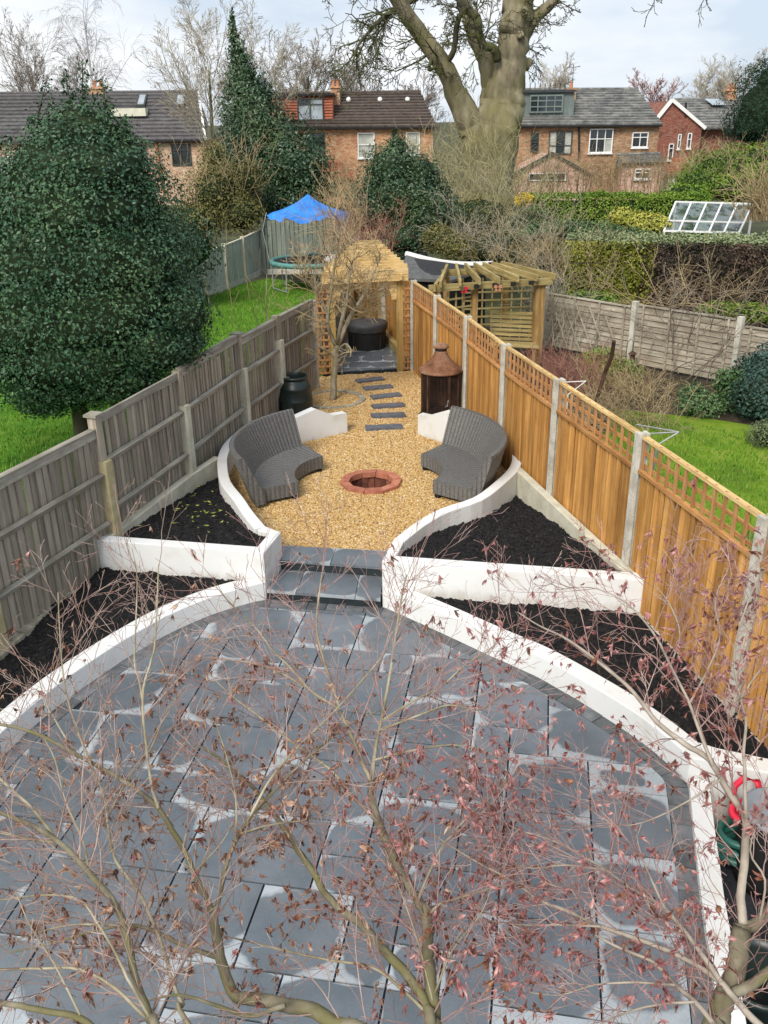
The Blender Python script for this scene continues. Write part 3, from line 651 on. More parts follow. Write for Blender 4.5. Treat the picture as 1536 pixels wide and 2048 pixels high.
# ---- steps
def stp(a, bq, c, d, z, nslab, parent, over=0.02):
    a, bq, c, d = map(np.array, (a, bq, c, d))
    b = B(); b.prism([tuple(a), tuple(bq), tuple(c), tuple(d)], -0.1, z - 0.03); b.build('riser', 'riser', parent)
    f = (a - d) / np.linalg.norm(a - d) * over; cuts = [0] + nslab + [1]
    for s, e in zip(cuts[:-1], cuts[1:]):
        g_ = 0.003
        q = [a + (bq - a) * (s + g_) + f, a + (bq - a) * (e - g_) + f, d + (c - d) * (e - g_), d + (c - d) * (s + g_)]
        Pq = np.array(q); cc = Pq.mean(0)
        Lq = [((p - cc) @ U, (p - cc) @ Vv) for p in Pq]
        bb = B(); bb.prism(Lq, 0, 0.03); o = mk('tread_slab', bb.mesh('tread_slab', 'slab'), parent, (cc[0], cc[1], z - 0.03), (0, 0, ua)); o.color = (R_.uniform(-.30, -.10), 0, 0, 1)
st = E('garden_steps', (-0.62, 8.2, 0), 'two wide dark slate steps from the patio up to the gravel', 'steps')
stp((-1.235, 8.115), (-0.045, 7.895), (-0.02, 8.36), (-1.16, 8.58), 0.115, [0.26, 0.45, 0.78], st)
stp((-1.15, 8.57), (-0.02, 8.355), (0.06, 8.72), (-1.14, 8.90), 0.24, [0.5], st)

# ---- upper white walls
def upper(name, label, pieces, loc):
    e = E(name, loc, label, 'wall')
    for nm, ln_, w, z0, z1 in pieces: wall_band(nm, ln_, w, z0, z1, e, 'cream_post' if nm == 'fence_side_wall' else 'white')
    return e
fl = np.array([(-3.60, 6.98), (-2.98, 8.75), (-2.49, 10.51), (-2.04, 12.41), (-1.65, 13.82), (-1.18, 15.35)])   # left fence posts
fr = np.array([(3.2, 3.97), (2.80, 5.86), (2.41, 7.77), (1.99, 9.65), (1.62, 11.36), (1.29, 13.17), (0.94, 14.9), (0.60, 16.45)])   # right fence posts
lcurve = [tuple(p[:2]) for p in catmull([(-1.30, 8.79), (-1.49, 9.2), (-1.66, 9.62), (-1.88, 10.12), (-2.00, 10.62), (-2.07, 11.1), (-2.06, 11.6), (-1.95, 12.05), (-1.72, 12.42)], 3)]
rcurve = [tuple(p[:2]) for p in catmull([(0.10, 8.43), (0.36, 8.86), (0.66, 9.22), (1.05, 9.52), (1.36, 10.0), (1.60, 10.48), (1.70, 10.95), (1.70, 11.45), (1.60, 11.9), (1.40, 12.2)], 3)]
e = upper('garden_wall', 'white rendered raised bed wall curving behind the left wicker sofa', [
    ('front_wall', [(-1.255, 8.145), (-3.16, 8.52)], -0.13, -0.2, 0.53),
    ('pier', [(-1.245, 8.13), (-1.115, 8.63), (-1.30, 8.79)], 0.12, -0.2, 0.5315),
    ('curved_wall', lcurve, 0.13, 0.0, 0.53),
    ('fence_side_wall', [(-3.03, 8.60), (-2.75, 9.55), (-2.49, 10.43), (-2.25, 11.05)], -0.10, -0.2, 0.5285)], (-2.1, 8.4, 0))
def peaked(a, m, c, h0, h1, hc, t=0.13):
    """rear wall whose top rises to a low peak"""
    a, m, c = map(np.array, (a, m, c)); d = (c - a) / np.linalg.norm(c - a); nn = np.array([-d[1], d[0]]) * t
    if nn[1] < 0: nn = -nn
    S = [(a, h0), (a + (m - a) * 0.35, h0 + .015), (m, h1), (m + (c - m) * 0.55, hc + .01), (c, hc)]
    V = []; n = len(S)
    for off in (np.zeros(2), nn):
        for p, h in S: V += [(*(p + off), 0.1), (*(p + off), h)]
    F = []
    for k in range(n - 1):
        i = 2 * k; j = 2 * n + i
        F += [(i, i + 2, i + 3, i + 1), (j, j + 1, j + 3, j + 2), (i + 1, i + 3, j + 3, j + 1)]
    F += [(0, 1, 2 * n + 1, 2 * n), (2 * n - 2, 4 * n - 2, 4 * n - 1, 2 * n - 1)]
    return V, F
b = B(); b.add(*peaked((-1.78, 11.98), (-0.985, 12.55), (-0.54, 12.86), 0.55, 0.69, 0.525)); b.build('rear_wall', 'white', e)
e = upper('garden_wall', 'white rendered raised bed wall curving behind the right wicker sofa', [
    ('front_wall', [(-0.03, 7.905), (2.50, 7.43)], 0.15, -0.2, 0.53),
    ('pier', [(0.10, 8.43), (-0.025, 7.925)], 0.12, -0.2, 0.5315),
    ('curved_wall', rcurve, -0.13, 0.0, 0.53),
    ('fence_side_wall', [(2.44, 7.58), (2.05, 9.2), (1.72, 10.6)], 0.10, -0.2, 0.5285)], (1.2, 7.8, 0))
b = B(); b.add(*peaked((0.53, 12.71), (0.89, 12.29), (1.42, 12.0), 0.53, 0.70, 0.6)); b.build('rear_wall', 'white', e)

# ---- soil beds
def soil(name, poly, zf, dens=900):
    P = np.array(poly); x0, y0 = P.min(0); x1, y1 = P.max(0); r = 0.035
    X, Y = np.meshgrid(np.arange(x0, x1 + r, r), np.arange(y0, y1 + r, r)); ny_, nx_ = X.shape
    Z = np.array([[zf(X[j, i], Y[j, i]) + 0.030 * mnoise.noise((X[j, i] * 5, Y[j, i] * 5, 3)) + 0.022 * mnoise.noise((X[j, i] * 14, Y[j, i] * 14, 9)) for i in range(nx_)] for j in range(ny_)])
    cx = (X[:-1, :-1] + X[1:, 1:]) / 2; cy = (Y[:-1, :-1] + Y[1:, 1:]) / 2
    jj, ii = np.nonzero(inpoly(cx, cy, poly))
    Fq = np.stack([jj * nx_ + ii, jj * nx_ + ii + 1, (jj + 1) * nx_ + ii + 1, (jj + 1) * nx_ + ii], 1)
    used, inv = np.unique(Fq, return_inverse=True)
    Vq = np.stack([X.ravel(), Y.ravel(), Z.ravel()], 1)[used]
    o = mk(name, fastmesh(name, Vq, inv.reshape(-1, 4), 'soil', True), None, (0, 0, 0)); o['kind'] = 'stuff'
    scatter(o, dens, 0.017, 'clod', 4, 0.75, 0.35, 1.5)
    return o
soil('soil', [(-1.30, 8.23), (-3.1, 8.60), (-2.42, 10.9), (-2.12, 11.3), (-2.1, 10.7), (-1.95, 10.15), (-1.72, 9.65), (-1.38, 8.85), (-1.2, 8.65)], lambda x, y: 0.485 - 0.075 * (y - 8.3) - 0.02 * max(0, y - 10))
soil('soil', [(0.03, 8.0), (2.42, 7.55), (1.72, 10.75), (1.63, 10.45), (1.38, 9.95), (1.08, 9.48), (0.7, 9.18), (0.4, 8.8), (0.14, 8.4)], lambda x, y: 0.475 - 0.105 * (y - 7.8) - .03 * max(0, y - 9.6) * x)
soil('soil', [(-3.26, 4.0), (-3.16, 5.65), (-2.96, 6.25), (-2.7, 6.8), (-2.2, 7.55), (-1.8, 7.95), (-1.3, 8.2), (-3.2, 8.58), (-3.95, 5.4), (-3.9, 4.0)], lambda x, y: 0.15 + .012 * (y - 6))
soil('soil', [(0.0, 7.96), (0.6, 7.45), (1.1, 6.98), (1.7, 6.36), (2.05, 5.9), (2.3, 5.35), (2.5, 5.27), (3.4, 4.95), (2.9, 6.2), (2.55, 7.5)], lambda x, y: 0.165)
soil('soil', [(-3.3, 0.8), (1.6, 0.8), (1.66, 2.7), (-3.36, 2.7)], lambda x, y: -0.03, 250)
# pale leaf scraps dropped on the left bed
rg = np.random.default_rng(5)
V = []; F = []
for k in range(60):
    t = rg.random(); x = -2.05 + rg.normal() * .28; y = 9.6 + rg.normal() * .55
    if not inpoly(np.array([x]), np.array([y]), [(-1.4, 8.4), (-2.85, 8.7), (-2.3, 10.9), (-1.9, 10.2)])[0]: continue
    z = 0.485 - 0.075 * (y - 8.3) + .045; a = rg.random() * 6.28; s = .02 + .022 * rg.random(); i = len(V)
    for du, dv in ((-1, 0), (0, -.35), (1, 0), (0, .35)):
        V.append((x + s * (du * math.cos(a) - dv * math.sin(a)), y + s * (du * math.sin(a) + dv * math.cos(a)), z + .012 * rg.random()))
    F.append((i, i + 1, i + 2, i + 3))
o = mk('fallen_leaves', fastmesh('fallen_leaves', V, F, 'yellowgreen'), None, (0, 0, 0)); o['kind'] = 'stuff'

V = []; F = []
for k in range(70):
    x, y = rg.uniform(-2.6, 2.0), rg.uniform(3.2, 7.6)
    if not inpoly(np.array([x]), np.array([y]), rin_s)[0]: continue
    a = rg.random() * 6.28; i = len(V); s = .012 + .014 * rg.random(); cz = .010 + .012 * rg.random()
    for du, dv, dz in ((-1, 0, cz), (0, -.4, .003), (1, 0, cz * .7), (0, .4, .006)): V.append((x + s * (du * math.cos(a) - dv * math.sin(a)), y + s * (du * math.sin(a) + dv * math.cos(a)), dz))
    F.append((i, i + 1, i + 2, i + 3))
o = mk('fallen_leaves', fastmesh('fallen_leaves', V, F, 'leaf_brown'), None, (0, 0, 0)); o['kind'] = 'stuff'
# rough edging strips at the fence foot
b = B()
lnp = [(2.62, 7.62, .22), (2.72, 7.0, .24), (2.83, 6.3, .22), (2.99, 5.62, .23), (3.2, 4.7, .22)]
for (x0, y0, z0), (x1, y1, z1) in zip(lnp[:-1], lnp[1:]):
    for k in range(5):
        t0, t1 = k / 5, (k + 1) / 5; ja = R_.uniform(-.012, .012)
        b.bar((x0 + (x1 - x0) * t0 + ja, y0 + (y1 - y0) * t0, z0 - .12), (x0 + (x1 - x0) * t1 + ja, y0 + (y1 - y0) * t1, z0 - .12 + ja), .17 + ja, .26)
o = b.build('stone_edging', 'edging'); props(o, 'rough pale stone edging strip under the new wooden fence', 'edging')
b = B()
lnp = [(-3.10, 8.62), (-3.3, 7.9), (-3.46, 7.2), (-3.62, 6.5), (-3.8, 5.6)]
for (x0, y0), (x1, y1) in zip(lnp[:-1], lnp[1:]):
    for k in range(5):
        t0, t1 = k / 5, (k + 1) / 5; ja = R_.uniform(-.012, .012)
        b.bar((x0 + (x1 - x0) * t0 + ja, y0 + (y1 - y0) * t0, .10), (x0 + (x1 - x0) * t1 + ja, y0 + (y1 - y0) * t1, .10 + ja), .10 + ja, .18)
o = b.build('stone_edging', 'edging'); props(o, 'thin crumbling mortar edging under the old grey fence', 'edging')

# ---- gravel
gp = [(-1.20, 8.70), (0.06, 8.50), (0.16, 8.42), (0.4, 8.82), (0.68, 9.15), (1.07, 9.45), (1.40, 9.95), (1.64, 10.45), (1.75, 10.95), (1.78, 11.5), (1.7, 11.9), (1.58, 12.1), (1.34, 13.17), (0.95, 14.9), (0.62, 16.42), (-1.15, 16.1), (-1.24, 15.3), (-1.70, 13.8), (-2.08, 12.4), (-2.13, 11.6), (-2.13, 11.1), (-2.06, 10.6), (-1.93, 10.1), (-1.70, 9.6), (-1.36, 8.8)]
PIT = np.array([-0.165, 10.765])
hole = [(PIT[0] + .33 * math.cos(a), PIT[1] + .33 * math.sin(a)) for a in np.linspace(0, 2 * math.pi, 21)[:-1]]
xs_, ys_ = np.meshgrid(np.arange(-2.3, 2.0, .06), np.arange(8.3, 16.6, .06)); nyy, nxx = xs_.shape
cx, cy = xs_[:-1, :-1] + .03, ys_[:-1, :-1] + .03
ok = inpoly(cx, cy, gp) & (np.hypot(cx - PIT[0], cy - PIT[1]) > .36)
jj, ii = np.nonzero(ok)
Fq = np.stack([jj * nxx + ii, jj * nxx + ii + 1, (jj + 1) * nxx + ii + 1, (jj + 1) * nxx + ii], 1); used, inv = np.unique(Fq, return_inverse=True)
zz = np.array([0.218 + .012 * mnoise.noise((x * 2.2, y * 2.2, 0)) for x, y in zip(xs_.ravel(), ys_.ravel())])
Vq = np.stack([xs_.ravel(), ys_.ravel(), zz], 1)[used]
o = mk('gravel', fastmesh('gravel', Vq, inv.reshape(-1, 4), 'gravelbase', True), None, (0, 0, 0)); o['kind'] = 'stuff'
scatter(o, 3000, 0.0155, 'pebble', 2, 0.62, 0.5, 1.3)
b = B(); b.prism([(p[0], p[1]) for p in gp if not (abs(p[0] - PIT[0]) < .3 and abs(p[1] - PIT[1]) < .3)], -0.1, 0.19)
# earth under the gravel, left open at the fire pit
b = B(); n = len(gp)
ring = []
for k in range(n):
    p = gp[k]; ring.append((p[0], p[1], .185))
hr = []
for p in gp:
    a = math.atan2(p[1] - PIT[1], p[0] - PIT[0]); hr.append((PIT[0] + .37 * math.cos(a), PIT[1] + .37 * math.sin(a), .185))
b.add(ring + hr, [(k, (k + 1) % n, n + (k + 1) % n, n + k) for k in range(n)]); o = b.build('gravel_bed', 'earth', org=(0, 0, 0)); o['kind'] = 'structure'

# ---- stepping stones
for k, ((ax, ay), (bx, by)) in enumerate([((-0.455, 15.66), (0.02, 15.84)), ((-0.32, 15.17), (0.18, 15.31)), ((-0.19, 14.64), (0.31, 14.79)), ((-0.17, 14.09), (0.36, 14.19)), ((-0.185, 13.60), (0.36, 13.65)), ((-0.27, 13.0), (0.30, 13.03))]):
    c = ((ax + bx) / 2, (ay + by) / 2); Ln = math.hypot(bx - ax, by - ay); a = math.atan2(by - ay, bx - ax)
    b = B(); h = Ln / 2; d = .095
    out_ = []
    for t in np.linspace(-h, h, 8): out_.append((t + R_.uniform(-.008, .008), -d + R_.uniform(-.012, .012)))
    for t in np.linspace(h, -h, 8): out_.append((t + R_.uniform(-.008, .008), d + R_.uniform(-.012, .012)))
    b.prism(out_, -.03, .022)
    nm = ['stepping stone closest to the pergola arch', 'second stepping stone from the pergola arch', 'third stepping stone from the pergola arch', 'third stepping stone from the fire pit end', 'second stepping stone from the fire pit end', 'stepping stone closest to the brick fire pit'][k]
    o = mk('stepping_stone', b.mesh('stepping_stone', 'steppad'), None, (c[0], c[1], .235), (R_.uniform(-.02, .02), 0, a)); props(o, 'narrow dark slate ' + nm, 'stepping stone', 'slate stepping stones across the gravel')

# ---- fire pit
fp = E('fire_pit', (*PIT, .22), 'sunken ten sided red brick fire pit in the gravel', 'fire pit')
ro, ri = .405, .292
for k in range(10):
    a0, a1 = (k + .02) * math.tau / 10 + .1, (k + .98) * math.tau / 10 + .1
    q = [(r * math.cos(a), r * math.sin(a)) for r, a in ((ri, a0), (ro, a0), (ro, a1), (ri, a1))]
    b = B(); b.prism(q, -.01, .065 + R_.uniform(-.006, .006)); mk('brick', b.mesh('brick', 'brick_red'), fp, (*PIT, .20), (R_.uniform(-.012, .012), R_.uniform(-.012, .012), 0))
for k in range(22):
    a0, a1 = (k + .04) * math.tau / 22, (k + .96) * math.tau / 22; r0, r1 = .305 + R_.uniform(-.006, .006), .36
    q = [(r * math.cos(a), r * math.sin(a)) for r, a in ((r0, a0), (r1, a0), (r1, a1), (r0, a1))]
    b = B(); b.prism(q, -.22, .188); mk('brick', b.mesh('lining_brick', 'brick_soot'), fp, (*PIT, 0))
b = B(); b.lathe([(.33, 0), (.33, .03)], (*PIT, -.2), 22); b.build('pit_floor', 'brick_soot', fp)
b = B()
for k in range(40):
    a = R_.random() * 6.28; r = R_.random() * .26; b.box((PIT[0] + r * math.cos(a), PIT[1] + r * math.sin(a), -.15), (.02 + R_.random() * .03, .02, .02), rotz(R_.random() * 3))
o = b.build('ash', 'brick_soot', fp); o['kind'] = 'stuff'

# ---- curved wicker sofas
def arc_solid(c, r0, r1, a0, a1, z0, z1, n=26):
    """ring sector with its own vertices per face group and UVs in metres"""
    b = B(); b.uv = []
    A = np.linspace(a0, a1, n + 1)
    P = lambda r, a, z: (c[0] + r * math.cos(a), c[1] + r * math.sin(a), z)
    def strip(f0, f1, uvf):
        i0 = len(b.v); V = []; F = []
        for k, a in enumerate(A): V += [f0(a), f1(a)]; b.uv += [uvf(a, 0), uvf(a, 1)]
        for k in range(n): F.append((2 * k, 2 * k + 1, 2 * k + 3, 2 * k + 2))
        b.add(V, F)
    rm = (r0 + r1) / 2
    strip(lambda a: P(r1, a, z1), lambda a: P(r0, a, z1), lambda a, t: (a * rm, (r1 - r0) * t))
    strip(lambda a: P(r0, a, z1), lambda a: P(r0, a, z0), lambda a, t: (a * r0, (z1 - z0) * t))
    strip(lambda a: P(r1, a, z0), lambda a: P(r1, a, z1), lambda a, t: (a * r1, (z1 - z0) * t))
    strip(lambda a: P(r0, a, z0), lambda a: P(r1, a, z0), lambda a, t: (a * rm, (r1 - r0) * t))
    for a, rev in ((a0, 0), (a1, 1)):
        V = [P(r0, a, z0), P(r1, a, z0), P(r1, a, z1), P(r0, a, z1)]; b.uv += [(0, 0), (r1 - r0, 0), (r1 - r0, z1 - z0), (0, z1 - z0)]
        b.add(V, [(0, 1, 2, 3) if not rev else (3, 2, 1, 0)])
    return b
def back_solid(c, prof, a0, a1, n=30):
    """swept closed profile (r,z) round the arc"""
    b = B(); b.uv = []; A = np.linspace(a0, a1, n + 1); m = len(prof)
    s = [0]
    for k in range(m): s.append(s[-1] + math.dist(prof[k], prof[(k + 1) % m]))
    for k in range(m):
        (ra, za), (rb, zb) = prof[k], prof[(k + 1) % m]; V = []; F = []
        for i, a in enumerate(A):
            V += [(c[0] + ra * math.cos(a), c[1] + ra * math.sin(a), za), (c[0] + rb * math.cos(a), c[1] + rb * math.sin(a), zb)]; b.uv += [(a * 1.35, s[k]), (a * 1.35, s[k + 1])]
        for i in range(n): F.append((2 * i, 2 * i + 1, 2 * i + 3, 2 * i + 2))
        b.add(V, F)
    for a, rev in ((a0, 0), (a1, 1)):
        V = [(c[0] + r * math.cos(a), c[1] + r * math.sin(a), z) for r, z in prof]; b.uv += [(r, z) for r, z in prof]
        b.add(V, [tuple(range(m)) if rev else tuple(range(m - 1, -1, -1))])
    return b
def sofa(label, c, s0, s1, b0, b1, ri_, ro_, rt_):
    e = E('wicker_sofa', (c[0], c[1], .22), label, 'sofa', 'curved wicker sofas round the fire pit')
    r = math.radians
    o = arc_solid(c, ri_, ro_ + .08, r(s0), r(s1), .275, .452).build('seat', 'wicker_seat', e)
    bv = o.modifiers.new('bevel', 'BEVEL'); bv.width = .012; bv.segments = 2; bv.limit_method = 'ANGLE'
    prof = [(ro_ - .02, .40), (rt_ - .05, .90), (rt_ - .035, .925), (rt_ + .015, .925), (rt_ + .03, .90), (ro_ + .10, .27), (ro_ - .02, .27)]
    back_solid(c, prof, r(b0), r(b1)).build('backrest', 'wicker', e)
    for a in (s0 + 3, (s0 + s1) / 2, s1 - 3):
        for rr in (ri_ + .05, ro_ - .02):
            p = (c[0] + rr * math.cos(r(a)), c[1] + rr * math.sin(r(a)), .245)
            bb = B(); bb.box(p, (.06, .06, .07), rotz(r(a))); bb.build('leg', 'black', e)
    bb = arc_solid(c, ri_ + .02, ro_, r(s0) + .03, r(s1) - .03, .262, .2745); bb.uv = None; bb.build('base_frame', 'black', e)
sofa('curved grey wicker sofa with high back left of the fire pit', (-0.445, 10.61), 122, 208, 124, 211, .70, 1.20, 1.46)
sofa('curved grey wicker sofa with high back right of the fire pit', (0.06, 10.68), -37, 50, -36, 52, .70, 1.24, 1.49)

# ---- compost bin
cb = E('compost_bin', (-1.42, 13.9, .22), 'dark green plastic compost bin without lid beside the grey fence', 'compost bin')
b = B(); b.lathe([(.300, 0), (.298, .04), (.292, .06), (.288, .22), (.293, .235), (.286, .25), (.262, .42), (.266, .435), (.257, .45), (.222, .545), (.205, .555), (.205, .575), (.222, .58), (.222, .62), (.205, .625), (.195, .60), (.19, .50), (.19, .06)], (-1.42, 13.9, .22), 40, False); b.build('body', 'plastic', cb, True)
b = B()
aa = [math.radians(d) for d in range(232, 277, 5)]
V = []
for rr, zt in ((.28, 1), (.345, .93)):
    for k, a in enumerate(aa):
        t = abs(k - 4) / 4; h = .05 + .23 * zt * (1 - t ** 3 * .35)
        V += [(-1.42 + rr * math.cos(a), 13.9 + rr * math.sin(a), .235), (-1.42 + (rr - .02) * math.cos(a), 13.9 + (rr - .02) * math.sin(a), .22 + h)]
m = len(aa); F = []
for k in range(m - 1):
    i = 2 * k; j = 2 * m + i
    F += [(j, j + 2, j + 3, j + 1), (i + 1, j + 1, j + 3, i + 3)]
F += [(0, 2 * m, 2 * m + 1, 1), (2 * m - 2, 2 * m - 1, 4 * m - 1, 4 * m - 2)]
b.add(V, F); b.build('hatch', 'plastic', cb, False)

# ---- outdoor fireplace
cc = (0.90, 13.25); z0 = .22
ch = E('outdoor_fireplace', (*cc, z0), 'rusty round garden fireplace with conical hood and mesh sides', 'fireplace')
b = B(); b.lathe([(.33, .0), (.34, .02), (.34, .06), (.315, .07), (.315, .09), (.345, .10), (.345, .13), (.30, .135)], (*cc, z0), 36); b.build('base', 'rustdark', ch, True)
b = B(); b.lathe([(.02, .0), (.30, .0), (.305, .05), (.27, .03), (.02, .02)], (*cc, z0 + .15), 32, False); b.build('fire_bowl', 'black', ch, True)
b = B()
for k in range(17):
    a0 = math.radians(20 + k * 10); a1 = math.radians(30 + k * 10); V = []
    for a in (a0, a1):
        for r in (.292, .300): V += [(cc[0] + r * math.cos(a), cc[1] + r * math.sin(a), z0 + .13), (cc[0] + r * math.cos(a), cc[1] + r * math.sin(a), z0 + .84)]
    b.add(V, [(0, 1, 5, 4), (2, 6, 7, 3), (1, 3, 7, 5), (0, 4, 6, 2)])
b.build('back_plate', 'rustdark', ch)
for k, d in enumerate((20, 75, 130, 200, 228, 292, 330)):
    a = math.radians(d); p = (cc[0] + .305 * math.cos(a), cc[1] + .305 * math.sin(a))
    b = B(); b.box((*p, z0 + .485), (.022, .03, .71), rotz(a)); b.build('post', 'rustdark', ch)
b = B()
for k in range(44):
    a = math.radians(200 + k * 4.1)
    if a > math.radians(380): break
    p = (cc[0] + .30 * math.cos(a), cc[1] + .30 * math.sin(a)); b.box((*p, z0 + .485), (.004, .004, .70))
for z in np.arange(.16, .83, .03):
    ar = [math.radians(d) for d in range(200, 381, 6)]
    b.tube([(cc[0] + .30 * math.cos(a), cc[1] + .30 * math.sin(a), z0 + z) for a in ar], .0022, 3)
o = b.build('mesh_screen', 'rustdark', ch); o['kind'] = 'stuff'
for z in (.145, .83):
    b = B(); ar = [math.radians(d) for d in range(0, 361, 8)]; b.tube([(cc[0] + .307 * math.cos(a), cc[1] + .307 * math.sin(a), z0 + z) for a in ar], .014, 6); b.build('hoop', 'rustdark', ch)
b = B(); b.lathe([(.30, .83), (.338, .835), (.345, .85), (.338, .865), (.27, .915), (.19, .98), (.13, 1.05), (.098, 1.12), (.09, 1.16), (.075, 1.16)], (*cc, z0), 44, False); b.build('hood', 'rust', ch, True)
b = B(); b.lathe([(.088, 1.13), (.092, 1.14), (.092, 1.185), (.088, 1.19)], (*cc, z0), 28); b.build('flue_collar', 'black', ch, True)
b = B(); b.lathe([(.105, 1.19), (.118, 1.195), (.118, 1.22), (.105, 1.235), (.05, 1.255), (.01, 1.26)], (*cc, z0), 28); b.build('flue_cap', 'rust', ch, True)
b = B(); b.tube([(cc[0] + .31 * math.cos(4.9), cc[1] + .31 * math.sin(4.9), z0 + .35), (cc[0] + .35 * math.cos(4.95), cc[1] + .35 * math.sin(4.95), z0 + .37), (cc[0] + .31 * math.cos(5.05), cc[1] + .31 * math.sin(5.05), z0 + .45)], .008, 6); b.build('door_latch', 'galv', ch)

# ---- ring of edging bricks round the small tree
tr_c = (-0.84, 14.6)
rg_e = E('edging_ring', (*tr_c, .22), 'half buried ring of grey edging setts around the small bare tree', 'edging ring')
for k in range(16):
    a = (k + .5) * math.tau / 16
    b = B(); b.box((0, 0, .0), (.10, .19, .07)); mk('edging_sett', b.mesh('edging_sett', 'edging'), rg_e, (tr_c[0] + .50 * math.cos(a), tr_c[1] + .50 * math.sin(a), .205), (R_.uniform(-.05, .05), R_.uniform(-.05, .05), a))

# ================================================================== FENCES
def bmesh_box(name, d, mat, jag=0):
    b = B(); b.box((0, 0, d[2] / 2), d); return b.mesh(name, mat)
# ---- left: weathered close-board fence, two arris rails on this side
lf = E('board_fence', (-2.6, 10, 0), 'old weathered grey closeboard fence along the left side of the garden', 'fence')
bm_old = [bmesh_box('board', (w, .014, 1), 'oldwood_v') for w in (.098, .103, .108)]
posts_l = [(-4.1, 5.08)] + [tuple(p) for p in fl]
tops_l = [1.80, 1.80, 1.83, 1.84, 1.84, 1.82, 1.78]
for k in range(len(posts_l) - 1):
    a, c = np.array(posts_l[k]), np.array(posts_l[k + 1]); d = c - a; Ln = np.linalg.norm(d); t = d / Ln; ang = math.atan2(d[1], d[0]); nr = np.array([t[1], -t[0]])
    lower = 0.13 if k < 2 else 0.02
    zt = min(tops_l[k], tops_l[k + 1]) - lower - (.05 if k == 4 else 0)
    zb = .06 if k < 2 else .18
    n = int(Ln / .096); sp = (Ln - .12) / n
    for i in range(n):
        p = a + t * (.06 + (i + .5) * sp); z1 = zt + R_.uniform(-.008, .008) - (.05 if (k == 2 and 9 < i < 18) else 0)
        mk('board', bm_old[i % 3], lf, (p[0], p[1], zb), (R_.uniform(-.006, .006), R_.uniform(-.006, .006), ang + .15), (1, 1, z1 - zb))
    m = a + d / 2
    for f in (.36, .70):
        z = zb + (zt - zb) * f; q = m + nr * .035
        b = B(); b.box((0, 0, 0), (Ln - .1, .05, .065)); mk('rail', b.mesh('rail', 'oldwood_h'), lf, (q[0], q[1], z), (R_.uniform(-.004, .004) + .5, R_.uniform(-.004, .004), ang))
    q = m + nr * .012
    b = B(); b.box((0, 0, 0), (Ln - .1, .034, .085)); mk('top_rail', b.mesh('top_rail', 'oldwood_h'), lf, (q[0], q[1], zt - .03), (0, R_.uniform(-.004, .004), ang))
    if k != 2:
        b = B(); b.box((0, 0, 0), (Ln - .1, .075, .022)); mk('capping', b.mesh('capping', 'oldwood_h'), lf, (m[0], m[1], zt + .023), (0, 0, ang))
    b = B(); b.box((0, 0, 0), (Ln - .08, .035, .17)); mk('gravel_board', b.mesh('gravel_board', 'oldwood_h'), lf, (m[0], m[1], zb - .07), (0, 0, ang))
for k, p in enumerate(posts_l):
    if k == 0: continue
    t = np.array(posts_l[min(k + 1, len(posts_l) - 1)]) - np.array(posts_l[k - 1]); ang = math.atan2(t[1], t[0]); nr = np.array([t[1], -t[0]]) / np.linalg.norm(t)
    z1 = tops_l[k]
    if k == len(posts_l) - 1:
        b = B(); b.box((0, 0, .95), (.10, .10, 1.62)); mk('concrete_post', b.mesh('concrete_post', 'concrete'), lf, (p[0], p[1], 0), (0, 0, ang)); continue
    b = B(); b.box((0, 0, (z1 + .5) / 2), (.10, .10, z1 - .5)); mk('post', b.mesh('post', 'oldwood_v'), lf, (p[0], p[1], 0), (0, 0, ang))
    if k in (2, 4):
        b = B(); b.box((0, 0, 0), (.15, .15, .028)); mk('post_cap', b.mesh('post_cap', 'oldwood_h'), lf, (p[0], p[1], z1 + .014), (0, 0, ang))
    q = np.array(p) + nr * .045; zs = {1: 1.35, 2: 1.34, 3: 1.40, 4: 1.36, 5: 1.44}[k]
    b = B(); b.box((0, 0, zs / 2 - .15), (.115, .11, zs + .3)); o = mk('concrete_spur', b.mesh('concrete_spur', 'ochre_post' if k in (1, 2) else 'cream_post'), lf, (q[0], q[1], 0), (0, 0, ang))

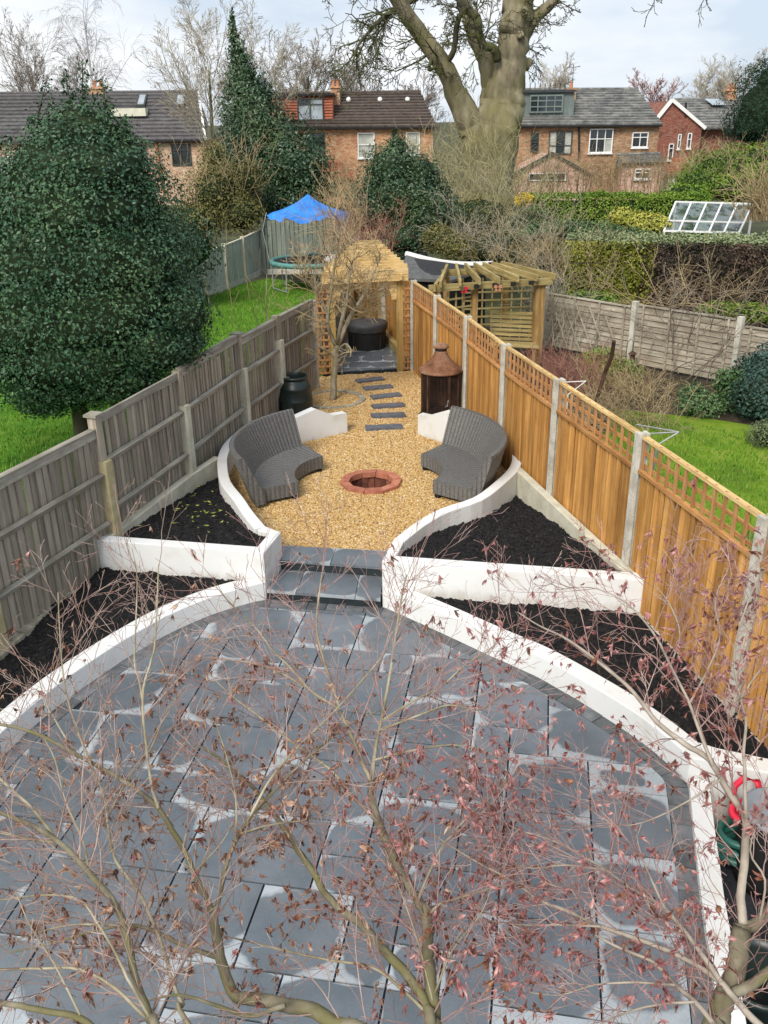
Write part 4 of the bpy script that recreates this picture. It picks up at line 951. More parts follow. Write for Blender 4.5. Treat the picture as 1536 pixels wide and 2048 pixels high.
# ---- right: new larch fence with square trellis on top, concrete posts
rf = E('trellis_fence', (2.0, 10, 0), 'new orange brown closeboard fence with trellis top and concrete posts', 'fence')
bm_new = [bmesh_box('board', (w, .018, 1), 'newwood_v') for w in (.060, .064, .068)]
bm_back = bmesh_box('board', (.06, .014, 1), 'newwood_v')
bm_tv = bmesh_box('trellis_slat', (.034, .016, .33), 'trellis')
ZT = 1.88; post_r = [tuple(p) for p in fr]
for k in range(len(post_r) - 1):
    a, c = np.array(post_r[k]), np.array(post_r[k + 1]); d = c - a; Ln = np.linalg.norm(d); t = d / Ln; ang = math.atan2(d[1], d[0]); nl = np.array([-t[1], t[0]]); m = a + d / 2
    zb = .17; zp = ZT - .36
    n = int((Ln - .12) / .088); sp = (Ln - .12) / n
    for i in range(n):
        p = a + t * (.06 + (i + .5) * sp) + nl * (.004 if i % 2 else 0.0)
        mk('board', bm_new[R_.randrange(3)], rf, (p[0], p[1], zb), (R_.uniform(-.004, .004), R_.uniform(-.004, .004), ang + R_.uniform(-.03, .05)), (1, 1, zp - zb))
        if i < n - 1:
            p = a + t * (.06 + (i + 1) * sp) - nl * .040
            mk('board', bm_back, rf, (p[0], p[1], zb), (0, 0, ang), (1, 1, zp - zb))
    for z, h in ((zp + .018, .036),):
        q = m + nl * .012
        b = B(); b.box((0, 0, 0), (Ln - .11, .05, h)); mk('rail', b.mesh('rail', 'trellis_h' if 'trellis_h' in MT else 'newwood_h'), rf, (q[0], q[1], z), (0, 0, ang))
    for z in (zp + .075, zp + .20):
        b = B(); b.box((0, 0, 0), (Ln - .115, .016, .034)); q = m - nl * .012
        mk('trellis_slat', b.mesh('trellis_slat', 'newwood_h'), rf, (q[0], q[1], z), (0, 0, ang))
    b = B(); b.box((0, 0, 0), (Ln - .11, .05, .030)); mk('top_rail', b.mesh('top_rail', 'palewood'), rf, (m[0], m[1], ZT - .012), (0, 0, ang))
    nv = 13
    for i in range(nv):
        p = a + t * (.075 + i * (Ln - .15) / (nv - 1)) + nl * .008
        mk('trellis_slat', bm_tv, rf, (p[0], p[1], zp + .034), (0, 0, ang))
    b = B(); b.box((0, 0, 0), (Ln - .09, .04, .17)); mk('gravel_board', b.mesh('gravel_board', 'concrete'), rf, (m[0], m[1], .083), (0, 0, ang))
for k, p in enumerate(post_r):
    t = np.array(post_r[min(k + 1, len(post_r) - 1)]) - np.array(post_r[max(k - 1, 0)]); ang = math.atan2(t[1], t[0]); z1 = ZT + .02
    # slotted concrete post: two cheeks and a web
    b = B(); b.box((0, .038, z1 / 2 - .2), (.09, .034, z1 + .4)); b.box((0, -.038, z1 / 2 - .2), (.09, .034, z1 + .4)); b.box((0, 0, z1 / 2 - .2), (.03, .042, z1 + .394))
    mk('concrete_post', b.mesh('concrete_post', 'concrete'), rf, (p[0], p[1], 0), (0, 0, ang))

# ---- pergola arch at the end
pg = E('garden_pergola', (-0.3, 17.5, .2), 'pale new timber pergola with stacked rafters over the dark paved end', 'pergola')
gate = [(-0.90, 16.28), (0.345, 16.50), (-0.66, 20.0), (-0.02, 20.05)]
for p in gate:
    b = B(); b.box((0, 0, .9), (.11, .11, 1.8)); mk('post', b.mesh('post', 'palewood_v'), pg, (p[0], p[1], .2), (0, 0, .1))
def bar_obj(name, mat, parent, a, c, w, h):
    a, c = np.array(a, float), np.array(c, float); d = c - a; Ln = np.linalg.norm(d)
    b = B(); b.box((0, 0, 0), (Ln, w, h)); m = (a + c) / 2
    return mk(name, b.mesh(name, mat), parent, m, (0, -math.asin(d[2] / Ln), math.atan2(d[1], d[0])))
for y_, z in ((-.07, 1.965), (-.07, 2.075)):
    bar_obj('front_beam', 'palewood', pg, (-1.05, 16.16 + y_, z), (0.50, 16.44 + y_, z), .045, .10)
bar_obj('side_beam', 'palewood', pg, (-0.92, 16.05, 1.99), (-0.62, 20.3, 1.99), .05, .10); bar_obj('side_beam', 'palewood', pg, (0.37, 16.25, 1.99), (-0.04, 20.4, 1.99), .05, .10)
for k in range(10):
    t = k / 9; y = 16.75 + t * 3.6
    bar_obj('rafter', 'palewood', pg, (-1.04 + .50 * t, y - .06, 2.09), (0.50 - .52 * t, y + .10, 2.09), .045, .10)
# curved corner braces
for sx, p in ((1, (-0.85, 16.24)), (-1, (0.29, 16.45))):
    V = []; n = 8
    for i in range(n + 1):
        a = i / n * math.pi / 2
        inner = (.36 - .36 * math.sin(a), -.36 + .36 * math.cos(a)) ; 
        V += [(sx * inner[0], 0, inner[1])]
    outer = [(sx * .36, 0, 0), (0, 0, 0), (0, 0, -.36)]
    poly = [(sx * (.36 - .30 * math.sin(i / n * math.pi / 2)) , -(.36 - .30 * math.cos(i / n * math.pi / 2)) ) for i in range(n + 1)]
    poly = [(sx * .36, 0.0)] + [(sx * (.36 - .27 * math.sin(i / n * 1.5708)) , -(.36 - .27 * math.sin((n - i) / n * 1.5708)) + .27 * 0) for i in range(n + 1)] + [(0.0, -.36), (0.0, 0.0)]
    VV = [(q[0], -.022, q[1]) for q in poly] + [(q[0], .022, q[1]) for q in poly]; m = len(poly)
    b = B(); b.add(VV, [tuple(range(m)), tuple(range(2 * m - 1, m - 1, -1))] + [(i, m + i, m + (i + 1) % m, (i + 1) % m) for i in range(m)])
    mk('corner_brace', b.mesh('corner_brace', 'palewood'), pg, (p[0], p[1], 1.92), (0, 0, .18))
def trellis_panel(name, label, a, c, z0, z1, nv, nh, mat='trellis', group=None):
    a, c = np.array(a), np.array(c); d = c - a; Ln = np.linalg.norm(d); ang = math.atan2(d[1], d[0]); m = (a + c) / 2
    e = E(name, (m[0], m[1], z0), label, 'trellis', group); t = d / Ln
    for i in range(nv):
        p = a + d * (i / (nv - 1)); b = B(); b.box((0, 0, (z1 - z0) / 2), (.032, .018, z1 - z0)); mk('upright_slat', b.mesh('upright_slat', mat), e, (p[0], p[1], z0), (0, 0, ang))
    for i in range(nh):
        z = z0 + (z1 - z0) * (i + .3) / nh; q = m + np.array([t[1], -t[0]]) * .019
        b = B(); b.box((0, 0, 0), (Ln + .03, .018, .034)); mk('cross_slat', b.mesh('cross_slat', mat), e, (q[0], q[1], z), (0, 0, ang))
    return e
trellis_panel('trellis', 'tall narrow red brown trellis between the pergola post and the new fence', (0.42, 16.46), (0.575, 16.49), .22, 1.84, 3, 13, group='narrow trellis panels beside the pergola')
trellis_panel('trellis', 'tall narrow red brown trellis between the old grey fence and pergola', (-1.16, 16.2), (-0.97, 16.24), .22, 1.84, 3, 13, group='narrow trellis panels beside the pergola')
# fences round the dark end: boards behind the pergola
ef = E('end_fence', (-0.4, 18.5, 0), 'narrow orange board fence closing the paved end behind the pergola', 'fence')
for (a, c) in (((0.60, 16.6), (0.10, 19.3)), ((0.10, 19.3), (-0.02, 20.3)), ((-0.78, 20.35), (-0.02, 20.35)), ((-1.2, 16.3), (-0.78, 20.3))):
    a, c = np.array(a), np.array(c); d = c - a; Ln = np.linalg.norm(d); t = d / Ln; ang = math.atan2(d[1], d[0]); n = max(2, int(Ln / .08))
    for i in range(n):
        p = a + d * ((i + .5) / n); mk('board', bm_new[i % 3] if a[0] > -1 else bm_old[i % 3], ef, (p[0], p[1], .3), (0, 0, ang + .14), (1, 1, 1.5))
for p in ((0.05, 19.2),):
    b = B(); b.box((0, 0, .8), (.09, .09, 1.9)); mk('concrete_post', b.mesh('concrete_post', 'concrete'), ef, (p[0], p[1], 0), (0, 0, .1))
for (a, c) in (((0.52, 16.62), (0.04, 19.3)), ((-1.1, 16.4), (-0.75, 20.0))):
    bar_obj('sleeper', 'perg', ef, (*a, .31), (*c, .31), .10, .18)
b = B(); b.prism([(-1.12, 16.33), (0.55, 16.6), (-0.02, 20.35), (-0.8, 20.35)], -.1, .222); pe = b.build('paved_end', 'joint'); pe['kind'] = 'structure'
pp = [(-1.0, 16.36), (0.5, 16.62), (0.03, 20.2), (-0.75, 20.2)]
for i in range(-4, 3):
    for j in range(9):
        u0 = i * .42 + (.21 if j % 2 else 0); y0 = 16.2 + j * .45
        poly = [(u0 + .004, y0 + .004), (u0 + .416, y0 + .004), (u0 + .416, y0 + .446), (u0 + .004, y0 + .446)]
        for k in range(4): 
            if len(poly) >= 3: poly = clip(poly, pp[(k + 1) % 4], pp[k])
        if len(poly) < 3: continue
        bb = B(); bb.prism(poly, .19, .235); o = bb.build('paving_slab', 'slab', pe); o.color = (-.3, 0, 0, 1)
# covered round table
rt = E('covered_table', (-0.30, 18.35, .235), 'round table under a dark grey cover inside the pergola', 'table')
b = B(); b.lathe([(.42, -.16), (.435, -.08), (.435, -.02), (.42, .0), (.34, .015), (.2, .022), (.01, .026)], (-0.30, 18.35, .76), 36, False); b.build('cover', 'cover', rt, True)
for k in range(8):
    a = k * math.tau / 8; b = B(); b.box((-0.30 + .37 * math.cos(a), 18.35 + .37 * math.sin(a), .46), (.05, .05, .45)); b.build('leg', 'black', rt)
b = B(); b.lathe([(.385, -.06), (.40, .3)], (-0.30, 18.35, .30), 24, False); b.build('inner_skirt', 'black', rt, True)

# ---- hose reel, bin and pot in the side passage
hc = G(1478, 1650, -.1)
hr_ = E('hose_reel', (hc[0], hc[1], -.42), 'red and green hose reel standing below the right white wall', 'hose reel')
b = B()
ar = np.linspace(0, math.tau, 25); c0 = (hc[0] + .06, hc[1] - .02, .03)
b.tube([(c0[0] + .135 * math.cos(a), c0[1] + .09 * math.sin(a), c0[2] + .02 * math.sin(a)) for a in ar], .026, 8); b.tube([(c0[0] + .10 * math.cos(a), c0[1] + .07 * math.sin(a), c0[2] - .05) for a in ar], .03, 8)
b.build('red_coil', 'red', hr_, True)
b = B(); b.tube([(c0[0] - .10, c0[1] + .09, c0[2]), (c0[0] - .09, c0[1] + .13, c0[2] + .13), (c0[0] - .02, c0[1] + .15, c0[2] + .19), (c0[0] + .07, c0[1] + .13, c0[2] + .17), (c0[0] + .11, c0[1] + .09, c0[2] + .03)], .024, 8); b.build('handle', 'red', hr_, True)
b = B()
for r, z in ((.17, -.12), (.175, -.2), (.165, -.28)):
    b.tube([(c0[0] - .06 + r * math.cos(a), c0[1] - .07 + .8 * r * math.sin(a), c0[2] + z) for a in ar], .03, 8)
b.build('green_hose', 'green', hr_, True)
b = B(); b.box((c0[0], c0[1], -.33), (.28, .16, .18)); b.build('base', 'black', hr_)
wb = G(1556, 1625, .2)
bn = E('water_butt', (wb[0], wb[1], -.42), 'black barrel with round grey lid beside the red hose reel', 'water butt')
b = B(); b.lathe([(.20, 0), (.23, .1), (.235, .35), (.215, .55), (.215, .6)], (wb[0], wb[1], -.42), 30); b.build('barrel', 'black', bn, True)
b = B(); b.lathe([(.22, .0), (.235, .01), (.235, .035), (.215, .04), (.205, .03), (.02, .045)], (wb[0], wb[1], .18), 32, False); b.build('lid', 'greylid', bn, True)
pt = G(1500, 1960, -.1)
b = B(); b.lathe([(.16, 0), (.20, .05), (.24, .34), (.255, .36), (.255, .40), (.23, .40), (.21, .34)], (pt[0] + .05, pt[1], -.42), 30, False)
o = b.build('plant_pot', 'bluegreen_pot' if 'bluegreen_pot' in MT else 'plastic', smooth=True); props(o, 'glossy dark teal plant pot below the mossy maple trunk', 'plant pot')

# ================================================================== HOUSES (far row, about 70 m off)
HY = 70.0
def box_px(b, x0, y0, x1, y1, Y, th, proud=0.0):
    """upright block whose front face fills the survey rectangle at distance Y"""
    a = D(x0, y1, Y - proud); c = D(x1, y0, Y - proud)
    b.box(((a[0] + c[0]) / 2, Y - proud + th / 2, (a[2] + c[2]) / 2), (abs(c[0] - a[0]), th, abs(c[2] - a[2])))
def window(root, x0, y0, x1, y1, nx, rows, frame='whitepaint', pane='pane', Y=HY, sill=True, bw=0.07):
    a = D(x0, y1, Y); c = D(x1, y0, Y); X0, Z0, X1, Z1 = a[0], a[2], c[0], c[2]
    b = B(); yf = Y - .045
    for x in (X0 + bw / 2, X1 - bw / 2): b.box((x, yf, (Z0 + Z1) / 2), (bw, .12, Z1 - Z0))
    for z in (Z0 + bw / 2, Z1 - bw / 2): b.box(((X0 + X1) / 2, yf - .003, z), (X1 - X0, .12, bw))
    for i in range(1, nx): b.box((X0 + (X1 - X0) * i / nx, yf + .003, (Z0 + Z1) / 2), (bw * .75, .11, Z1 - Z0 - .02))
    for f in rows: b.box(((X0 + X1) / 2, yf + .005, Z0 + (Z1 - Z0) * f), (X1 - X0 - .02, .105, bw * .8))
    w = b.build('window', frame, root)
    zs = [0] + list(rows) + [1]; k = 0
    for i in range(nx):
        for j in range(len(zs) - 1):
            xa, xb = X0 + (X1 - X0) * i / nx + .01, X0 + (X1 - X0) * (i + 1) / nx - .01; za, zb = Z0 + (Z1 - Z0) * zs[j] + .01, Z0 + (Z1 - Z0) * zs[j + 1] - .01
            b = B(); b.box(((xa + xb) / 2, Y - .015, (za + zb) / 2), (xb - xa, .012, zb - za))
            pm_ = pane[k % len(pane)] if isinstance(pane, (list, tuple)) else pane; k += 1
            b.build('pane', pm_, w)
    if sill:
        b = B(); b.box(((X0 + X1) / 2, Y - .09, Z0 - .05), (X1 - X0 + .12, .2, .09)); b.build('sill', 'whitepaint' if frame == 'whitepaint' else 'concrete', w)
    return w
def roof(root, ex0, ey0, ex1, ey1, rx0, ry0, rx1, ry1, mat, n, depth=4.2, Y=HY, name='roof'):
    """front roof slope laid course by course from eaves to ridge; returns the roof part"""
    e0, e1 = D(ex0, ey0, Y - .35), D(ex1, ey1, Y - .35); r0, r1 = D(rx0, ry0, Y + depth), D(rx1, ry1, Y + depth)
    b = B(); bx0 = r0 + (0, 3.5, -2.2); bx1 = r1 + (0, 3.5, -2.2)
    Vq = [e0 - (0, 0, .12), e1 - (0, 0, .12), r1 - (0, 0, .10), r0 - (0, 0, .10), bx1, bx0]
    b.add(Vq, [(0, 1, 2, 3), (3, 2, 4, 5), (1, 4, 2), (0, 3, 5), (0, 5, 4, 1)])
    rf_ = b.build(name, mat, root)
    for k in range(n):
        t0, t1 = k / n, (k + 1.25) / n
        q = [e0 + (r0 - e0) * t0, e1 + (r1 - e1) * t0, e1 + (r1 - e1) * min(t1, 1), e0 + (r0 - e0) * min(t1, 1)]
        up0, up1 = np.array([0, -.05, .12]), np.array([0, 0, .004])
        bb = B(); bb.add([q[0] + up0, q[1] + up0, q[2] + up1, q[3] + up1, q[0] - (0, 0, .06), q[1] - (0, 0, .06), q[2] - (0, 0, .08), q[3] - (0, 0, .08)],
                         [(0, 1, 2, 3), (0, 4, 5, 1), (1, 5, 6, 2), (2, 6, 7, 3), (3, 7, 4, 0), (4, 7, 6, 5)])
        bb.build('tile_course', mat, rf_)
    b = B(); b.tube([r0 + (-.05, 0, .02), r1 + (.05, 0, .02)], .13, 8); b.build('ridge_tile', mat, rf_)
    return rf_
def chimney(root, x0, x1, ytop, ybot, Y, mat, pots):
    b = B(); box_px(b, x0, ytop, x1, ybot, Y, .9); b.build('chimney', mat, root)
    a = D(x0, ytop, Y); c = D(x1, ytop, Y); 
    b = B(); b.box(((a[0] + c[0]) / 2, Y + .45, a[2] + .06), (c[0] - a[0] + .16, 1.06, .13)); b.build('chimney_cap', mat, root)
    for i in range(pots):
        x = a[0] + (c[0] - a[0]) * (i + .5) / pots; b = B(); b.lathe([(.13, .12), (.11, .5), (.14, .52), (.14, .58), (.09, .58)], (x, Y + .45, a[2]), 12); b.build('chimney_pot', 'terracotta', root)
def gutter(root, x0, y0, x1, y1, Y=HY, mat='black'):
    bar_obj('gutter', mat, root, D(x0, y0, Y - .42), D(x1, y1, Y - .42), .12, .12)
def wall_block(root, x0, y0, x1, Y, mat, depth=8, name='wall', zb=-1.2):
    a = D(x0, y0, Y); c = D(x1, y0, Y); z1 = (a[2] + c[2]) / 2
    b = B(); b.box(((a[0] + c[0]) / 2, Y + depth / 2, (zb + z1) / 2), (abs(c[0] - a[0]), depth, z1 - zb)); return b.build(name, mat, root)

# left terrace
h = E('terraced_house', (-15, HY + 3, -1.05), 'long pale brick house with dark grey tiled roof behind the big holly bush', 'house')
wall_block(h, -60, 284, 402, HY, 'brk_buff')
roof(h, -70, 284, 410, 281, -70, 188, 395, 184, 'tile_dark', 13)
window(h, 346, 288, 380, 331, 2, [.72], 'greypaint', 'pane', sill=False)
window(h, 272, 290, 292, 330, 1, [.5], 'greypaint', 'pane', sill=False)
window(h, -2, 312, 22, 345, 1, [.5], 'whitepaint', 'curtain')
gutter(h, 205, 283, 410, 281)
bar_obj('downpipe', 'terracotta', h, D(311, 283, HY - .15), D(326, 386, HY - .15), .14, .14)
b = B(); box_px(b, 222, 216, 290, 233, HY + 1.4, 1.6); b.build('dormer_box', 'cream', h)
for x0, x1 in ((272, 296), (349, 374)):
    a, c = D(x0, 213, HY + 2.6), D(x1, 191, HY + 3.9)
    b = B(); b.add([(a[0], a[1] - .1, a[2] + .10), (c[0], a[1] - .1, a[2] + .10), (c[0], c[1] - .1, c[2] + .10), (a[0], c[1] - .1, c[2] + .10), (a[0], a[1], a[2] - .2), (c[0], a[1], a[2] - .2), (c[0], c[1], c[2] - .2), (a[0], c[1], c[2] - .2)], [(0, 1, 2, 3), (0, 4, 5, 1), (1, 5, 6, 2), (2, 6, 7, 3), (3, 7, 4, 0)]); w = b.build('rooflight', 'greypaint', h)
    b = B(); m_ = .12; b.add([(a[0] + m_, a[1], a[2] + .16), (c[0] - m_, a[1], a[2] + .16), (c[0] - m_, c[1] - .2, c[2] + .06), (a[0] + m_, c[1] - .2, c[2] + .06)], [(0, 1, 2, 3)]); b.build('pane', 'skylight', w)
chimney(h, 180, 205, 178, 205, HY + 4, 'brk_orange', 2)
bar_obj('verge', 'whitepaint', h, D(411, 282, HY - .36), D(396, 184, HY + 4.15), .16, .2)
# middle semi
h = E('semi_detached_house', (-1.5, HY + 3, -1.05), 'orange brick house with brown tiled roof and red tile hung dormer', 'house')
wall_block(h, 470, 256, 866, HY, 'brk_orange')
roof(h, 460, 256, 874, 254, 470, 189, 840, 184, 'tile_brown', 12)
gutter(h, 460, 257, 874, 255)
b = B(); box_px(b, 532, 192, 665, 246, HY + .6, 4.0); dm = b.build('dormer', 'tile_red', h)
for k in range(9):
    b = B(); y = 194 + k * 5.6; a, c = D(532, y + 5.9, HY + .57), D(665, y, HY + .57); b.add([(a[0], HY + .53, a[2]), (c[0], HY + .53, a[2]), (c[0], HY + .585, c[2]), (a[0], HY + .585, c[2])], [(0, 1, 2, 3)]); b.build('tile_course', 'tile_red', dm)
b = B(); box_px(b, 527, 186, 668, 193, HY + .3, 4.4); b.build('dormer_roof', 'black', h)
window(h, 596, 196, 646, 241, 2, [.72], 'greypaint', ['skylight', 'pane', 'skylight', 'skylight'], HY + .52, False)
window(h, 612, 266, 649, 318, 1, [.5], 'greypaint', 'pane')
window(h, 716, 265, 749, 316, 1, [.52], 'whitepaint', 'curtain')
window(h, 812, 264, 840, 310, 1, [.45], 'whitepaint', 'curtain')
for x in (697, 760, 815):
    b = B(); a = D(x, 202, HY + 3.1); b.lathe([(.16, 0), (.2, .15), (.12, .3), (.02, .33)], (a[0], a[1], a[2] - .05), 10); b.build('roof_vent', 'whitepaint', h)
roof(h, 618, 358, 708, 356, 630, 326, 682, 326, 'tile_red', 8, 1.4, HY - 1.6, 'porch_roof')
wall_block(h, 622, 358, 702, HY - 1.6, 'brk_orange', 1.5, 'porch_wall')
window(h, 650, 368, 675, 392, 1, [], 'greypaint', 'pane', HY - 1.62, False)
chimney(h, 662, 679, 176, 222, HY + 2.4, 'brk_orange', 2)
bar_obj('downpipe', 'black', h, D(786, 258, HY - .15), D(788, 380, HY - .15), .12, .12)
b = B(); a = D(672, 176, HY + 2.8); b.tube([a, a + (0, 0, 1.5)], .025, 5); b.tube([a + (-.5, 0, 1.3), a + (.5, 0, 1.4)], .018, 4)
for k in range(5): b.tube([a + (-.45 + .22 * k, -.22, 1.31 + .02 * k), a + (-.45 + .22 * k, .22, 1.31 + .02 * k)], .014, 4)
b.build('aerial', 'greypaint', h)
a = D(648, 344, HY - .3); b = B(); b.lathe([(.02, 0), (.18, .04), (.28, .12)], (0, 0, 0), 14, False); mk('satellite_dish', b.mesh('satellite_dish', 'whitepaint', True), h, a, (1.2, 0, .3))
# right semi
h = E('semi_detached_house', (13, HY + 3, -1.05), 'brown brick house with slate roof and grey clad flat roofed dormer', 'house')
wall_block(h, 1022, 252, 1319, HY, 'brk_brown')
roof(h, 1012, 252, 1325, 250, 1020, 180, 1275, 179, 'tile_slate', 14)
gutter(h, 1012, 253, 1325, 251)
b = B(); box_px(b, 1020, 184, 1148, 242, HY + .7, 4.0); dm = b.build('dormer', 'cladding', h)
for k in range(11):
    b = B(); x = 1022 + k * 12.4; box_px(b, x, 186, x + 1.3, 241, HY + .7, .04, .045); b.build('cladding_seam', 'cladding', dm)
b = B(); box_px(b, 1016, 179, 1151, 186, HY + .45, 4.3); b.build('dormer_roof', 'greypaint', h)
window(h, 1058, 189, 1127, 226, 4, [.34, .67], 'cladding', 'pane', HY + .62, False, .10)
window(h, 1024, 193, 1033, 226, 1, [], 'whitepaint', 'skylight', HY + .62, False)
for k in range(10):
    a = D(1040 + k * 10, 179, HY + 1.2); b = B(); b.tube([a, a + (0, 0, .42)], .03, 5); b.build('roof_spike', 'black', h)
chimney(h, 1136, 1153, 180, 215, HY + 2.6, 'brk_brown', 1)
window(h, 1096, 262, 1145, 309, 3, [.38], 'greypaint', ['curtain', 'curtain', 'pane', 'pane', 'curtain', 'curtain'], sill=False)
window(h, 1176, 257, 1227, 306, 3, [.58], 'whitepaint', ['pane', 'pane', 'pane', 'pane', 'curtain', 'pane'])
window(h, 1262, 264, 1297, 295, 2, [.66], 'whitepaint', 'pane')
window(h, 1060, 265, 1078, 305, 1, [.5], 'greypaint', 'pane', sill=False)
roof(h, 1244, 325, 1328, 322, 1234, 310, 1318, 308, 'tile_slate', 6, 1.6, HY - 1.6, 'lean_to_roof')
wall_block(h, 1246, 324, 1324, HY - 1.6, 'brk_pink', 1.5, 'lean_to_wall')
window(h, 1268, 337, 1300, 358, 2, [.62], 'whitepaint', 'pane', HY - 1.62)
bar_obj('downpipe', 'black', h, D(1158, 254, HY - .15), D(1158, 320, HY - .15), .12, .12)
b = B(); a = D(1144, 180, HY + 3.0); b.tube([a, a + (0, 0, 1.7)], .025, 5); b.tube([a + (-.5, 0, 1.5), a + (.5, 0, 1.55)], .018, 4)
b.build('aerial', 'greypaint', h)
# gabled extension
Yx = HY - 4.5
a0, a1, ap = D(1022, 352, Yx), D(1180, 350, Yx), D(1104, 309, Yx)
b = B(); b.add([(a0[0], Yx, -1.2), (a1[0], Yx, -1.2), a1, ap, a0] + [(p[0], Yx + 4.4, p[2]) for p in ((a0[0], 0, -1.2), (a1[0], 0, -1.2), a1, ap, a0)], [(0, 1, 2, 3, 4), (1, 6, 7, 2), (2, 7, 8, 3), (3, 8, 9, 4), (4, 9, 5, 0)]); b.build('extension_wall', 'brk_pink', h)
bar_obj('extension_verge', 'greypaint', h, a0 + (-.2, -.1, -.05), ap + (0, -.1, .1), .3, .14); bar_obj('extension_verge', 'greypaint', h, ap + (0, -.102, .1), a1 + (.2, -.1, -.05), .3, .14)
window(h, 1056, 345, 1132, 362, 2, [], 'whitepaint', 'pane', Yx, False)
# far right gabled house
HF = 78.0
h = E('gabled_house', (25, HF + 4, -1.05), 'dark red brick house with white bargeboards and grey roof at far right', 'house')
g0, g1, gt = D(1317, 236, HF), D(1404, 254, HF), D(1343, 203, HF)
b = B(); pts = [(g0[0], HF, -1.2), (g1[0], HF, -1.2), tuple(g1), tuple(gt), tuple(g0)]
b.add(pts + [(p[0], HF + 8, p[2]) for p in pts], [(0, 1, 2, 3, 4), (1, 6, 7, 2), (2, 7, 8, 3), (3, 8, 9, 4), (4, 9, 5, 0), (5, 9, 8, 7, 6)]); b.build('wall', 'brk_red', h)
bar_obj('bargeboard', 'whitepaint', h, g0 + (-.35, -.12, -.3), gt + (0, -.12, .12), .22, .26); bar_obj('bargeboard', 'whitepaint', h, gt + (0, -.123, .12), g1 + (.25, -.12, -.1), .22, .26)
wall_block(h, 1400, 256, 1536, HF + 1.5, 'brk_red', 6, 'side_wall')
rf2 = roof(h, 1398, 256, 1545, 254, 1346, 200, 1500, 197, 'tile_slate', 11, 4.5, HF + 1.0)
chimney(h, 1456, 1474, 182, 200, HF + 5, 'brk_orange', 2)
a, c = D(1424, 214, HF + 3.6), D(1444, 201, HF + 4.9)
b = B(); b.add([(a[0], a[1] - .1, a[2] + .15), (c[0], a[1] - .1, a[2] + .15), (c[0] - .3, c[1] - .1, c[2] + .15), (a[0] - .3, c[1] - .1, c[2] + .15)], [(0, 1, 2, 3)]); b.build('rooflight', 'skylight', h)
window(h, 1334, 287, 1348, 321, 1, [.72], 'whitepaint', 'pane', HF); window(h, 1353, 268, 1363, 298, 1, [.6], 'whitepaint', 'pane', HF); window(h, 1372, 266, 1384, 297, 1, [.6], 'whitepaint', 'pane', HF)
bar_obj('downpipe', 'black', h, D(1372, 205, HF - .1), D(1371, 232, HF - .1), .13, .13)
roof(h, 1332, 346, 1382, 345, 1345, 320, 1378, 318, 'tile_red', 5, 1.5, HF - 3, 'porch_roof'); wall_block(h, 1338, 346, 1372, HF - 3, 'cream', 2, 'porch_wall')

# ================================================================== NEIGHBOURING GARDENS
LG = -0.02
b = B(); n = 40
lp = [(-3.35, 7.4), (-2.4, 11.2), (-1.75, 13.95), (-1.1, 16.2), (-0.9, 20.4), (-1.4, 27.3), (-3.6, 29.0), (-4.2, 28.2), (-5.3, 25.8), (-9.5, 17), (-14, 8), (-9, 4)]
b.prism(lp, -.3, LG); o = b.build('left_lawn', 'lawn', org=(0, 0, 0)); o['kind'] = 'structure'
def grass(name, poly, z, dens, h, mt='lawn'):
    bb = B(); bb.add([(p[0], p[1], z) for p in poly], [tuple(range(len(poly)))]); oo = bb.build(name, mt, org=(0, 0, 0)); oo['kind'] = 'stuff'
    return scatter(oo, dens, h, 'blade', 6, 1, .6, 1.5, True)
grass('grass', [(-3.45, 7.4), (-2.5, 11.2), (-1.85, 13.95), (-1.2, 16.2), (-1.0, 20.4), (-1.5, 27.2), (-3.6, 28.9), (-5.2, 25.7), (-7, 19), (-6.5, 8)], LG + .004, 420, .007)
# far pale fence on the left and the grey-green one across the back
def simple_fence(name, label, P, zb, zt, mat, pmat, bwid=.14, every=1):
    e = E(name, (*P[0], zb), label, 'fence')
    bmn = [bmesh_box('board', (bwid - .012, .016, 1), mat)]
    for k in range(len(P) - 1):
        a, c = np.array(P[k]), np.array(P[k + 1]); d = c - a; Ln = np.linalg.norm(d); ang = math.atan2(d[1], d[0]); n = max(1, int(Ln / bwid))
        for i in range(n):
            t = (i + .5) / n; p = a + d * t; z1 = zt[k] + (zt[k + 1] - zt[k]) * t
            mk('board', bmn[0], e, (p[0], p[1], zb), (0, 0, ang + .05), (1, 1, z1 - zb))
        q = (a + c) / 2
        bar_obj('gravel_board', 'concrete', e, (*a, zb + .07), (*c, zb + .07), .05, .17)
        bar_obj('top_rail', pmat, e, (*a, zt[k]), (*c, zt[k + 1]), .07, .035)
    for p, z in zip(P, zt):
        b = B(); b.box((0, 0, 0), (.10, .12, z - zb + .06)); mk('concrete_post', b.mesh('concrete_post', pmat), e, (p[0], p[1] - .03, (z + zb) / 2 + .03))
    return e
FL = [(-7.2, 20.4), (-6.1, 23.0), (-5.05, 25.75), (-4.60, 27.0), (-4.25, 28.4), (-3.86, 30.2)]
simple_fence('board_fence', 'pale grey panel fence with concrete posts left of the trampoline', FL, LG, [1.2, 1.22, 1.22, 1.26, 1.30, 1.38], 'palefence', 'cream_post')
simple_fence('board_fence', 'grey green vertical board fence behind the blue trampoline canopy', [(-3.8, 29.9), (-1.9, 29.9), (0.1, 29.9)], LG, [1.72, 1.74, 1.72], 'darkfence', 'darkfence')
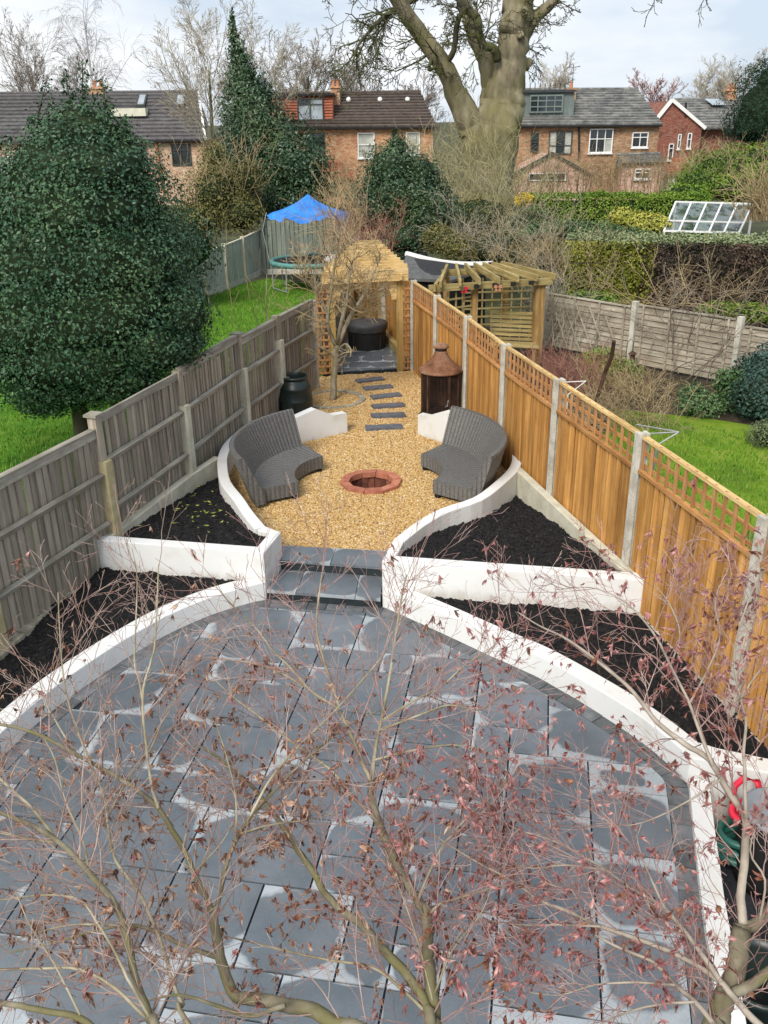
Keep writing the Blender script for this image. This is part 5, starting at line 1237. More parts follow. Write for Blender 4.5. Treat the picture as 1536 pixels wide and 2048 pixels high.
# trampoline
tc_ = np.array([-2.05, 26.9]); TZ = .80
t = E('trampoline', (*tc_, LG), 'round garden trampoline with teal padding under a blue tarpaulin canopy', 'trampoline')
aa = np.linspace(0, math.tau, 29); r = 1.15
b = B(); b.tube([(tc_[0] + r * math.cos(a), tc_[1] + r * math.sin(a), TZ) for a in aa], .075, 8); b.build('padding', 'tealmetal', t, True)
b = B(); b.lathe([(r - .06, TZ + .02), (.02, TZ - .03)], (*tc_, 0), 28, False); b.build('mat', 'black', t)
for k in range(4):
    a = k * math.tau / 4 + .55
    for q in (-.35, .35):
        pass
    p0 = [(tc_[0] + r * math.cos(a + s), tc_[1] + r * math.sin(a + s), z) for s, z in ((-.42, TZ), (-.40, .06), (.40, .06), (.42, TZ))]
    b = B(); b.tube(p0, .022, 6); b.build('leg', 'galv', t)
apex = D(597, 389, tc_[1] - .2)
rimP = []
for k in range(6):
    a = k * math.tau / 6 + math.pi
    rimP.append((tc_[0] + 1.22 * math.cos(a), tc_[1] + 1.05 * math.sin(a)))
zr = D(533, 425, tc_[1])[2]
for k, p in enumerate(rimP):
    b = B(); b.tube([(p[0], p[1], TZ), (p[0] + (p[0] - tc_[0]) * .12, p[1], (TZ + zr) / 2 + .2), (p[0], p[1], zr)], .014, 6); b.build('net_pole', 'galv', t)
b = B(); V = []; F = []; m = 36; rows = 7
for i in range(rows + 1):
    f = i / rows
    for k in range(m):
        u = k / m * 6; k0 = int(u) % 6; ff = u - int(u); p = np.array(rimP[k0]) * (1 - ff) + np.array(rimP[(k0 + 1) % 6]) * ff
        sag = 4 * ff * (1 - ff)
        x, y = tc_ + (p - tc_) * f * 1.0; z = apex[2] + (zr - apex[2]) * f - .12 * math.sin(f * math.pi) - .14 * sag * f * f * (1 + .4 * math.sin(k * 1.7)) + .03 * mnoise.noise((x * 3, y * 3, 1))
        if i == rows: z -= .07
        V.append((x, y, z))
for i in range(rows):
    for k in range(m): F.append((i * m + k, (i + 1) * m + k, (i + 1) * m + (k + 1) % m, i * m + (k + 1) % m))
b.add(V, F); b.build('canopy', 'tarp', t, True)
b = B(); b.lathe([(.02, 0), (.3, .03), (.34, .1), (.2, .2), (.02, .22)], (tc_[0] + .75, tc_[1] - .6, TZ + .03), 14); o = b.build('folded_sheet', 'whitepaint', None, True); props(o, 'crumpled white sheet lying on the trampoline', 'sheet')

# right side: lawn, border, lap fence
b = B(); b.prism([(2.7, 7.9), (6.8, 6.0), (12, 8), (12, 12.6), (6.6, 13.2), (5.4, 14.0), (4.0, 14.6), (2.3, 10.0)], -.3, -.02); o = b.build('right_lawn', 'lawn_mossy', org=(0, 0, 0)); o['kind'] = 'structure'
grass('grass', [(2.85, 7.9), (6.8, 6.2), (9, 8), (8.5, 11.6), (6.2, 12.6), (5.2, 13.6), (4.0, 14.4), (2.5, 10.0)], -.016, 480, .006, 'lawn_mossy')
b = B(); b.prism([(2.3, 10.0), (4.0, 14.6), (5.4, 14.0), (6.6, 13.2), (12, 12.6), (12, 15), (6, 18), (3.6, 21), (.7, 22), (.65, 16.6)], -.3, -.04); o = b.build('flower_border', 'earth', org=(0, 0, 0)); o['kind'] = 'structure'
le = E('lap_fence', (5.2, 17, 0), 'weathered grey lap panel fence with crossed trellis battens across the right garden', 'fence')
LP = [(3.55, 19.3), (5.02, 17.55), (6.50, 15.95), (8.1, 14.2)]
lapb = {}
for k in range(3):
    a, c = np.array(LP[k]), np.array(LP[k + 1]); d = c - a; Ln = np.linalg.norm(d); ang = math.atan2(d[1], d[0]); m = (a + c) / 2; nr = np.array([d[1], -d[0]]) / Ln
    zt = [1.10, 1.16, 1.06][k]
    nb = 10
    for i in range(nb):
        z = .04 + (zt - .04) * (i + .5) / nb; b = B(); b.box((0, 0, 0), (Ln - .14, .012, (zt - .04) / nb * 1.2)); q = m
        mk('board', b.mesh('board', 'lap'), le, (q[0], q[1], z), (-.22 + R_.uniform(-.03, .03), R_.uniform(-.006, .006), ang))
    for f in (.03, .34, .66, .97):
        p = a + d * (.07 + (f) * .86) + nr * .03; b = B(); b.box((0, 0, 0), (.04, .022, zt)); mk('batten', b.mesh('batten', 'lap'), le, (p[0], p[1], zt / 2 + .02), (0, 0, ang))
    bar_obj('capping', 'lap', le, (*(a + d * .04), zt + .03), (*(a + d * .96), zt + .03), .07, .025)
    for p in (a,) if k < 2 else (a, c):
        b = B(); b.box((0, 0, .62), (.10, .11, 1.3)); mk('post', b.mesh('post', 'concrete'), le, (p[0], p[1], -.02), (0, 0, ang))
def xtrellis(label, a, c, z0, z1, n, zz=None):
    a, c = np.array(a), np.array(c); d = c - a; Ln = np.linalg.norm(d); nr = np.array([d[1], -d[0]]) / Ln; e = E('diamond_trellis', (*a, z0), label, 'trellis')
    for s, off in ((1, .06), (-1, .072)):
        for i in range(-1, n):
            t0 = i / n; t1 = (i + 1.6) / n; f0 = max(0, -t0 / (t1 - t0)); f1 = min(1, (1 - t0) / (t1 - t0))
            za, zb_ = (z0 + (z1 - z0) * f0, z0 + (z1 - z0) * f1) if s > 0 else (z1 - (z1 - z0) * f0, z1 - (z1 - z0) * f1)
            pa = a + d * (t0 + (t1 - t0) * f0) + nr * off; pb = a + d * (t0 + (t1 - t0) * f1) + nr * off
            if f1 - f0 > .1: bar_obj('batten', 'lap', e, (*pa, za), (*pb, zb_), .012, .024)
    return e
xtrellis('grey diamond trellis fixed to the lap fence beside the pergola', (3.66, 19.05), (4.75, 17.75), .10, 1.05, 5)
xtrellis('single large X of grey battens on the lap fence at right', (6.95, 15.30), (8.0, 14.15), .25, .98, 2)

# neighbour's pergola with trellis and slatted bench
pz = 1.62
q00, q10, q11, q01 = G(868, 577, pz), G(1092, 562, pz), G(1012, 540, pz), G(893, 546, pz)
e = E('timber_pergola', (2.2, 18, 0), 'weathered timber pergola with lattice sides behind the new fence', 'pergola')
for p, w in ((q10 + (-.10, .1, 0), .19), (q00 + (.05, .1, 0), .13), (q01, .12), (q11, .12), ((q00 + q10) / 2 + (-.3, .1, 0), .11)):
    b = B(); b.box((0, 0, pz / 2 - .05), (w, w, pz)); mk('post', b.mesh('post', 'perg_v'), e, (p[0], p[1], -.03), (0, 0, .1))
bar_obj('beam', 'perg', e, q00 + (-.1, 0, 0), q10 + (.12, 0, 0), .06, .13); bar_obj('beam', 'perg', e, q01 + (-.1, 0, 0), q11 + (.1, 0, 0), .06, .13)
bar_obj('side_beam', 'perg', e, q00 + (0, -.05, .005), q01 + (0, .1, .005), .06, .12)
for k in range(7):
    f = k / 6; a = q00 + (q10 - q00) * (.06 + .98 * f); c = q01 + (q11 - q01) * (.0 + 1.0 * f); dd = (c - a)
    bar_obj('rafter', 'perg', e, a - dd * .10 + (0, 0, .10), c + dd * .12 + (0, 0, .10), .05, .12)
    if 1 < k < 6:
        b = B(); b.box((0, 0, 0), (.10, .05, .07)); mk('joist_hanger', b.mesh('joist_hanger', 'black'), e, a + (-.04, -.06, .0))
b0, b1 = q01 + (.25, 0, 0), q11 + (.0, 0, 0)
trellis_panel('trellis', 'weathered square lattice panel at the back of the timber pergola', b0[:2] + (.1, .0), b1[:2] + (.55, -.1), .12, 1.5, 8, 8, 'perg')
trellis_panel('trellis', 'weathered square lattice panel on the near side of timber pergola', q00[:2] + (.12, .05), (q00[:2] + q10[:2]) / 2 + (-.36, .1), .12, 1.5, 5, 8, 'perg')
bb0, bb1 = G(986, 690, .3), G(1062, 694, .3)
e = E('garden_bench', (*((bb0 + bb1) / 2)[:2], 0), 'slatted wooden bench under the weathered timber pergola', 'bench')
for k in range(7):
    z = .42 + k * .085; bar_obj('back_slat', 'perg', e, bb0 + (-.05, .15 + .02 * k, z - .3), bb1 + (.1, .1 + .02 * k, z - .3), .022, .052)
for k in range(4): bar_obj('seat_slat', 'perg', e, bb0 + (-.05, -.35 + .12 * k, .08), bb1 + (.1, -.40 + .12 * k, .08), .09, .022)
for p in (bb0 + (0, -.3, 0), bb1 + (0, -.35, 0), bb0 + (0, .2, 0), bb1 + (0, .15, 0)):
    b = B(); b.box((0, 0, .18), (.06, .06, .40)); mk('leg', b.mesh('leg', 'perg_v'), e, (p[0], p[1], -.02))
for label, px, py in (('crimson butterfly ornament hanging from the timber pergola beam', 928, 580), ('pale orange butterfly ornament hanging from the timber pergola beam', 996, 577)):
    p = D(px, py, q10[1] - .5); mt_ = 'red' if 'crimson' in label else 'terracotta'
    e2 = E('hanging_ornament', p, label, 'ornament', 'butterfly ornaments on the timber pergola')
    for s in (-1, 1):
        for w, h_, dz in ((.075, .07, .035), (.055, .055, -.03)):
            V = [(s * .006, -.006, dz)] + [(s * (.006 + w * .5 + w * .5 * math.cos(a)), -.006, dz + h_ * .5 * math.sin(a)) for a in np.linspace(math.pi * .9, -math.pi * .9, 9)]
            V2 = [(v[0], .006, v[2]) for v in V]; m = len(V); bb = B(); bb.add(V + V2, [tuple(range(m)), tuple(range(2 * m - 1, m - 1, -1))] + [(i, m + i, m + (i + 1) % m, (i + 1) % m) for i in range(m)])
            mk('wing', bb.mesh('wing', mt_), e2, p)
    b = B(); b.tube([p + (0, 0, -.05), p + (0, 0, .06)], .008, 6); b.build('body', 'black', e2)
    b = B(); b.tube([p + (0, 0, .06), p + (0, 0, .2)], .002, 3); b.build('string', 'black', e2)
# felt roofed shed
s0, s1, s2, s3 = G(800, 556, 1.45), G(905, 560, 1.40), G(985, 529, 1.62), G(812, 509, 1.72)
e = E('garden_shed', ((s0 + s2)[0] / 2, (s0 + s2)[1] / 2, 0), 'garden shed with sagging grey felt roof and white roof edge', 'shed')
b = B(); n = 8; V = []; 
for i in range(n + 1):
    f = i / n; sg = -.10 * math.sin(f * math.pi)
    a = s0 + (s1 - s0) * f; c = s3 + (s2 - s3) * f + (0, 0, sg)
    V += [a, c, a - (0, 0, .06), c - (0, 0, .06)]
F = []
for i in range(n):
    k = 4 * i; F += [(k, k + 4, k + 5, k + 1), (k + 2, k + 3, k + 7, k + 6), (k, k + 2, k + 6, k + 4), (k + 1, k + 5, k + 7, k + 3)]
F += [(0, 1, 3, 2), (4 * n, 4 * n + 2, 4 * n + 3, 4 * n + 1)]
b.add(V, F); b.build('roof', 'felt', e)
b = B()
for i in range(n):
    f0, f1 = i / n, (i + 1) / n; c0 = s3 + (s2 - s3) * f0 + (0, .03, -.10 * math.sin(f0 * math.pi) + .02); c1 = s3 + (s2 - s3) * f1 + (0, .03, -.10 * math.sin(f1 * math.pi) + .02); b.bar(c0, c1, .10, .09)
b.build('roof_edge', 'whitepaint', e)
q = [s0 + (.12, .12, 0), s1 + (-.1, .12, 0), s2 + (-.15, -.15, 0), s3 + (.12, -.15, 0)]
b = B(); b.add([(p[0], p[1], -.1) for p in q] + [(p[0], p[1], p[2] - .05) for p in q], [(0, 1, 5, 4), (1, 2, 6, 5), (2, 3, 7, 6), (3, 0, 4, 7), (4, 5, 6, 7)]); b.build('wall', 'black', e)
p = D(984, 531, s2[1] - .1); b = B(); b.box(p, (.16, .12, .13)); b.box(p - (0, 0, .1), (.03, .03, .1)); o = b.build('floodlight', 'black'); props(o, 'small black box light at the right corner of the felt shed roof', 'light')
# airer bracket, bird feeder, stake
p = D(1288, 868, 8.3)
e = E('airer', p, 'folding pale metal clothes airer arm behind the new fence post', 'airer')
a, c, d_ = D(1288, 868, 8.4), D(1358, 864, 8.3), D(1315, 890, 8.3)
for u, v in ((a, c), (c, d_), (a + (0, .3, 0), c)): b = B(); b.tube([u, v], .008, 6); b.build('arm', 'galv', e)
b = B(); b.tube([d_, (d_[0] - .1, d_[1], -.02)], .014, 6); b.build('pole', 'galv', e)
for label, pa, pb_ in (('folding white wire line arm further back behind the new fence', D(1118, 765, 11.6), D(1172, 762, 11.6)),):
    e = E('airer', pa, label, 'airer')
    b = B(); b.tube([pa, pb_], .006, 5); b.build('arm', 'whitepaint', e); b = B(); b.tube([pb_, D(1135, 790, 11.6)], .006, 5); b.build('arm', 'whitepaint', e)
    b = B(); b.tube([D(1135, 790, 11.6), (D(1135, 790, 11.6)[0], 11.6, -.03)], .012, 5); b.build('pole', 'whitepaint', e)
p = G(1262, 735, 0); 
e = E('bird_feeder', (p[0], p[1], 0), 'small dark bird feeder hanging from a hooked pole by the lap fence', 'bird feeder')
zf = D(1262, 714, p[1])[2]
b = B(); b.tube([(p[0] - .12, p[1], -.05), (p[0] - .12, p[1], zf + .28), (p[0] - .06, p[1], zf + .36), (p[0], p[1], zf + .30), (p[0], p[1], zf + .1)], .007, 5); b.build('pole', 'black', e)
b = B(); b.lathe([(.06, -.09), (.06, .05), (.09, .06), (.02, .12)], (p[0], p[1], zf), 12); b.build('feeder', 'rustdark', e)
a, c = D(1210, 745, 13.2), D(1228, 682, 13.0); b = B(); b.tube([a - (.12, 0, .55), a, (a + c) / 2 + (.03, 0, 0), c], [.03, .032, .034, .03], 7); o = b.build('wooden_stake', 'rustdark'); props(o, 'leaning dark rotten stake among the brambles beyond the new fence', 'stake')
# greenhouse / cold frame
Yg = 28.0
g00, g10, g11, g01 = D(1328, 462, Yg), D(1478, 466, Yg), D(1506, 408, Yg + 1.5), D(1352, 404, Yg + 1.5)
e = E('cold_frame', ((g00 + g11)[0] / 2, Yg + .7, -.3), 'white framed sloping glass cold frame beyond the dark hedge', 'cold frame')
ub, vb = g10 - g00, g01 - g00
def gp_(u, v): return (g00 * (1 - u) + g10 * u) * (1 - v) + (g01 * (1 - u) + g11 * u) * v
for k in range(6): bar_obj('glazing_bar', 'whitepaint', e, gp_(k / 5, 0), gp_(k / 5, 1), .05, .06)
for v in (0, .34, 1): bar_obj('glazing_bar', 'whitepaint', e, gp_(0, v) + (0, 0, .004), gp_(1, v) + (0, 0, .004), .05 if v != .34 else .035, .055)
for k in range(5):
    for v0, v1 in ((0, .34), (.34, 1)):
        b = B(); p = [gp_(k / 5 + .012, v0 + .01), gp_((k + 1) / 5 - .012, v0 + .01), gp_((k + 1) / 5 - .012, v1 - .01), gp_(k / 5 + .012, v1 - .01)]
        b.add([x + (0, 0, .005) for x in p] + [x - (0, 0, .005) for x in p], [(0, 1, 2, 3), (7, 6, 5, 4), (0, 4, 5, 1), (1, 5, 6, 2), (2, 6, 7, 3), (3, 7, 4, 0)]); b.build('pane', 'glass', e)
for p in (g00, g10, g01, g11):
    b = B(); b.box((p[0], p[1], (p[2] - .4) / 2), (.06, .06, p[2] + .4)); b.build('post', 'whitepaint', e)

# ================================================================== VEGETATION
def unit(rng, n):
    v = rng.normal(size=(n, 3)); return v / np.linalg.norm(v, axis=1)[:, None]
def leaf_quads(P, Nn, size, rng, aspect=.55, flop=.7):
    """rhombic leaves, one per point, facing roughly along Nn; folded along the midrib"""
    n = len(P); nn = Nn + unit(rng, n) * flop; nn /= np.linalg.norm(nn, axis=1)[:, None]
    t = np.cross(nn, unit(rng, n)); t /= np.linalg.norm(t, axis=1)[:, None] + 1e-9; s = np.cross(nn, t)
    L = (size * (.6 + .8 * rng.random(n)))[:, None]
    V = np.stack([P - t * L * .5, P + s * L * aspect * .5 + nn * L * .12, P + t * L * .5, P - s * L * aspect * .5 + nn * L * .12], 1).reshape(-1, 3)
    k = np.arange(n)[:, None] * 4
    return V, np.concatenate([k + [[0, 1, 2]], k + [[0, 2, 3]]], 0)
def blob_points(blobs, n, rng, shell=.3, lump=.18, freq=2.3, seed=0):
    W = np.array([(b[3] * b[4] + b[4] * b[5] + b[3] * b[5]) for b in blobs]); W /= W.sum()
    which = rng.choice(len(blobs), n, p=W); d = unit(rng, n); Bm = np.array(blobs)[which]
    lum = np.array([mnoise.noise((d[i, 0] * freq + which[i] * 5 + seed, d[i, 1] * freq, d[i, 2] * freq)) + .5 * mnoise.noise((d[i, 0] * freq * 2.6, d[i, 1] * freq * 2.6 + which[i] * 3, d[i, 2] * freq * 2.6 + seed)) for i in range(n)])
    spr = np.array([mnoise.noise((d[i, 0] * 11 + which[i] * 3, d[i, 1] * 11 + seed, d[i, 2] * 11)) for i in range(n)])
    r = (1 - shell * rng.random(n) ** 1.6) * (1 + lump * lum) + .06 * np.maximum(0, rng.normal(size=n) - .8) + .55 * np.maximum(0, spr - .22) * rng.random(n)
    P = Bm[:, :3] + d * r[:, None] * Bm[:, 3:6]
    Nn = d / Bm[:, 3:6]; Nn /= np.linalg.norm(Nn, axis=1)[:, None]
    keep = np.ones(n, bool)
    for k, q in enumerate(blobs):
        inside = (((P - np.array(q[:3])) / np.array(q[3:6])) ** 2).sum(1) < .5
        keep &= ~(inside & (which != k))
    return P[keep], Nn[keep]
def core(blobs, k=.80):  # added solid filler bodies, coloured like the shaded inside of a crown
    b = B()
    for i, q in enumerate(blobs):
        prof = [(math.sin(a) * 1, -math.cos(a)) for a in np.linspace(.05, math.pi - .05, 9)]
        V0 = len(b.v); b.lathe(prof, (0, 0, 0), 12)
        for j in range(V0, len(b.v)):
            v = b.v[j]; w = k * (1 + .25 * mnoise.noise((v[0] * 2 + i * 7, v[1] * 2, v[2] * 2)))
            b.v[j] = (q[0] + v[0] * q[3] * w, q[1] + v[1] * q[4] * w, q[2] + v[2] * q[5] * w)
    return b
def bush(name, label, cat, blobs, n, size, mat, seed, base=None, group=None, aspect=.55, flop=.7, shell=.3, lump=.18, trunk=None, corek=.80, upbias=0, extra=None):
    rng = np.random.default_rng(seed); bl = np.array(blobs)
    if base is None: base = (bl[:, 0].mean(), bl[:, 1].mean(), LG)
    e = E(name, base, label, cat, group)
    P, Nn = blob_points(blobs, n, rng, shell, lump, seed=seed)
    if upbias: Nn = Nn + np.array([0, 0, upbias]); Nn /= np.linalg.norm(Nn, axis=1)[:, None]
    V, F = leaf_quads(P, Nn, size, rng, aspect, flop)
    mk('foliage', fastmesh('foliage', V - np.array(base), F, mat), e, base)
    if extra:
        for mt, frac, sz in extra:
            P, Nn = blob_points(blobs, int(n * frac), rng, shell * .6, lump, seed=seed); V, F = leaf_quads(P, Nn, sz, rng, aspect, flop); mk('young_foliage', fastmesh('young_foliage', V - np.array(base), F, mt), e, base)
    if corek: core(blobs, corek).build('shade_core', 'core', e, True)['kind'] = 'stuff'
    if trunk:
        b = B()
        for (p0, p1, r0, r1) in trunk:
            m = (np.array(p0) + np.array(p1)) / 2 + rng.normal(size=3) * .04; b.tube([p0, m, p1], [r0, (r0 + r1) / 2, r1], 8)
        b.build('trunk', 'bark_dark', e, True)
    return e
# ---- bare branch growth
class Grow:
    def __init__(s, seed, sides=(8, 6, 4, 3, 3), minr=.004):
        s.r = np.random.default_rng(seed); s.lv = {}; s.sides = sides; s.minr = minr; s.tips = []
    def add(s, P, R, lev):
        s.lv.setdefault(lev, B()).tube(P, np.maximum(R, s.minr), s.sides[min(lev, len(s.sides) - 1)], cap=lev == 0)
    def path(s, p, d, L, n, wob, trop):
        P = [np.array(p, float)]; d = np.array(d, float) / np.linalg.norm(d)
        for i in range(n):
            d = d + s.r.normal(size=3) * wob + np.array([0, 0, trop]); d /= np.linalg.norm(d); P.append(P[-1] + d * L / n)
        return np.array(P), d
    def branch(s, p, d, L, r, lev, spec):
        sp = spec[lev]; P, dl = s.path(p, d, L, sp.get('n', 4), sp.get('wob', .12), sp.get('trop', .04))
        R = np.linspace(r, max(r * sp.get('taper', .35), s.minr), len(P)); s.add(P, R, lev)
        if lev + 1 >= len(spec): s.tips.append((P[-1], dl)); return
        nx_ = spec[lev + 1]
        for k in range(nx_['k']):
            f = nx_.get('from', .25) + (1 - nx_.get('from', .25)) * (k + s.r.random()) / nx_['k']; x = f * (len(P) - 1); i = min(int(x), len(P) - 2); q = P[i] + (P[i + 1] - P[i]) * (x - i)
            t = P[i + 1] - P[i]; t /= np.linalg.norm(t); side = np.cross(t, s.r.normal(size=3)); side /= np.linalg.norm(side) + 1e-9
            a = nx_.get('ang', .8) * (.7 + .6 * s.r.random()); dd = t * math.cos(a) + side * math.sin(a)
            s.branch(q, dd, L * nx_.get('len', .5) * (.65 + .7 * s.r.random()) * (1.15 - .5 * f), np.interp(f, [0, 1], [R[0], R[-1]]) * nx_.get('rad', .55), lev + 1, spec)
def merge(bs):
    o = B()
    for b in bs: o.add(b.v, b.f)
    return o
def bare_tree(name, label, base, H, mats, spec, seed, r0, group=None, minr=.012, cat='tree', lean=(0, 0, 1)):
    e = E(name, base, label, cat, group); g_ = Grow(seed, (7, 5, 3, 3, 3), minr)
    g_.branch(base, lean, H, r0, 0, spec)
    g_.lv[0].build('trunk', mats[0], e, True)
    tw = merge([g_.lv[k] for k in sorted(g_.lv) if k > 0]); tw.build('crown', mats[1], e)
    return e
VASE = [dict(n=6, wob=.04, trop=.02, taper=.3), dict(k=16, **{'from': .2}, len=.60, ang=.62, rad=.36, n=5, wob=.09, trop=.09), dict(k=9, **{'from': .15}, len=.42, ang=.6, rad=.45, n=4, wob=.11, trop=.05), dict(k=8, **{'from': .15}, len=.42, ang=.6, rad=.5, n=3, wob=.13, trop=.03), dict(k=3, **{'from': .15}, len=.55, ang=.6, rad=.6, n=2, wob=.15, trop=.0)]
def far_tree(label, px, ytop, Y, r0, seed, mats=('bark_dark', 'twig_far'), spec=VASE, name='bare_tree', group='bare trees behind the far houses', k=1.0, minr=.011):
    top = D(px, ytop, Y); zb = ground_z(Y) - .05
    return bare_tree(name, label, (top[0], Y, zb), (top[2] - zb) * .80 * k, mats, spec, seed, r0, group, minr)
far_tree('broad bare brown tree behind the left terrace, leftmost of the far trees', 40, 84, 84, .28, 21)
far_tree('bare brown tree between the leftmost far tree and the silver birch', 150, 108, 88, .24, 22)
BIRCH = [dict(n=7, wob=.03, trop=.02, taper=.2), dict(k=16, **{'from': .25}, len=.42, ang=.55, rad=.35, n=6, wob=.07, trop=-.04), dict(k=9, **{'from': .25}, len=.48, ang=.6, rad=.5, n=6, wob=.08, trop=-.17), dict(k=9, **{'from': .2}, len=.55, ang=.5, rad=.6, n=5, wob=.06, trop=-.25)]
far_tree('tall pale weeping silver birch rising over the left terrace roof', 160, -30, 80, .2, 23, ('twig_birch', 'twig_birch'), BIRCH, 'birch_tree', None, 1.12, .007)
far_tree('tall upright bare tree just behind the dark conical holly', 400, 62, 62, .22, 24, ('bark_dark', 'twig_grey'), VASE, minr=.010)
far_tree('bare tree on the right side of the dark conical holly', 495, 66, 64, .2, 25, ('bark_dark', 'twig_grey'), VASE, minr=.010)
far_tree('broad bare tree behind the middle house chimney', 612, 96, 88, .28, 26, minr=.013)
far_tree('bare tree behind the brown roof of the middle house', 700, 122, 90, .26, 27, minr=.013)
far_tree('pinkish bare tree between slate roof and red gabled house', 1318, 172, 92, .2, 28, ('bark_dark', 'twig_crimson'), VASE, minr=.013)
far_tree('thin bare tree peeping over the grey clad dormer', 1110, 146, 90, .2, 29, ('bark_dark', 'twig_grey'), VASE, minr=.012)
far_tree('tall grey bare tree right of the far chimney', 1490, 128, 96, .26, 30, ('bark_dark', 'twig_grey'), VASE, minr=.012)
far_tree('dense grey bare tree just left of the far right chimney', 1437, 156, 94, .22, 31, ('bark_dark', 'twig_grey'), VASE, minr=.013)
far_tree('low bare tree behind the big mossy trunk', 830, 165, 92, .2, 32, minr=.013)

# ---- the big mossy tree in the middle distance
TY = 38.0; TX = lambda x, y, dy=0: D(x, y, TY + dy)
e = E('mossy_tree', (*TX(985, 430)[:2], ground_z(TY)), 'huge bare mossy tree with thick forked trunk in the middle distance', 'tree')
base = TX(985, 300); base = np.array([base[0], TY, ground_z(TY)])
def limb(b, pts, n=9, k=4):
    P = catmull([p for p, r in pts], k); R = np.interp(np.linspace(0, len(pts) - 1, len(P)), range(len(pts)), [r for p, r in pts])
    P = np.array(P); P += np.random.default_rng(len(b.v)).normal(size=P.shape) * np.minimum(.05, R * .07)[:, None]
    b.tube(P, R, n); return P, R
pxm = TY / FPX * 1.08
b = B(); Ls = []
Ls.append(limb(b, [(base, 1.05), (TX(985, 330), .92), (TX(992, 262), .95), (TX(1003, 215), .88), (TX(1018, 150), .64), (TX(1028, 85), .60), (TX(1036, 20), .60), (TX(1042, -70), .5), (TX(1038, -190), .36), (TX(1050, -330), .2)], 16, 5))
Ls.append(limb(b, [(base + (-.3, 0, 0), .7), (TX(952, 300), .62), (TX(938, 245), .56), (TX(903, 166, -.3), .37), (TX(872, 112, -.5), .34), (TX(836, 62, -.7), .30), (TX(796, 0, -1), .28), (TX(765, -80, -1.3), .22), (TX(740, -190, -1.5), .12)], 12, 5))
Ls.append(limb(b, [(TX(985, 300, .4), .5), (TX(982, 215, .5), .42), (TX(974, 130, .6), .33), (TX(952, 76, .7), .30), (TX(936, 30, .8), .26), (TX(922, -20, .9), .24), (TX(905, -130, 1), .14)], 10, 5))
Ls.append(limb(b, [(TX(1040, 95), .30), (TX(1056, 55), .27), (TX(1078, 28), .22), (TX(1110, -2), .19), (TX(1160, -70), .12)], 9, 4))
Ls.append(limb(b, [(TX(1030, 135), .2), (TX(1052, 128), .24), (TX(1060, 126), .17)], 9, 3))
Ls.append(limb(b, [(TX(1046, 22, -.6), .1), (TX(1048, 22, -.75), .15), (TX(1048, 22, -.8), .08)], 8, 3)); limb(b, [(TX(1040, 70, -.5), .12), (TX(1042, 70, -.72), .15), (TX(1042, 70, -.78), .08)], 8, 3)
b.build('trunk', 'bark_big', e, True)
b = B()
Ls.append(limb(b, [(TX(995, 122, -.6), .16), (TX(988, 96, -.8), .17), (TX(968, 91, -.9), .15), (TX(957, 62, -.9), .15), (TX(952, 35, -.8), .17), (TX(925, 8, -.6), .16), (TX(912, -30, -.5), .12)], 8, 4))
Ls.append(limb(b, [(TX(890, 130, -.4), .12), (TX(908, 100, -.8), .11), (TX(912, 62, -1), .11), (TX(918, 35, -1.1), .10), (TX(930, 15, -1.2), .08)], 7, 4))
Ls.append(limb(b, [(TX(834, -4, -.7), .12), (TX(795, 17, -.9), .11), (TX(765, 36, -1.2), .09), (TX(740, 62, -1.4), .07), (TX(716, 92, -1.6), .05), (TX(706, 124, -1.7), .03)], 6, 4))
Ls.append(limb(b, [(TX(866, 105, -.5), .08), (TX(858, 140, -1), .07), (TX(872, 132, -1.2), .05)], 6, 3))
b.build('limb', 'bark_dark', e, True)
g_ = Grow(77, (5, 4, 3, 3), .011); SP = [dict(n=4, wob=.16, trop=-.01), dict(k=5, len=.55, ang=.8, rad=.55, n=4, wob=.2, trop=-.02, **{'from': .2}), dict(k=4, len=.5, ang=.8, rad=.6, n=3, wob=.2, trop=0, **{'from': .15}), dict(k=3, len=.5, ang=.7, rad=.6, n=3, wob=.2, trop=0, **{'from': .15})]
rng = np.random.default_rng(3)
def spray(PR, count, lo, hi, L, r, bias=(0, 0, 0)):
    P, R = PR
    for k in range(count):
        i = int((lo + (hi - lo) * (k + rng.random()) / count) * (len(P) - 2)); t = P[i + 1] - P[i]; t /= np.linalg.norm(t); s = np.cross(t, rng.normal(size=3)); s /= np.linalg.norm(s)
        g_.branch(P[i], t * .35 + s * .8 + np.array(bias), L * (.6 + .8 * rng.random()), r, 0, SP)
spray(Ls[1], 15, .4, .95, 2.0, .045, (-.35, -.1, -.1)); spray(Ls[2], 9, .4, .95, 1.7, .04, (-.2, -.1, 0)); spray(Ls[0], 8, .45, .7, 1.3, .03, (.2, 0, .1)); spray(Ls[8], 13, .1, 1, 1.8, .035, (-.3, 0, -.35)); spray(Ls[7], 8, .2, 1, 1.0, .025); spray(Ls[3], 6, .3, 1, 1.2, .03, (.3, 0, -.1)); spray(Ls[6], 7, .2, 1, 1.3, .025, (-.3, 0, 0))
# hanging twigs that dip into the top right of the view
for x, y in ((1310, -30), (1420, -40), (1300, -60)): g_.branch(TX(x, y, -3), (.2, 0, -1), 1.1, .02, 1, SP)
merge([g_.lv[k] for k in sorted(g_.lv)]).build('crown', 'bark_dark', e)
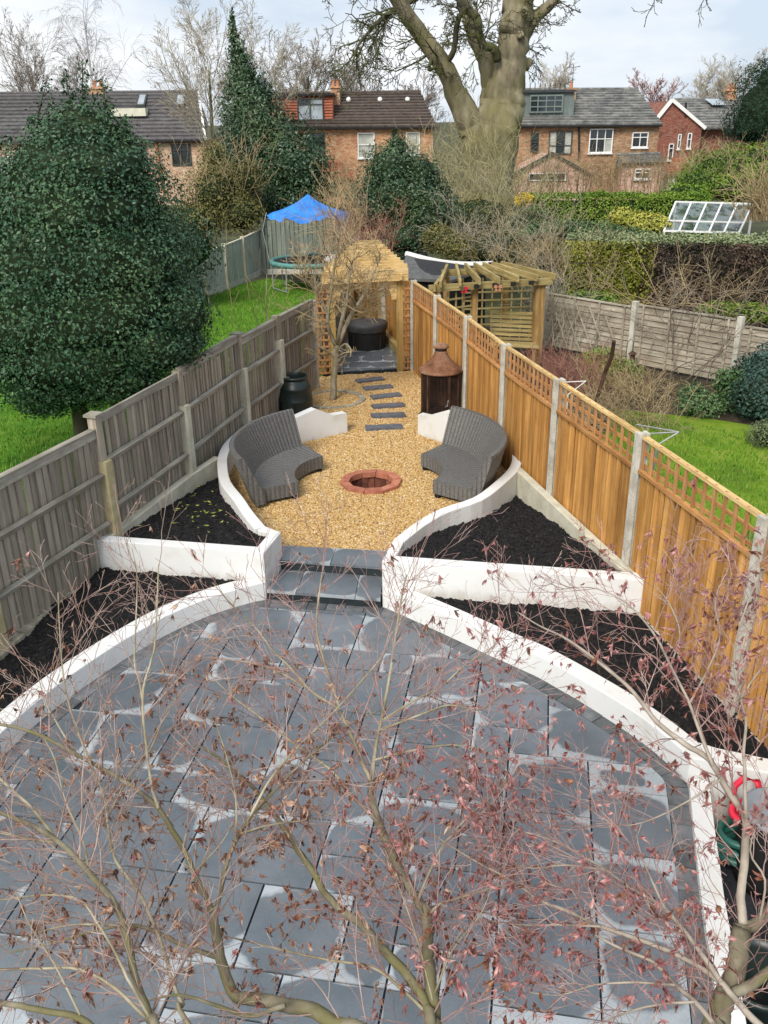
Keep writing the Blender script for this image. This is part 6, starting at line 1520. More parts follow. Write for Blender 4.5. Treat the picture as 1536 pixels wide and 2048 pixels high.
# lichen pale twiggy growth round its foot
def tangle(name, label, cat, pts, n, L, mat, seed, r=.012, spread=.9, trop=-.02, group=None, sides=3, sub=3, up=1.0, stems='stems', base=None):
    """thicket of bare stems rising from the given ground points"""
    rg_ = np.random.default_rng(seed); base = np.mean(pts, 0) if base is None else base
    e_ = E(name, base, label, cat, group); g2 = Grow(seed, (sides, 3, 3), r * .4)
    sp_ = [dict(n=5, wob=.16, trop=trop, taper=.4), dict(k=sub, len=.5, ang=.7, rad=.6, n=3, wob=.2, trop=0, **{'from': .3}), dict(k=2, len=.5, ang=.7, rad=.6, n=2, wob=.2, trop=0, **{'from': .3})]
    for k in range(n):
        p = np.array(pts[rg_.integers(len(pts))]) + rg_.normal(size=3) * (.25, .25, .02); d = rg_.normal(size=3) * spread; d[2] = abs(d[2]) * .3 + up
        g2.branch(p, d, L * (.55 + .8 * rg_.random()), r * (.6 + .8 * rg_.random()), 0, sp_)
    merge([g2.lv[k] for k in sorted(g2.lv)]).build(stems, mat, e_); return e_
def gl2(x0, y0, x1, y1, n): return [tuple(G(x0 + (x1 - x0) * k / (n - 1), y0 + (y1 - y0) * k / (n - 1), -.03)) for k in range(n)]
def gline(x0, y0, x1, y1, Y0, Y1, n):
    o = []
    for k in range(n):
        f = k / max(1, n - 1); p = D(x0 + (x1 - x0) * f, y0 + (y1 - y0) * f, Y0 + (Y1 - Y0) * f); o.append((p[0], p[1], p[2]))
    return o
tangle('lichen_thicket', 'pale lichen covered twiggy growth round the foot of the huge trunk', 'shrub', gline(880, 400, 1010, 400, 36.8, 36.8, 7), 36, 2.4, 'twig_lichen', 41, .016, .5, -.01, sub=5, up=1.3)
tangle('lichen_thicket', 'yellow grey bramble thicket left of the huge trunk in front of the middle house', 'shrub', gline(850, 410, 930, 420, 40, 38, 5), 30, 2.3, 'twig_lichen', 42, .018, .5, 0, sub=5, up=1.4)

# ---- evergreens
bush('holly_tree', 'big dense dark green holly tree overhanging the old grey fence', 'tree',
     [(*D(cx_, cy_, 11.3), r_ / 150, r_ / 150 * .95, rz_) for cx_, cy_, r_, rz_ in ((165, 292, 88, .50), (160, 345, 150, .55), (158, 420, 190, .72), (155, 520, 232, .8), (158, 615, 250, .8), (160, 690, 232, .62), (165, 752, 168, .42), (-60, 470, 200, .9), (-90, 640, 190, .8), (90, 800, 60, .22))] + [(*D(305, 690, 10.9), .66, .6, .40), (*D(368, 628, 11.0), .34, .4, .42), (*D(235, 762, 10.7), .55, .5, .30), (*D(350, 690, 10.9), .36, .4, .28)],
     118000, .046, 'holly', 51, (-4.0, 11.6, LG), shell=.32, lump=.17, trunk=[((-3.95, 11.2, -.1), (-4.05, 11.4, 1.6), .14, .1)], corek=.78, extra=[('shrubgreen', .03, .045)])
# upright leaders out of the holly's top
e = E('holly_leaders', (-3.9, 11.7, 4.2), 'sparse upright leafy shoots standing above the big holly', 'shoots')
b = B(); rng = np.random.default_rng(8); PP = []
for x, yt in ((95, 158), (128, 145), (165, 118), (170, 172), (205, 158), (225, 205), (62, 235), (145, 190), (250, 238)):
    p0, p1 = D(x + rng.normal() * 12, 290, 11.6), D(x, yt, 11.6); m = (p0 + p1) / 2 + rng.normal(size=3) * .03; b.tube([p0, m, p1], [.014, .01, .005], 5)
    for k in range(170):
        f = rng.random(); PP.append(p0 + (p1 - p0) * f + rng.normal(size=3) * .085 * (1.15 - .75 * f))
b.build('shoot', 'bark_dark', e); PP = np.array(PP); V, F = leaf_quads(PP, unit(rng, len(PP)), .048, rng); mk('foliage', fastmesh('foliage', V - np.array([-3.9, 11.7, 4.2]), F, 'holly'), e, (-3.9, 11.7, 4.2))
def cone_blobs(px, ybase, ytop, Y, wpx, n):
    o = []
    for k in range(n):
        f = k / (n - 1); y = ybase + (ytop - ybase) * f; p = D(px, y, Y); w = wpx * (1 - f) ** .8 / FPX * Y / 2 + .12; o.append((p[0], p[1], p[2], w, w, max(w * .8, .9 * abs(ybase - ytop) / n / FPX * Y)))
    return o
bl = [(*D(548, 330, 33), 1.75, 1.5, 1.7), (*D(512, 270, 33), 1.35, 1.3, 1.4), (*D(600, 345, 32.5), 1.15, 1.1, 1.25), (*D(500, 215, 33), .95, .95, 1.1), (*D(488, 165, 33), .58, .6, .9), (*D(475, 115, 33), .34, .34, .7), (*D(466, 75, 33), .17, .17, .55), (*D(465, 42, 33), .08, .08, .4), (*D(520, 190, 33), .4, .4, .5), (*D(560, 405, 32.5), 1.7, 1.2, .9)]
bush('holly_tree', 'tall dark conical holly tree with ragged pointed top left of the middle house', 'tree', bl, 42000, .10, 'ivy', 52, (*D(530, 420, 33)[:2], ground_z(33)), shell=.6, lump=.4, corek=.55, trunk=[((*D(540, 440, 33)[:2], -.4), tuple(D(480, 120, 33)), .18, .04)])
bl = [(*D(800, 400, 27), 1.5, 1.2, 1.1), (*D(785, 340, 27), .9, .9, .8), (*D(855, 430, 26.6), 1.05, .9, .85), (*D(745, 430, 26.6), .7, .7, .8), (*D(840, 350, 27), .6, .6, .55), (*D(795, 300, 27), .30, .35, .5), (*D(810, 475, 26.4), 1.1, .9, .6)]
bush('evergreen_shrub', 'rounded dark evergreen bush in front of the white sash windows', 'shrub', bl, 26000, .075, 'ivy', 53, (*D(800, 480, 27)[:2], ground_z(27)), shell=.45, lump=.25, corek=.7)
bl = [(*D(430, 385, 30), 1.05, .9, .95), (*D(485, 365, 30.5), .75, .7, .8), (*D(400, 440, 29.5), .9, .8, .7), (*D(480, 430, 29.8), .8, .8, .7), (*D(425, 320, 31), .5, .5, .6)]
bush('olive_shrub', 'olive brown loose shrub over the pale fence left of the blue canopy', 'shrub', bl, 15000, .075, 'olive', 54, (*D(440, 470, 30)[:2], ground_z(30)), shell=.6, lump=.3, corek=.6, flop=1.2)
tangle('bare_shrub', 'bare grey brown twigs rising through the olive shrub', 'shrub', gline(400, 440, 500, 430, 29.6, 30, 4), 18, 2.0, 'twig_tan', 55, .012, .35, .01, sub=4, up=1.5)
bl = [(*D(878, 478, 25), .5, .5, .38), (*D(915, 495, 24.6), .6, .6, .35)]
bush('olive_shrub', 'green olive leaved shrub behind the felt roofed shed', 'shrub', bl, 5200, .06, 'olive', 56, shell=.5, lump=.25, corek=.6, flop=1.0)
bl = [(*D(1525, 215, 40), 1.5, 1.4, 1.6), (*D(1500, 255, 40), 1.1, 1.1, .9), (*D(1545, 170, 40), 1.0, 1.0, 1.2)]
bush('conifer', 'dark conifer at the far right edge', 'tree', bl, 15000, .11, 'conifer', 57, shell=.55, lump=.45, corek=.6, aspect=.35)
# brambles in the middle
tangle('bramble_thicket', 'dense grey brown bramble thicket behind the felt roofed shed', 'shrub', gline(910, 500, 1120, 520, 25.5, 23.5, 9), 75, 1.3, 'twig_grey', 61, .008, .9, -.10, sub=5, up=.9)
tangle('bramble_thicket', 'tan brown bramble thicket at the left end of the hedge', 'shrub', gline(1010, 540, 1120, 560, 23.4, 22.8, 7), 45, 1.1, 'twig_tan', 62, .007, .8, -.08, sub=5, up=.9)
tangle('bramble_thicket', 'tall grey tangled thicket below the huge mossy tree', 'shrub', gline(930, 455, 1050, 455, 31, 31, 7), 75, 2.2, 'twig_lichen', 63, .012, .7, -.06, sub=5, up=1.0)
bl = [(*D(985, 500, 26), 1.1, .9, .55), (*D(1070, 520, 25), .9, .8, .5), (*D(960, 440, 30), 1.2, .9, .8), (*D(1050, 460, 29), 1.1, .8, .6)]
bush('ground_ivy', 'dull brown green undergrowth beneath the bramble thickets', 'undergrowth', bl, 15000, .06, 'olive', 64, shell=.6, lump=.3, corek=.8, flop=1.3)
tangle('bare_shrub', 'yellowish bare twiggy shrub arching over the left end of the hedge', 'shrub', gline(1120, 560, 1200, 575, 22.8, 22.4, 4), 26, 1.25, 'twig_tan', 65, .008, .6, -.04, sub=4, up=1.2)
tangle('tall_weeds', 'tan dead stems in front of the brown brick house', 'weeds', gline(1020, 396, 1400, 388, 46, 44, 14), 300, 1.5, 'twig_tan', 66, .014, .28, .0, sub=3, up=1.5)
tangle('tall_weeds', 'pale dead stems at the foot of the middle house beside the evergreen bush', 'weeds', gline(655, 410, 745, 430, 44, 40, 6), 110, 1.8, 'twig_tan', 67, .013, .35, .0, sub=3, up=1.4)
# hedges
def hedge(label, P0, P1, depth, z0, z1, n, size, mats, seed, split=None, name='hedge'):
    """clipped hedge between two ground points: foliage on its faces, top lighter where the photograph has it so"""
    rg_ = np.random.default_rng(seed); P0, P1 = np.array(P0[:2]), np.array(P1[:2]); d = P1 - P0; Ln = np.linalg.norm(d); t = d / Ln; nb = np.array([-t[1], t[0]]); base = np.array([*((P0 + P1) / 2), z0])
    e_ = E(name, base, label, 'hedge')
    H_ = z1 - z0
    b = B(); R = rotz(math.atan2(d[1], d[0])); m = (P0 + P1) / 2 + nb * depth / 2; b.box((m[0], m[1], (z0 + z1) / 2 - .08), (Ln - .2, depth - .3, H_ - .22), R); b.build('shade_core', 'core', e_)  # added dark box inside the hedge, inner shade put into its colour
    def face(cnt, uf, nf, mt, nm):
        u = rg_.random(cnt); v = rg_.random(cnt); P = uf(u, v); nz_ = np.array([mnoise.noise((p[0] * 1.3, p[1] * 1.3, p[2] * 1.6 + seed)) + .5 * mnoise.noise((p[0] * 4, p[1] * 4, p[2] * 4)) for p in P])
        P = P + nf[None] * (nz_ * .16 - .12 * rg_.random(cnt) ** 2 + .05 * np.maximum(0, rg_.normal(size=cnt)))[:, None]
        V, F = leaf_quads(P, np.repeat(nf[None], cnt, 0), size, rg_, .55, .9); mk(nm, fastmesh(nm, V - base, F, mt), e_, base)
    n3 = np.array([-nb[0], -nb[1], .15]); n3 /= np.linalg.norm(n3)
    bulge = lambda v: np.sin(v * math.pi) * .1
    def front(f0, f1): return lambda u, v: np.stack([P0[0] + d[0] * (f0 + (f1 - f0) * u) - nb[0] * bulge(v), P0[1] + d[1] * (f0 + (f1 - f0) * u) - nb[1] * bulge(v), z0 + H_ * v], 1)
    if split:
        face(int(n * .5 * split), front(0, split), n3, mats[0], 'front_foliage'); face(int(n * .5 * (1 - split)), front(split - .06, 1), n3, mats[1], 'brown_foliage')  # green leaves at the left end, brown leaves along the rest
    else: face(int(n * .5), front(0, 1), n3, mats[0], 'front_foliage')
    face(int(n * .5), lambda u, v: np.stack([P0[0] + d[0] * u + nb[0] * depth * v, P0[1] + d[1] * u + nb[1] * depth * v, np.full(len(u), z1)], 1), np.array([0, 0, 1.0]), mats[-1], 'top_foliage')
    return e_
hA, hB = D(1128, 545, 22.6), D(1640, 600, 21.0)
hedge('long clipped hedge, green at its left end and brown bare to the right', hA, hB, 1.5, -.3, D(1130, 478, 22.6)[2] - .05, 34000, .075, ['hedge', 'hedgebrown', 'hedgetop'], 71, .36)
hC, hD = D(1058, 440, 34), D(1420, 430, 33)
hedge('bright green clipped hedge behind the yellow leaved shrub', hC, hD, 1.2, -.4, D(1230, 394, 33.5)[2], 15000, .085, ['bright', 'bright'], 72)
hE, hF = D(1000, 455, 33), D(1110, 452, 33)
bl = [(*D(1440, 345, 38), 1.5, 1.2, .9), (*D(1400, 370, 37), 1.1, 1.0, .7), (*D(1500, 335, 39), 1.6, 1.2, 1.0), (*D(1480, 380, 36), 1.6, 1.0, .6), (*D(1560, 370, 36), 1.4, 1.1, .9), (*D(1370, 392, 35.5), .9, .8, .5)]
bush('overgrown_shrub', 'large yellow green overgrown shrubs at right below the gabled house', 'shrub', bl, 22000, .095, 'bright', 73, shell=.6, lump=.3, corek=.7, flop=1.1)
tangle('bare_shrub', 'bare dark twigs growing above the yellow green shrubs at right', 'shrub', gline(1360, 380, 1530, 370, 37, 37.5, 8), 32, 1.7, 'twig_lichen', 74, .013, .6, -.02, sub=5, up=1.0)
bl = [(*D(1275, 448, 29), .75, .6, .38), (*D(1245, 435, 29), .4, .4, .3), (*D(1310, 452, 28.6), .5, .5, .33)]
bush('yellow_shrub', 'low yellow green leafy shrub left of the glass cold frame', 'shrub', bl, 5200, .10, 'yellowgreen', 75, shell=.5, lump=.25, corek=.7)
bl = [(*D(1048, 398, 34), .34, .3, .22), (*D(1038, 404, 34), .2, .2, .15)]
bush('forsythia', 'small bright yellow flowering bush below the pink gable', 'shrub', bl, 1500, .07, 'yellow', 76, shell=.6, corek=.5)
bl = [(*D(1140, 462, 27), 1.6, .7, .30), (*D(1220, 472, 26), 1.2, .7, .28), (*D(1060, 440, 31), .8, .7, .4)]
bush('weedy_growth', 'mixed green weeds between the two hedges', 'undergrowth', bl, 9000, .075, 'shrubgreen', 77, shell=.6, lump=.35, corek=.75, flop=1.1)
tangle('dry_grass', 'tall pale dry pampas like stems right of the cold frame', 'grass clump', gline(1500, 440, 1540, 440, 27.5, 27, 3), 90, 1.4, 'twig_tan', 78, .016, .35, -.10, sub=2, up=1.3)
# right garden plants
tangle('dogwood_shrub', 'dense red stemmed shrub just beyond the new trellis fence', 'shrub', gl2(1085, 770, 1200, 790, 5), 150, .62, 'twig_crimson', 81, .005, .55, -.01, sub=4, up=1.1)
tangle('bramble', 'tan dead stems sprawling beside the lawn beyond the new fence', 'stems', gl2(1150, 850, 1290, 850, 6), 120, .75, 'twig_tan', 82, .006, .8, -.05, sub=3, up=.8)
tangle('bramble', 'red brown stems in front of the lap fence below the dark stake', 'stems', gl2(1200, 790, 1300, 800, 5), 80, .6, 'twig_tan', 83, .006, .8, -.06, sub=3, up=.8)
tangle('multi_stem_shrub', 'multi stemmed bare shrub spreading in front of the lap fence', 'shrub', [tuple(G(1375, 750, 0))], 18, 1.45, 'twig_far', 84, .013, .36, -.015, sub=5, up=1.1)
tangle('arching_shrub', 'arching bare reddish branches draped over the top of the lap fence', 'shrub', gline(1290, 610, 1480, 620, 18.6, 17.6, 6), 34, 1.3, 'twig_tan', 85, .008, 1.1, -.07, sub=4, up=.55)
tangle('arching_shrub', 'thin bare shrub twining round the pergola post at the fence end', 'shrub', gline(1095, 690, 1110, 690, 18.7, 18.6, 2), 40, 1.4, 'twig_grey', 86, .006, .3, 0, sub=4, up=1.6)
bl = [(*G(1240, 745, .25), .45, .35, .28), (*G(1200, 720, .22), .35, .3, .25)]
bush('green_shrub', 'small yellow green shrub among stems by the lap fence', 'shrub', bl, 2600, .05, 'bright', 87, shell=.7, corek=.5, flop=1.2)
bl = [(*G(1400, 812, .12), .42, .35, .22), (*G(1385, 790, .18), .25, .25, .22)]
bush('green_shrub', 'pale variegated green shrub at the edge of the right lawn', 'shrub', bl, 2600, .05, 'shrubgreen', 88, shell=.7, corek=.5, flop=1.0)
bl = [(*G(1470, 785, .3), .34, .3, .36), (*G(1455, 765, .45), .25, .25, .25)]
bush('green_shrub', 'speckled leafy shrub before the lap fence near the right edge', 'shrub', bl, 2400, .06, 'shrubgreen', 89, shell=.7, corek=.5, flop=1.0)
bl = [(*G(1525, 790, .4), .48, .45, .5), (*G(1545, 740, .6), .45, .4, .45), (*G(1500, 745, .35), .3, .3, .35)]
bush('evergreen_shrub', 'dark blue green evergreen shrub at the right edge by the lap fence', 'shrub', bl, 7000, .06, 'bluegreen', 90, shell=.5, corek=.7)
bl = [(*G(1535, 870, .15), .30, .3, .25)]
bush('lavender_bush', 'small grey green lavender bush at the right edge of the lawn', 'shrub', bl, 2000, .05, 'hedgetop', 91, shell=.7, corek=.55, aspect=.25)
bl = [(*D(1500, 625, 18.6), .6, .5, .2), (*D(1440, 618, 19), .5, .5, .15), (*D(1180, 600, 20.5), .7, .5, .2)]
bush('weedy_growth', 'green weeds on the bank above the lap fence', 'undergrowth', bl, 4200, .06, 'bright', 92, shell=.7, corek=.6, flop=1.1)
# left garden sapling and bank undergrowth
e_ = bare_tree('bare_sapling', 'thin bare sapling on the lawn behind the old grey fence', (-1.98, 14.6, LG), 2.35, ('bark_apple', 'twig_tan'), [dict(n=6, wob=.05, trop=.02, taper=.25), dict(k=9, **{'from': .25}, len=.40, ang=.75, rad=.5, n=4, wob=.12, trop=.05), dict(k=4, **{'from': .25}, len=.4, ang=.6, rad=.6, n=3, wob=.15, trop=.03)], 93, .02, None, .0035)
for k, x in enumerate((415, 452, 483)):
    p = D(x, 640, 22); 
    b = B(); q0 = np.array([D(x, 560, 24)[0], 24.0 + k * .6, LG]); b.tube([q0, q0 + (-.05, 0, .8), D(x, 430 + 18 * k, 24 + k * .6)], [.015, .012, .006], 5)
    o = b.build('bare_whip', 'twig_tan'); props(o, ['thin bare whip at the pale fence, nearest the big holly', 'thin bare whip in the middle of the pale fence', 'thin bare whip at the pale fence, nearest the trampoline'][k], 'sapling', 'bare whips along the pale fence')
bl = [(*D(330, 500, 24), 1.6, 1.0, 1.0), (*D(250, 470, 25), 1.8, 1.2, 1.2)]
bush('dark_shrub', 'dark shrubbery half hidden behind the big holly', 'shrub', bl, 6000, .10, 'ivy', 94, shell=.5, corek=.75)
bl = [(*D(620, 440, 33), 1.6, .8, .6), (*D(700, 450, 34), 1.4, .8, .6)]
bush('dark_shrub', 'dark undergrowth behind the grey green board fence', 'undergrowth', bl, 6000, .09, 'ivy', 95, shell=.5, corek=.8)

# ---- small lichened tree in the gravel
e = E('small_bare_tree', (-0.84, 14.6, .2), 'small bare grey lichened tree growing in the gravel by the pergola', 'tree')
AY = 14.6; A = lambda x, y, dy=0: D(x, y, AY + dy)
b = B(); LA = []
LA.append(limb(b, [(np.array([-0.845, 14.6, .18]), .062), (A(668, 760), .054), (A(671, 720), .05), (A(673, 690), .05)], 9))
LA.append(limb(b, [(A(673, 694), .042), (A(690, 655, .1), .036), (A(705, 625, .2), .034), (A(718, 605, .2), .028), (A(728, 590, .2), .024), (A(742, 560, .2), .017), (A(755, 530, .3), .008), (A(768, 505, .4), .003)], 8))
LA.append(limb(b, [(A(672, 692), .038), (A(662, 670, -.1), .033), (A(655, 640, -.2), .03), (A(660, 600, -.2), .027), (A(665, 560, -.2), .022), (A(672, 510, -.2), .016), (A(678, 470, -.2), .008), (A(688, 435, -.2), .003)], 8))
LA.append(limb(b, [(A(674, 690), .036), (A(684, 640, -.3), .032), (A(694, 600, -.4), .026), (A(698, 560, -.5), .020), (A(706, 520, -.5), .010), (A(718, 470, -.5), .003)], 8))
LA.append(limb(b, [(A(668, 715), .024), (A(650, 700, -.2), .022), (A(636, 690, -.3), .016), (A(628, 660, -.4), .010)], 7))
LA.append(limb(b, [(A(671, 705), .02), (A(690, 688, -.3), .018), (A(702, 700, -.4), .014), (A(700, 715, -.45), .008)], 7))
LA.append(limb(b, [(A(660, 640, -.2), .022), (A(638, 590, -.3), .018), (A(612, 560, -.5), .012), (A(588, 545, -.6), .007)], 7))
LA.append(limb(b, [(A(712, 614, .2), .02), (A(700, 588, 0), .018), (A(682, 585, -.2), .014), (A(672, 575, -.2), .01)], 7))
LA.append(limb(b, [(A(700, 632, .2), .018), (A(722, 600, .5), .015), (A(745, 590, .6), .011), (A(755, 610, .7), .007)], 7))
b.build('trunk', 'bark_apple', e, True)
g_ = Grow(101, (5, 3, 3, 3), .0032); SP = [dict(n=4, wob=.2, trop=.02), dict(k=5, len=.55, ang=.7, rad=.6, n=3, wob=.22, trop=.02, **{'from': .2}), dict(k=4, len=.5, ang=.7, rad=.6, n=3, wob=.2, trop=.02, **{'from': .2})]
rng = np.random.default_rng(12)
for PR, c, lo, L in ((LA[1], 20, .2, .5), (LA[2], 22, .25, .55), (LA[3], 16, .25, .5), (LA[6], 12, .3, .45), (LA[7], 6, .3, .4), (LA[8], 8, .3, .4), (LA[4], 6, .3, .4), (LA[5], 3, .4, .25)):
    spray(PR, c, lo, 1.0, L, .011, (0, -.05, .15))
merge([g_.lv[k] for k in sorted(g_.lv)]).build('crown', 'twig_tan', e)
# crimson shrub behind it
tangle('red_twig_shrub', 'fine crimson twigged shrub showing above the pergola rafters', 'shrub', gline(700, 520, 750, 520, 22.5, 22.5, 3), 60, 1.1, 'twig_crimson', 103, .006, .4, 0, sub=5, up=1.4)
tangle('bare_shrub', 'bare brown shrub beside the trampoline canopy', 'shrub', gline(655, 500, 700, 505, 25.5, 25, 3), 30, 1.6, 'twig_tan', 104, .009, .4, 0, sub=5, up=1.4)

# ================================================================== JAPANESE MAPLES IN FRONT OF THE WINDOW
rng = np.random.default_rng(2024)
def maple(label, base, limbs, spec, leafmix, seed, twigmat, tw_count, barkmat, thick=14):
    """limbs: list of ([(px,py)...], depth0, depth1, width0, width1) measured in the survey; wood, twigs and dried leaves"""
    e = E('japanese_maple', base, label, 'tree', None)
    tb, lb = B(), B(); PR = []
    for k, (pts, d0, d1, w0, w1, dens) in enumerate(limbs):
        n = len(pts); P = [DD(x, y, d0 + (d1 - d0) * i / (n - 1)) for i, (x, y) in enumerate(pts)]; W = [.76 * (w0 + (w1 - w0) * i / (n - 1)) * (d0 + (d1 - d0) * i / (n - 1)) / FPX / 2 for i in range(n)]
        if dens < 0: P = [np.array(base, float), (np.array(base) * .45 + P[0] * .55) + (0, 0, -.1)] + P; W = [W[0] * 1.35, W[0] * 1.15] + W; dens = -dens
        PR.append((*limb(tb if w0 >= thick else lb, list(zip(P, W)), 9 if w0 >= thick else 6, 4), dens))
    tb.build('trunk', 'bark_maple', e, True); lb.build('branch', barkmat if barkmat == 'bark_pale' else 'twig_green', e, True)
    g2 = Grow(seed, (4, 3, 3), .0009); tipleaf = []
    SPm = [dict(n=5, wob=.10, trop=.035, taper=.4), dict(k=4, len=.52, ang=.62, rad=.6, n=4, wob=.12, trop=.03, **{'from': .15}), dict(k=3, len=.45, ang=.6, rad=.65, n=3, wob=.14, trop=.02, **{'from': .25})]
    rg_ = np.random.default_rng(seed)
    for P, R, dens in PR:
        Ln = np.linalg.norm(np.diff(P, axis=0), axis=1).sum(); c = int(Ln * tw_count * dens)
        for k in range(c):
            x = (.12 + .88 * (k + rg_.random()) / c) * (len(P) - 1); i = min(int(x), len(P) - 2); q = P[i] + (P[i + 1] - P[i]) * (x - i); t = P[i + 1] - P[i]; t /= np.linalg.norm(t)
            s = np.cross(t, rg_.normal(size=3)); s /= np.linalg.norm(s) + 1e-9
            d = t * .62 + s * .75 + np.array([0, .08, .05]); g2.branch(q, d, .17 + .26 * rg_.random(), max(.0014, min(.0028, R[i] * .45)), 0, SPm)
    merge([g2.lv[k] for k in sorted(g2.lv)]).build('twigs', twigmat, e)
    e2 = e
    # dried curled leaves: clusters of narrow drooping lobes hanging at twig ends
    tips = g2.tips; sel = rg_.permutation(len(tips)); 
    by = {}
    dens_f = lambda p: max(.10, min(1, .48 + 2.4 * mnoise.noise((p[0] * 3.4, p[1] * 3.4, p[2] * 3.4 + seed))))
    for ix in sel:
        p, d = tips[ix]
        if rg_.random() > dens_f(p) * leafmix['keep'] * min(1, max(.06, (leafmix.get('top', 2.72) - p[2]) / .3)): continue
        mt = leafmix['pick'](p, rg_); by.setdefault(mt, []).append((p, d))
    for mt, L in by.items():
        VV = []; FF = []; o = 0
        for p, d in L:
            nl = rg_.integers(5, 9); s = .018 + .026 * rg_.random() ** 1.5; ax = d * .3 + np.array([0, 0, -.75]) + rg_.normal(size=3) * .35; ax /= np.linalg.norm(ax)
            u = np.cross(ax, rg_.normal(size=3)); u /= np.linalg.norm(u); w = np.cross(ax, u)
            for j in range(nl):
                a = j / nl * 6.28 + rg_.random(); lat = u * math.cos(a) + w * math.sin(a); sp = .12 + .42 * rg_.random(); d0 = ax + lat * sp; d0 /= np.linalg.norm(d0)
                side = np.cross(d0, ax + rg_.normal(size=3) * .6); side /= np.linalg.norm(side) + 1e-9; curl = (lat * (-1.3 + 1.9 * rg_.random()) + rg_.normal(size=3) * .5)
                l = s * (.7 + .7 * rg_.random()); wd = l * (.065 + .06 * rg_.random())
                c0 = p + ax * .006; c1 = c0 + d0 * l * .4; c2 = c1 + (d0 + curl * .45) * l * .35; c3 = c2 + (d0 * .6 + curl * .9) * l * .32
                VV += [c0 - side * wd * .25, c0 + side * wd * .25, c1 - side * wd, c1 + side * wd, c2 - side * wd * .85, c2 + side * wd * .85, c3]
                FF += [(o, o + 1, o + 3), (o, o + 3, o + 2), (o + 2, o + 3, o + 5), (o + 2, o + 5, o + 4), (o + 4, o + 5, o + 6)]; o += 7
        mk('leaves', fastmesh('leaves', np.array(VV) - np.array(base), FF, mt), e, base)['kind'] = 'stuff'
    return e
tD = 3.05
limbs_A = [
 ([(868, 2090), (870, 2041), (859, 1945), (853, 1837), (835, 1800), (792, 1724), (759, 1649), (743, 1590), (743, 1563)], 3.0, 3.25, 36, 17, -.6),
 ([(743, 1563), (727, 1530), (700, 1466), (679, 1417), (663, 1364), (646, 1315), (633, 1251), (641, 1170), (648, 1130)], 3.25, 3.6, 13, 3, 1.0),
 ([(743, 1568), (751, 1498), (762, 1444), (781, 1342), (797, 1234), (806, 1180), (813, 1150)], 3.25, 3.6, 12, 3, 1.1),
 ([(862, 2080), (851, 2009), (819, 1956), (770, 1902), (727, 1853), (690, 1826), (652, 1789), (628, 1746), (598, 1703), (566, 1654), (534, 1611), (503, 1571), (468, 1544), (430, 1510), (392, 1490)], 3.0, 3.45, 30, 6, -.6),
 ([(868, 2040), (802, 1977), (743, 1934), (662, 1921), (582, 1904), (512, 1886), (440, 1870)], 3.0, 3.2, 10, 3, .35),
 ([(855, 1832), (880, 1808), (905, 1800), (950, 1786), (1010, 1770), (1070, 1772)], 3.05, 3.2, 8, 2, .8),
 ([(751, 1640), (695, 1582), (668, 1546), (620, 1509), (566, 1471), (512, 1428), (462, 1390), (415, 1345)], 3.2, 3.5, 10, 3, .9),
 ([(681, 1420), (620, 1380), (582, 1337), (544, 1299), (512, 1256), (470, 1215), (425, 1165)], 3.35, 3.6, 8, 2, .8),
 ([(620, 1380), (560, 1345), (500, 1325), (440, 1318), (380, 1312)], 3.4, 3.6, 6, 2, .7),
 ([(765, 1440), (830, 1400), (880, 1375), (930, 1330), (985, 1295), (1010, 1235)], 3.3, 3.6, 7, 2, .9),
 ([(760, 1460), (840, 1430), (900, 1410), (960, 1420), (1010, 1380)], 3.3, 3.5, 7, 2, 1.1),
 ([(748, 1520), (830, 1500), (900, 1490), (960, 1500), (1010, 1530)], 3.25, 3.4, 7, 2, 1.2),
 ([(835, 1800), (880, 1700), (930, 1640), (985, 1590), (1030, 1540)], 3.1, 3.35, 7, 2, .8),
 ([(870, 1985), (905, 1900), (960, 1830), (985, 1770)], 3.0, 3.1, 7, 2, .35),
 ([(865, 2000), (835, 1880), (800, 1780), (770, 1700)], 2.95, 3.05, 6, 2, .5),
]
def pickA(p, r):
    x = (p[0]) * 1.0
    f = 1 / (1 + math.exp(-(x - .02) * 7)); u = r.random()
    if p[2] < 2.2 and u < .35: return 'leaf_dark'
    return 'leaf_pink' if r.random() < f else 'leaf_brown'
maple('leafless japanese maple with clinging dried leaves in the middle of the view', (0.12, 1.95, -.05), limbs_A, None, dict(keep=1.5, pick=pickA), 301, 'twig_red', 23, 'bark_maple')
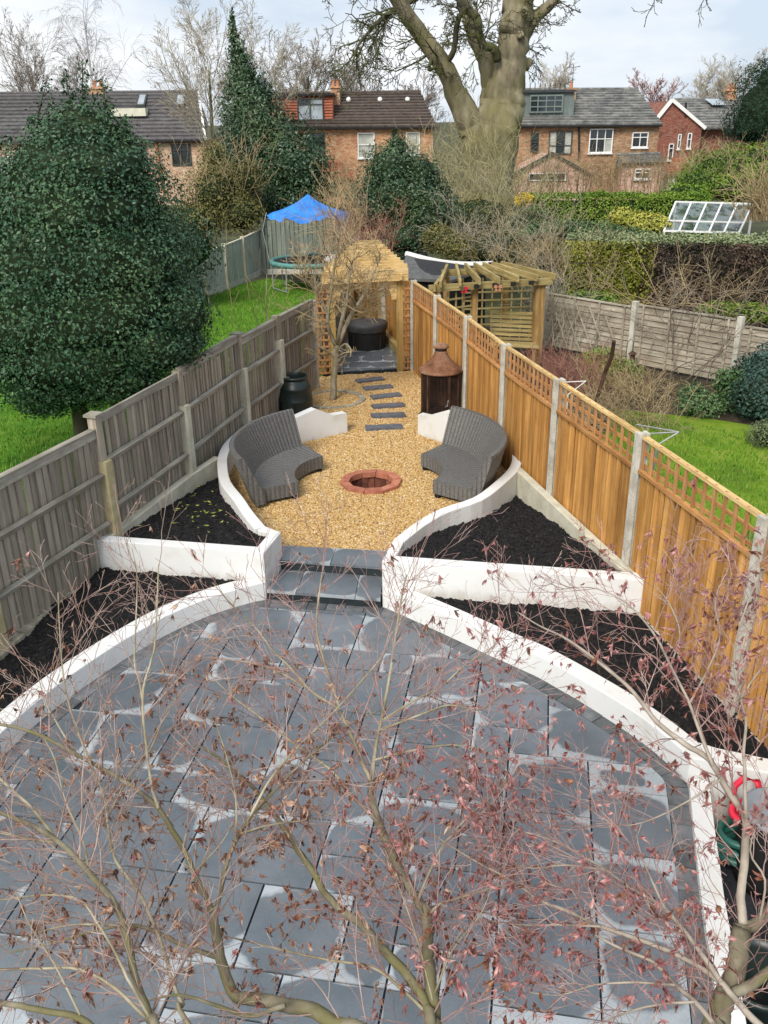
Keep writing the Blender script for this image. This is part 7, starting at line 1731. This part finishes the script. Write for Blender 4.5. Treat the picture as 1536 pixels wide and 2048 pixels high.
limbs_B = [
 ([(760, 2110), (668, 2048), (620, 2020), (566, 2009), (512, 1999), (473, 1993), (457, 1966), (441, 1913), (430, 1859), (428, 1826)], 2.75, 3.0, 42, 24, -.4),
 ([(428, 1830), (414, 1800), (387, 1746), (371, 1703), (344, 1660), (317, 1617), (280, 1584), (231, 1552), (183, 1525), (134, 1498), (81, 1471), (32, 1455), (-40, 1440)], 3.0, 3.35, 17, 8, .9),
 ([(430, 1826), (436, 1805), (446, 1762), (457, 1714), (479, 1670), (506, 1627), (560, 1570), (620, 1510), (690, 1455), (760, 1420)], 3.0, 3.35, 14, 4, 1.0),
 ([(500, 1632), (540, 1560), (590, 1500), (640, 1452), (690, 1400), (754, 1326), (775, 1300)], 3.15, 3.4, 8, 3, .8),
 ([(445, 1918), (398, 1902), (344, 1880), (301, 1859), (258, 1850), (190, 1862), (110, 1885), (20, 1905)], 2.95, 3.1, 15, 4, .7),
 ([(385, 2060), (366, 2009), (344, 1961), (323, 1886), (280, 1789), (231, 1719), (215, 1644), (210, 1600), (183, 1530), (151, 1450), (129, 1369), (120, 1270), (116, 1185)], 2.85, 3.4, 13, 3, -.8),
 ([(317, 1617), (301, 1560), (285, 1401), (300, 1330), (309, 1294), (314, 1210), (317, 1128)], 3.1, 3.5, 9, 3, .9),
 ([(287, 1410), (278, 1360), (269, 1326), (272, 1240), (274, 1154), (264, 1095)], 3.3, 3.55, 7, 2, .6),
 ([(212, 1640), (255, 1560), (300, 1500), (335, 1420), (372, 1370)], 3.15, 3.4, 6, 2, .8),
 ([(450, 1740), (470, 1680), (472, 1600), (455, 1520), (430, 1440)], 3.05, 3.3, 8, 3, .9),
 ([(480, 1668), (540, 1650), (610, 1640), (680, 1625)], 3.1, 3.3, 7, 2, .9),
 ([(387, 1746), (440, 1690), (470, 1640)], 3.05, 3.2, 6, 2, .8),
 ([(570, 2010), (500, 2032), (430, 2010), (360, 1990), (300, 2000)], 2.75, 2.85, 14, 5, .6),
 ([(150, 1505), (110, 1440), (90, 1400), (70, 1330)], 3.3, 3.5, 6, 2, .7),
]
maple('leafless maple with thick green grey limb bending up at lower left', (0.35, 1.75, -.05), limbs_B, None, dict(keep=.8, pick=lambda p, r: 'leaf_brown' if r.random() < .8 else ('leaf_dark' if r.random() < .5 else 'leaf_pink')), 302, 'twig_mauve', 13, 'bark_maple')
limbs_C = [
 ([(318, 2100), (300, 2040), (290, 2009), (269, 1950), (253, 1870), (231, 1810), (188, 1757), (151, 1714), (113, 1681), (70, 1654), (0, 1625), (-60, 1600)], 2.45, 2.7, 24, 10, -.7),
 ([(113, 1681), (70, 1622), (35, 1590), (0, 1557), (-50, 1500)], 2.65, 2.8, 10, 6, .8),
 ([(110, 1684), (60, 1678), (0, 1665), (-60, 1650)], 2.65, 2.75, 9, 5, .8),
 ([(300, 2035), (262, 1970), (231, 1907), (199, 1853), (160, 1800), (90, 1790), (0, 1800)], 2.45, 2.6, 10, 4, .9),
 ([(290, 2035), (231, 1977), (161, 1939), (81, 1937), (0, 1939)], 2.4, 2.5, 10, 6, .9),
 ([(200, 2075), (161, 2036), (80, 2020), (0, 2005), (-50, 2000)], 2.4, 2.45, 18, 14, .8),
 ([(180, 1750), (165, 1680), (130, 1600), (110, 1520), (85, 1470)], 2.65, 2.9, 7, 3, .7),
 ([(238, 1850), (140, 1850), (60, 1870), (-20, 1900)], 2.55, 2.6, 6, 3, .9),
 ([(160, 2030), (110, 1930), (60, 1850), (30, 1780)], 2.4, 2.55, 7, 3, .9),
]
maple('leafless maple limb with fine twigs at the lower left edge', (-0.75, 1.5, -.05), limbs_C, None, dict(keep=.7, pick=lambda p, r: 'leaf_brown' if r.random() < .85 else 'leaf_pink'), 303, 'twig_mauve', 15, 'bark_maple')
limbs_D = [
 ([(1418, 2110), (1433, 2048), (1444, 2009), (1470, 1945), (1481, 1880), (1486, 1850)], 2.95, 3.05, 64, 46, -.3),
 ([(1486, 1852), (1482, 1794), (1489, 1713), (1492, 1644), (1481, 1617), (1454, 1579), (1419, 1520), (1368, 1487), (1314, 1444), (1277, 1396), (1239, 1358), (1185, 1315), (1132, 1277), (1078, 1251), (1035, 1224)], 3.05, 3.55, 26, 3, .55),
 ([(1425, 1530), (1400, 1466), (1379, 1407), (1341, 1331), (1314, 1277), (1277, 1229), (1239, 1197), (1180, 1175), (1110, 1180)], 3.2, 3.6, 10, 2, .7),
 ([(1486, 1855), (1519, 1843), (1560, 1795), (1620, 1740)], 3.05, 3.1, 32, 22, .2),
 ([(1462, 1990), (1508, 1966), (1560, 1930), (1640, 1890)], 2.95, 2.9, 30, 22, .3),
 ([(1540, 2070), (1503, 2036), (1465, 1993), (1438, 1961), (1390, 1929), (1336, 1902), (1266, 1875), (1201, 1853), (1132, 1821), (1078, 1800), (1024, 1762), (930, 1710), (860, 1665)], 2.85, 3.3, 21, 4, .9),
 ([(1442, 1965), (1395, 1896), (1357, 1848), (1320, 1810), (1255, 1773), (1212, 1740), (1158, 1708), (1105, 1681), (1024, 1654), (950, 1605)], 2.95, 3.35, 15, 3, 1.2),
 ([(1330, 1818), (1304, 1762), (1282, 1708), (1274, 1676)], 3.0, 3.15, 8, 3, .6),
 ([(1492, 1640), (1489, 1536), (1487, 1503), (1492, 1444), (1481, 1396), (1468, 1310), (1490, 1220), (1520, 1150)], 3.1, 3.5, 11, 3, .9),
 ([(1430, 2060), (1422, 2042), (1390, 2004), (1347, 1966), (1304, 1923), (1239, 1896), (1190, 1870)], 2.85, 3.05, 18, 6, .7),
 ([(1201, 1853), (1120, 1850), (1050, 1850), (960, 1840), (880, 1838)], 3.05, 3.25, 7, 2, 1.1),
 ([(1212, 1740), (1130, 1730), (1050, 1735), (980, 1690)], 3.1, 3.3, 7, 2, 1.2),
 ([(1350, 1970), (1270, 1965), (1190, 1970), (1120, 1990), (1060, 1985)], 2.9, 3.0, 8, 2, 1.0),
 ([(1390, 2004), (1310, 2010), (1240, 2030), (1180, 2060)], 2.85, 2.95, 8, 3, 1.1),
 ([(1379, 1407), (1420, 1330), (1440, 1270), (1430, 1200), (1460, 1130)], 3.3, 3.6, 6, 2, 1.0),
 ([(1341, 1331), (1360, 1270), (1340, 1210), (1310, 1170)], 3.4, 3.6, 5, 2, 1.1),
 ([(1440, 1560), (1380, 1600), (1300, 1640), (1240, 1650), (1180, 1620)], 3.1, 3.3, 6, 2, 1.0),
 ([(1519, 1843), (1530, 1760), (1500, 1700), (1530, 1600), (1550, 1500)], 3.05, 3.2, 7, 3, .8),
 ([(1481, 1396), (1520, 1340), (1560, 1300)], 3.3, 3.4, 6, 2, .9),
]
def pickD(p, r):
    if p[2] < 1.85: return 'leaf_dark' if r.random() < .75 else 'leaf_pink'
    return 'leaf_pink' if r.random() < .82 else 'leaf_dark'
maple('leafless maple with mossy trunk and pinkish dried leaves at the lower right', (1.16, 1.9, -.45), limbs_D, None, dict(keep=1.5, top=3.1, pick=pickD), 304, 'twig_red', 23, 'bark_pale', 29)
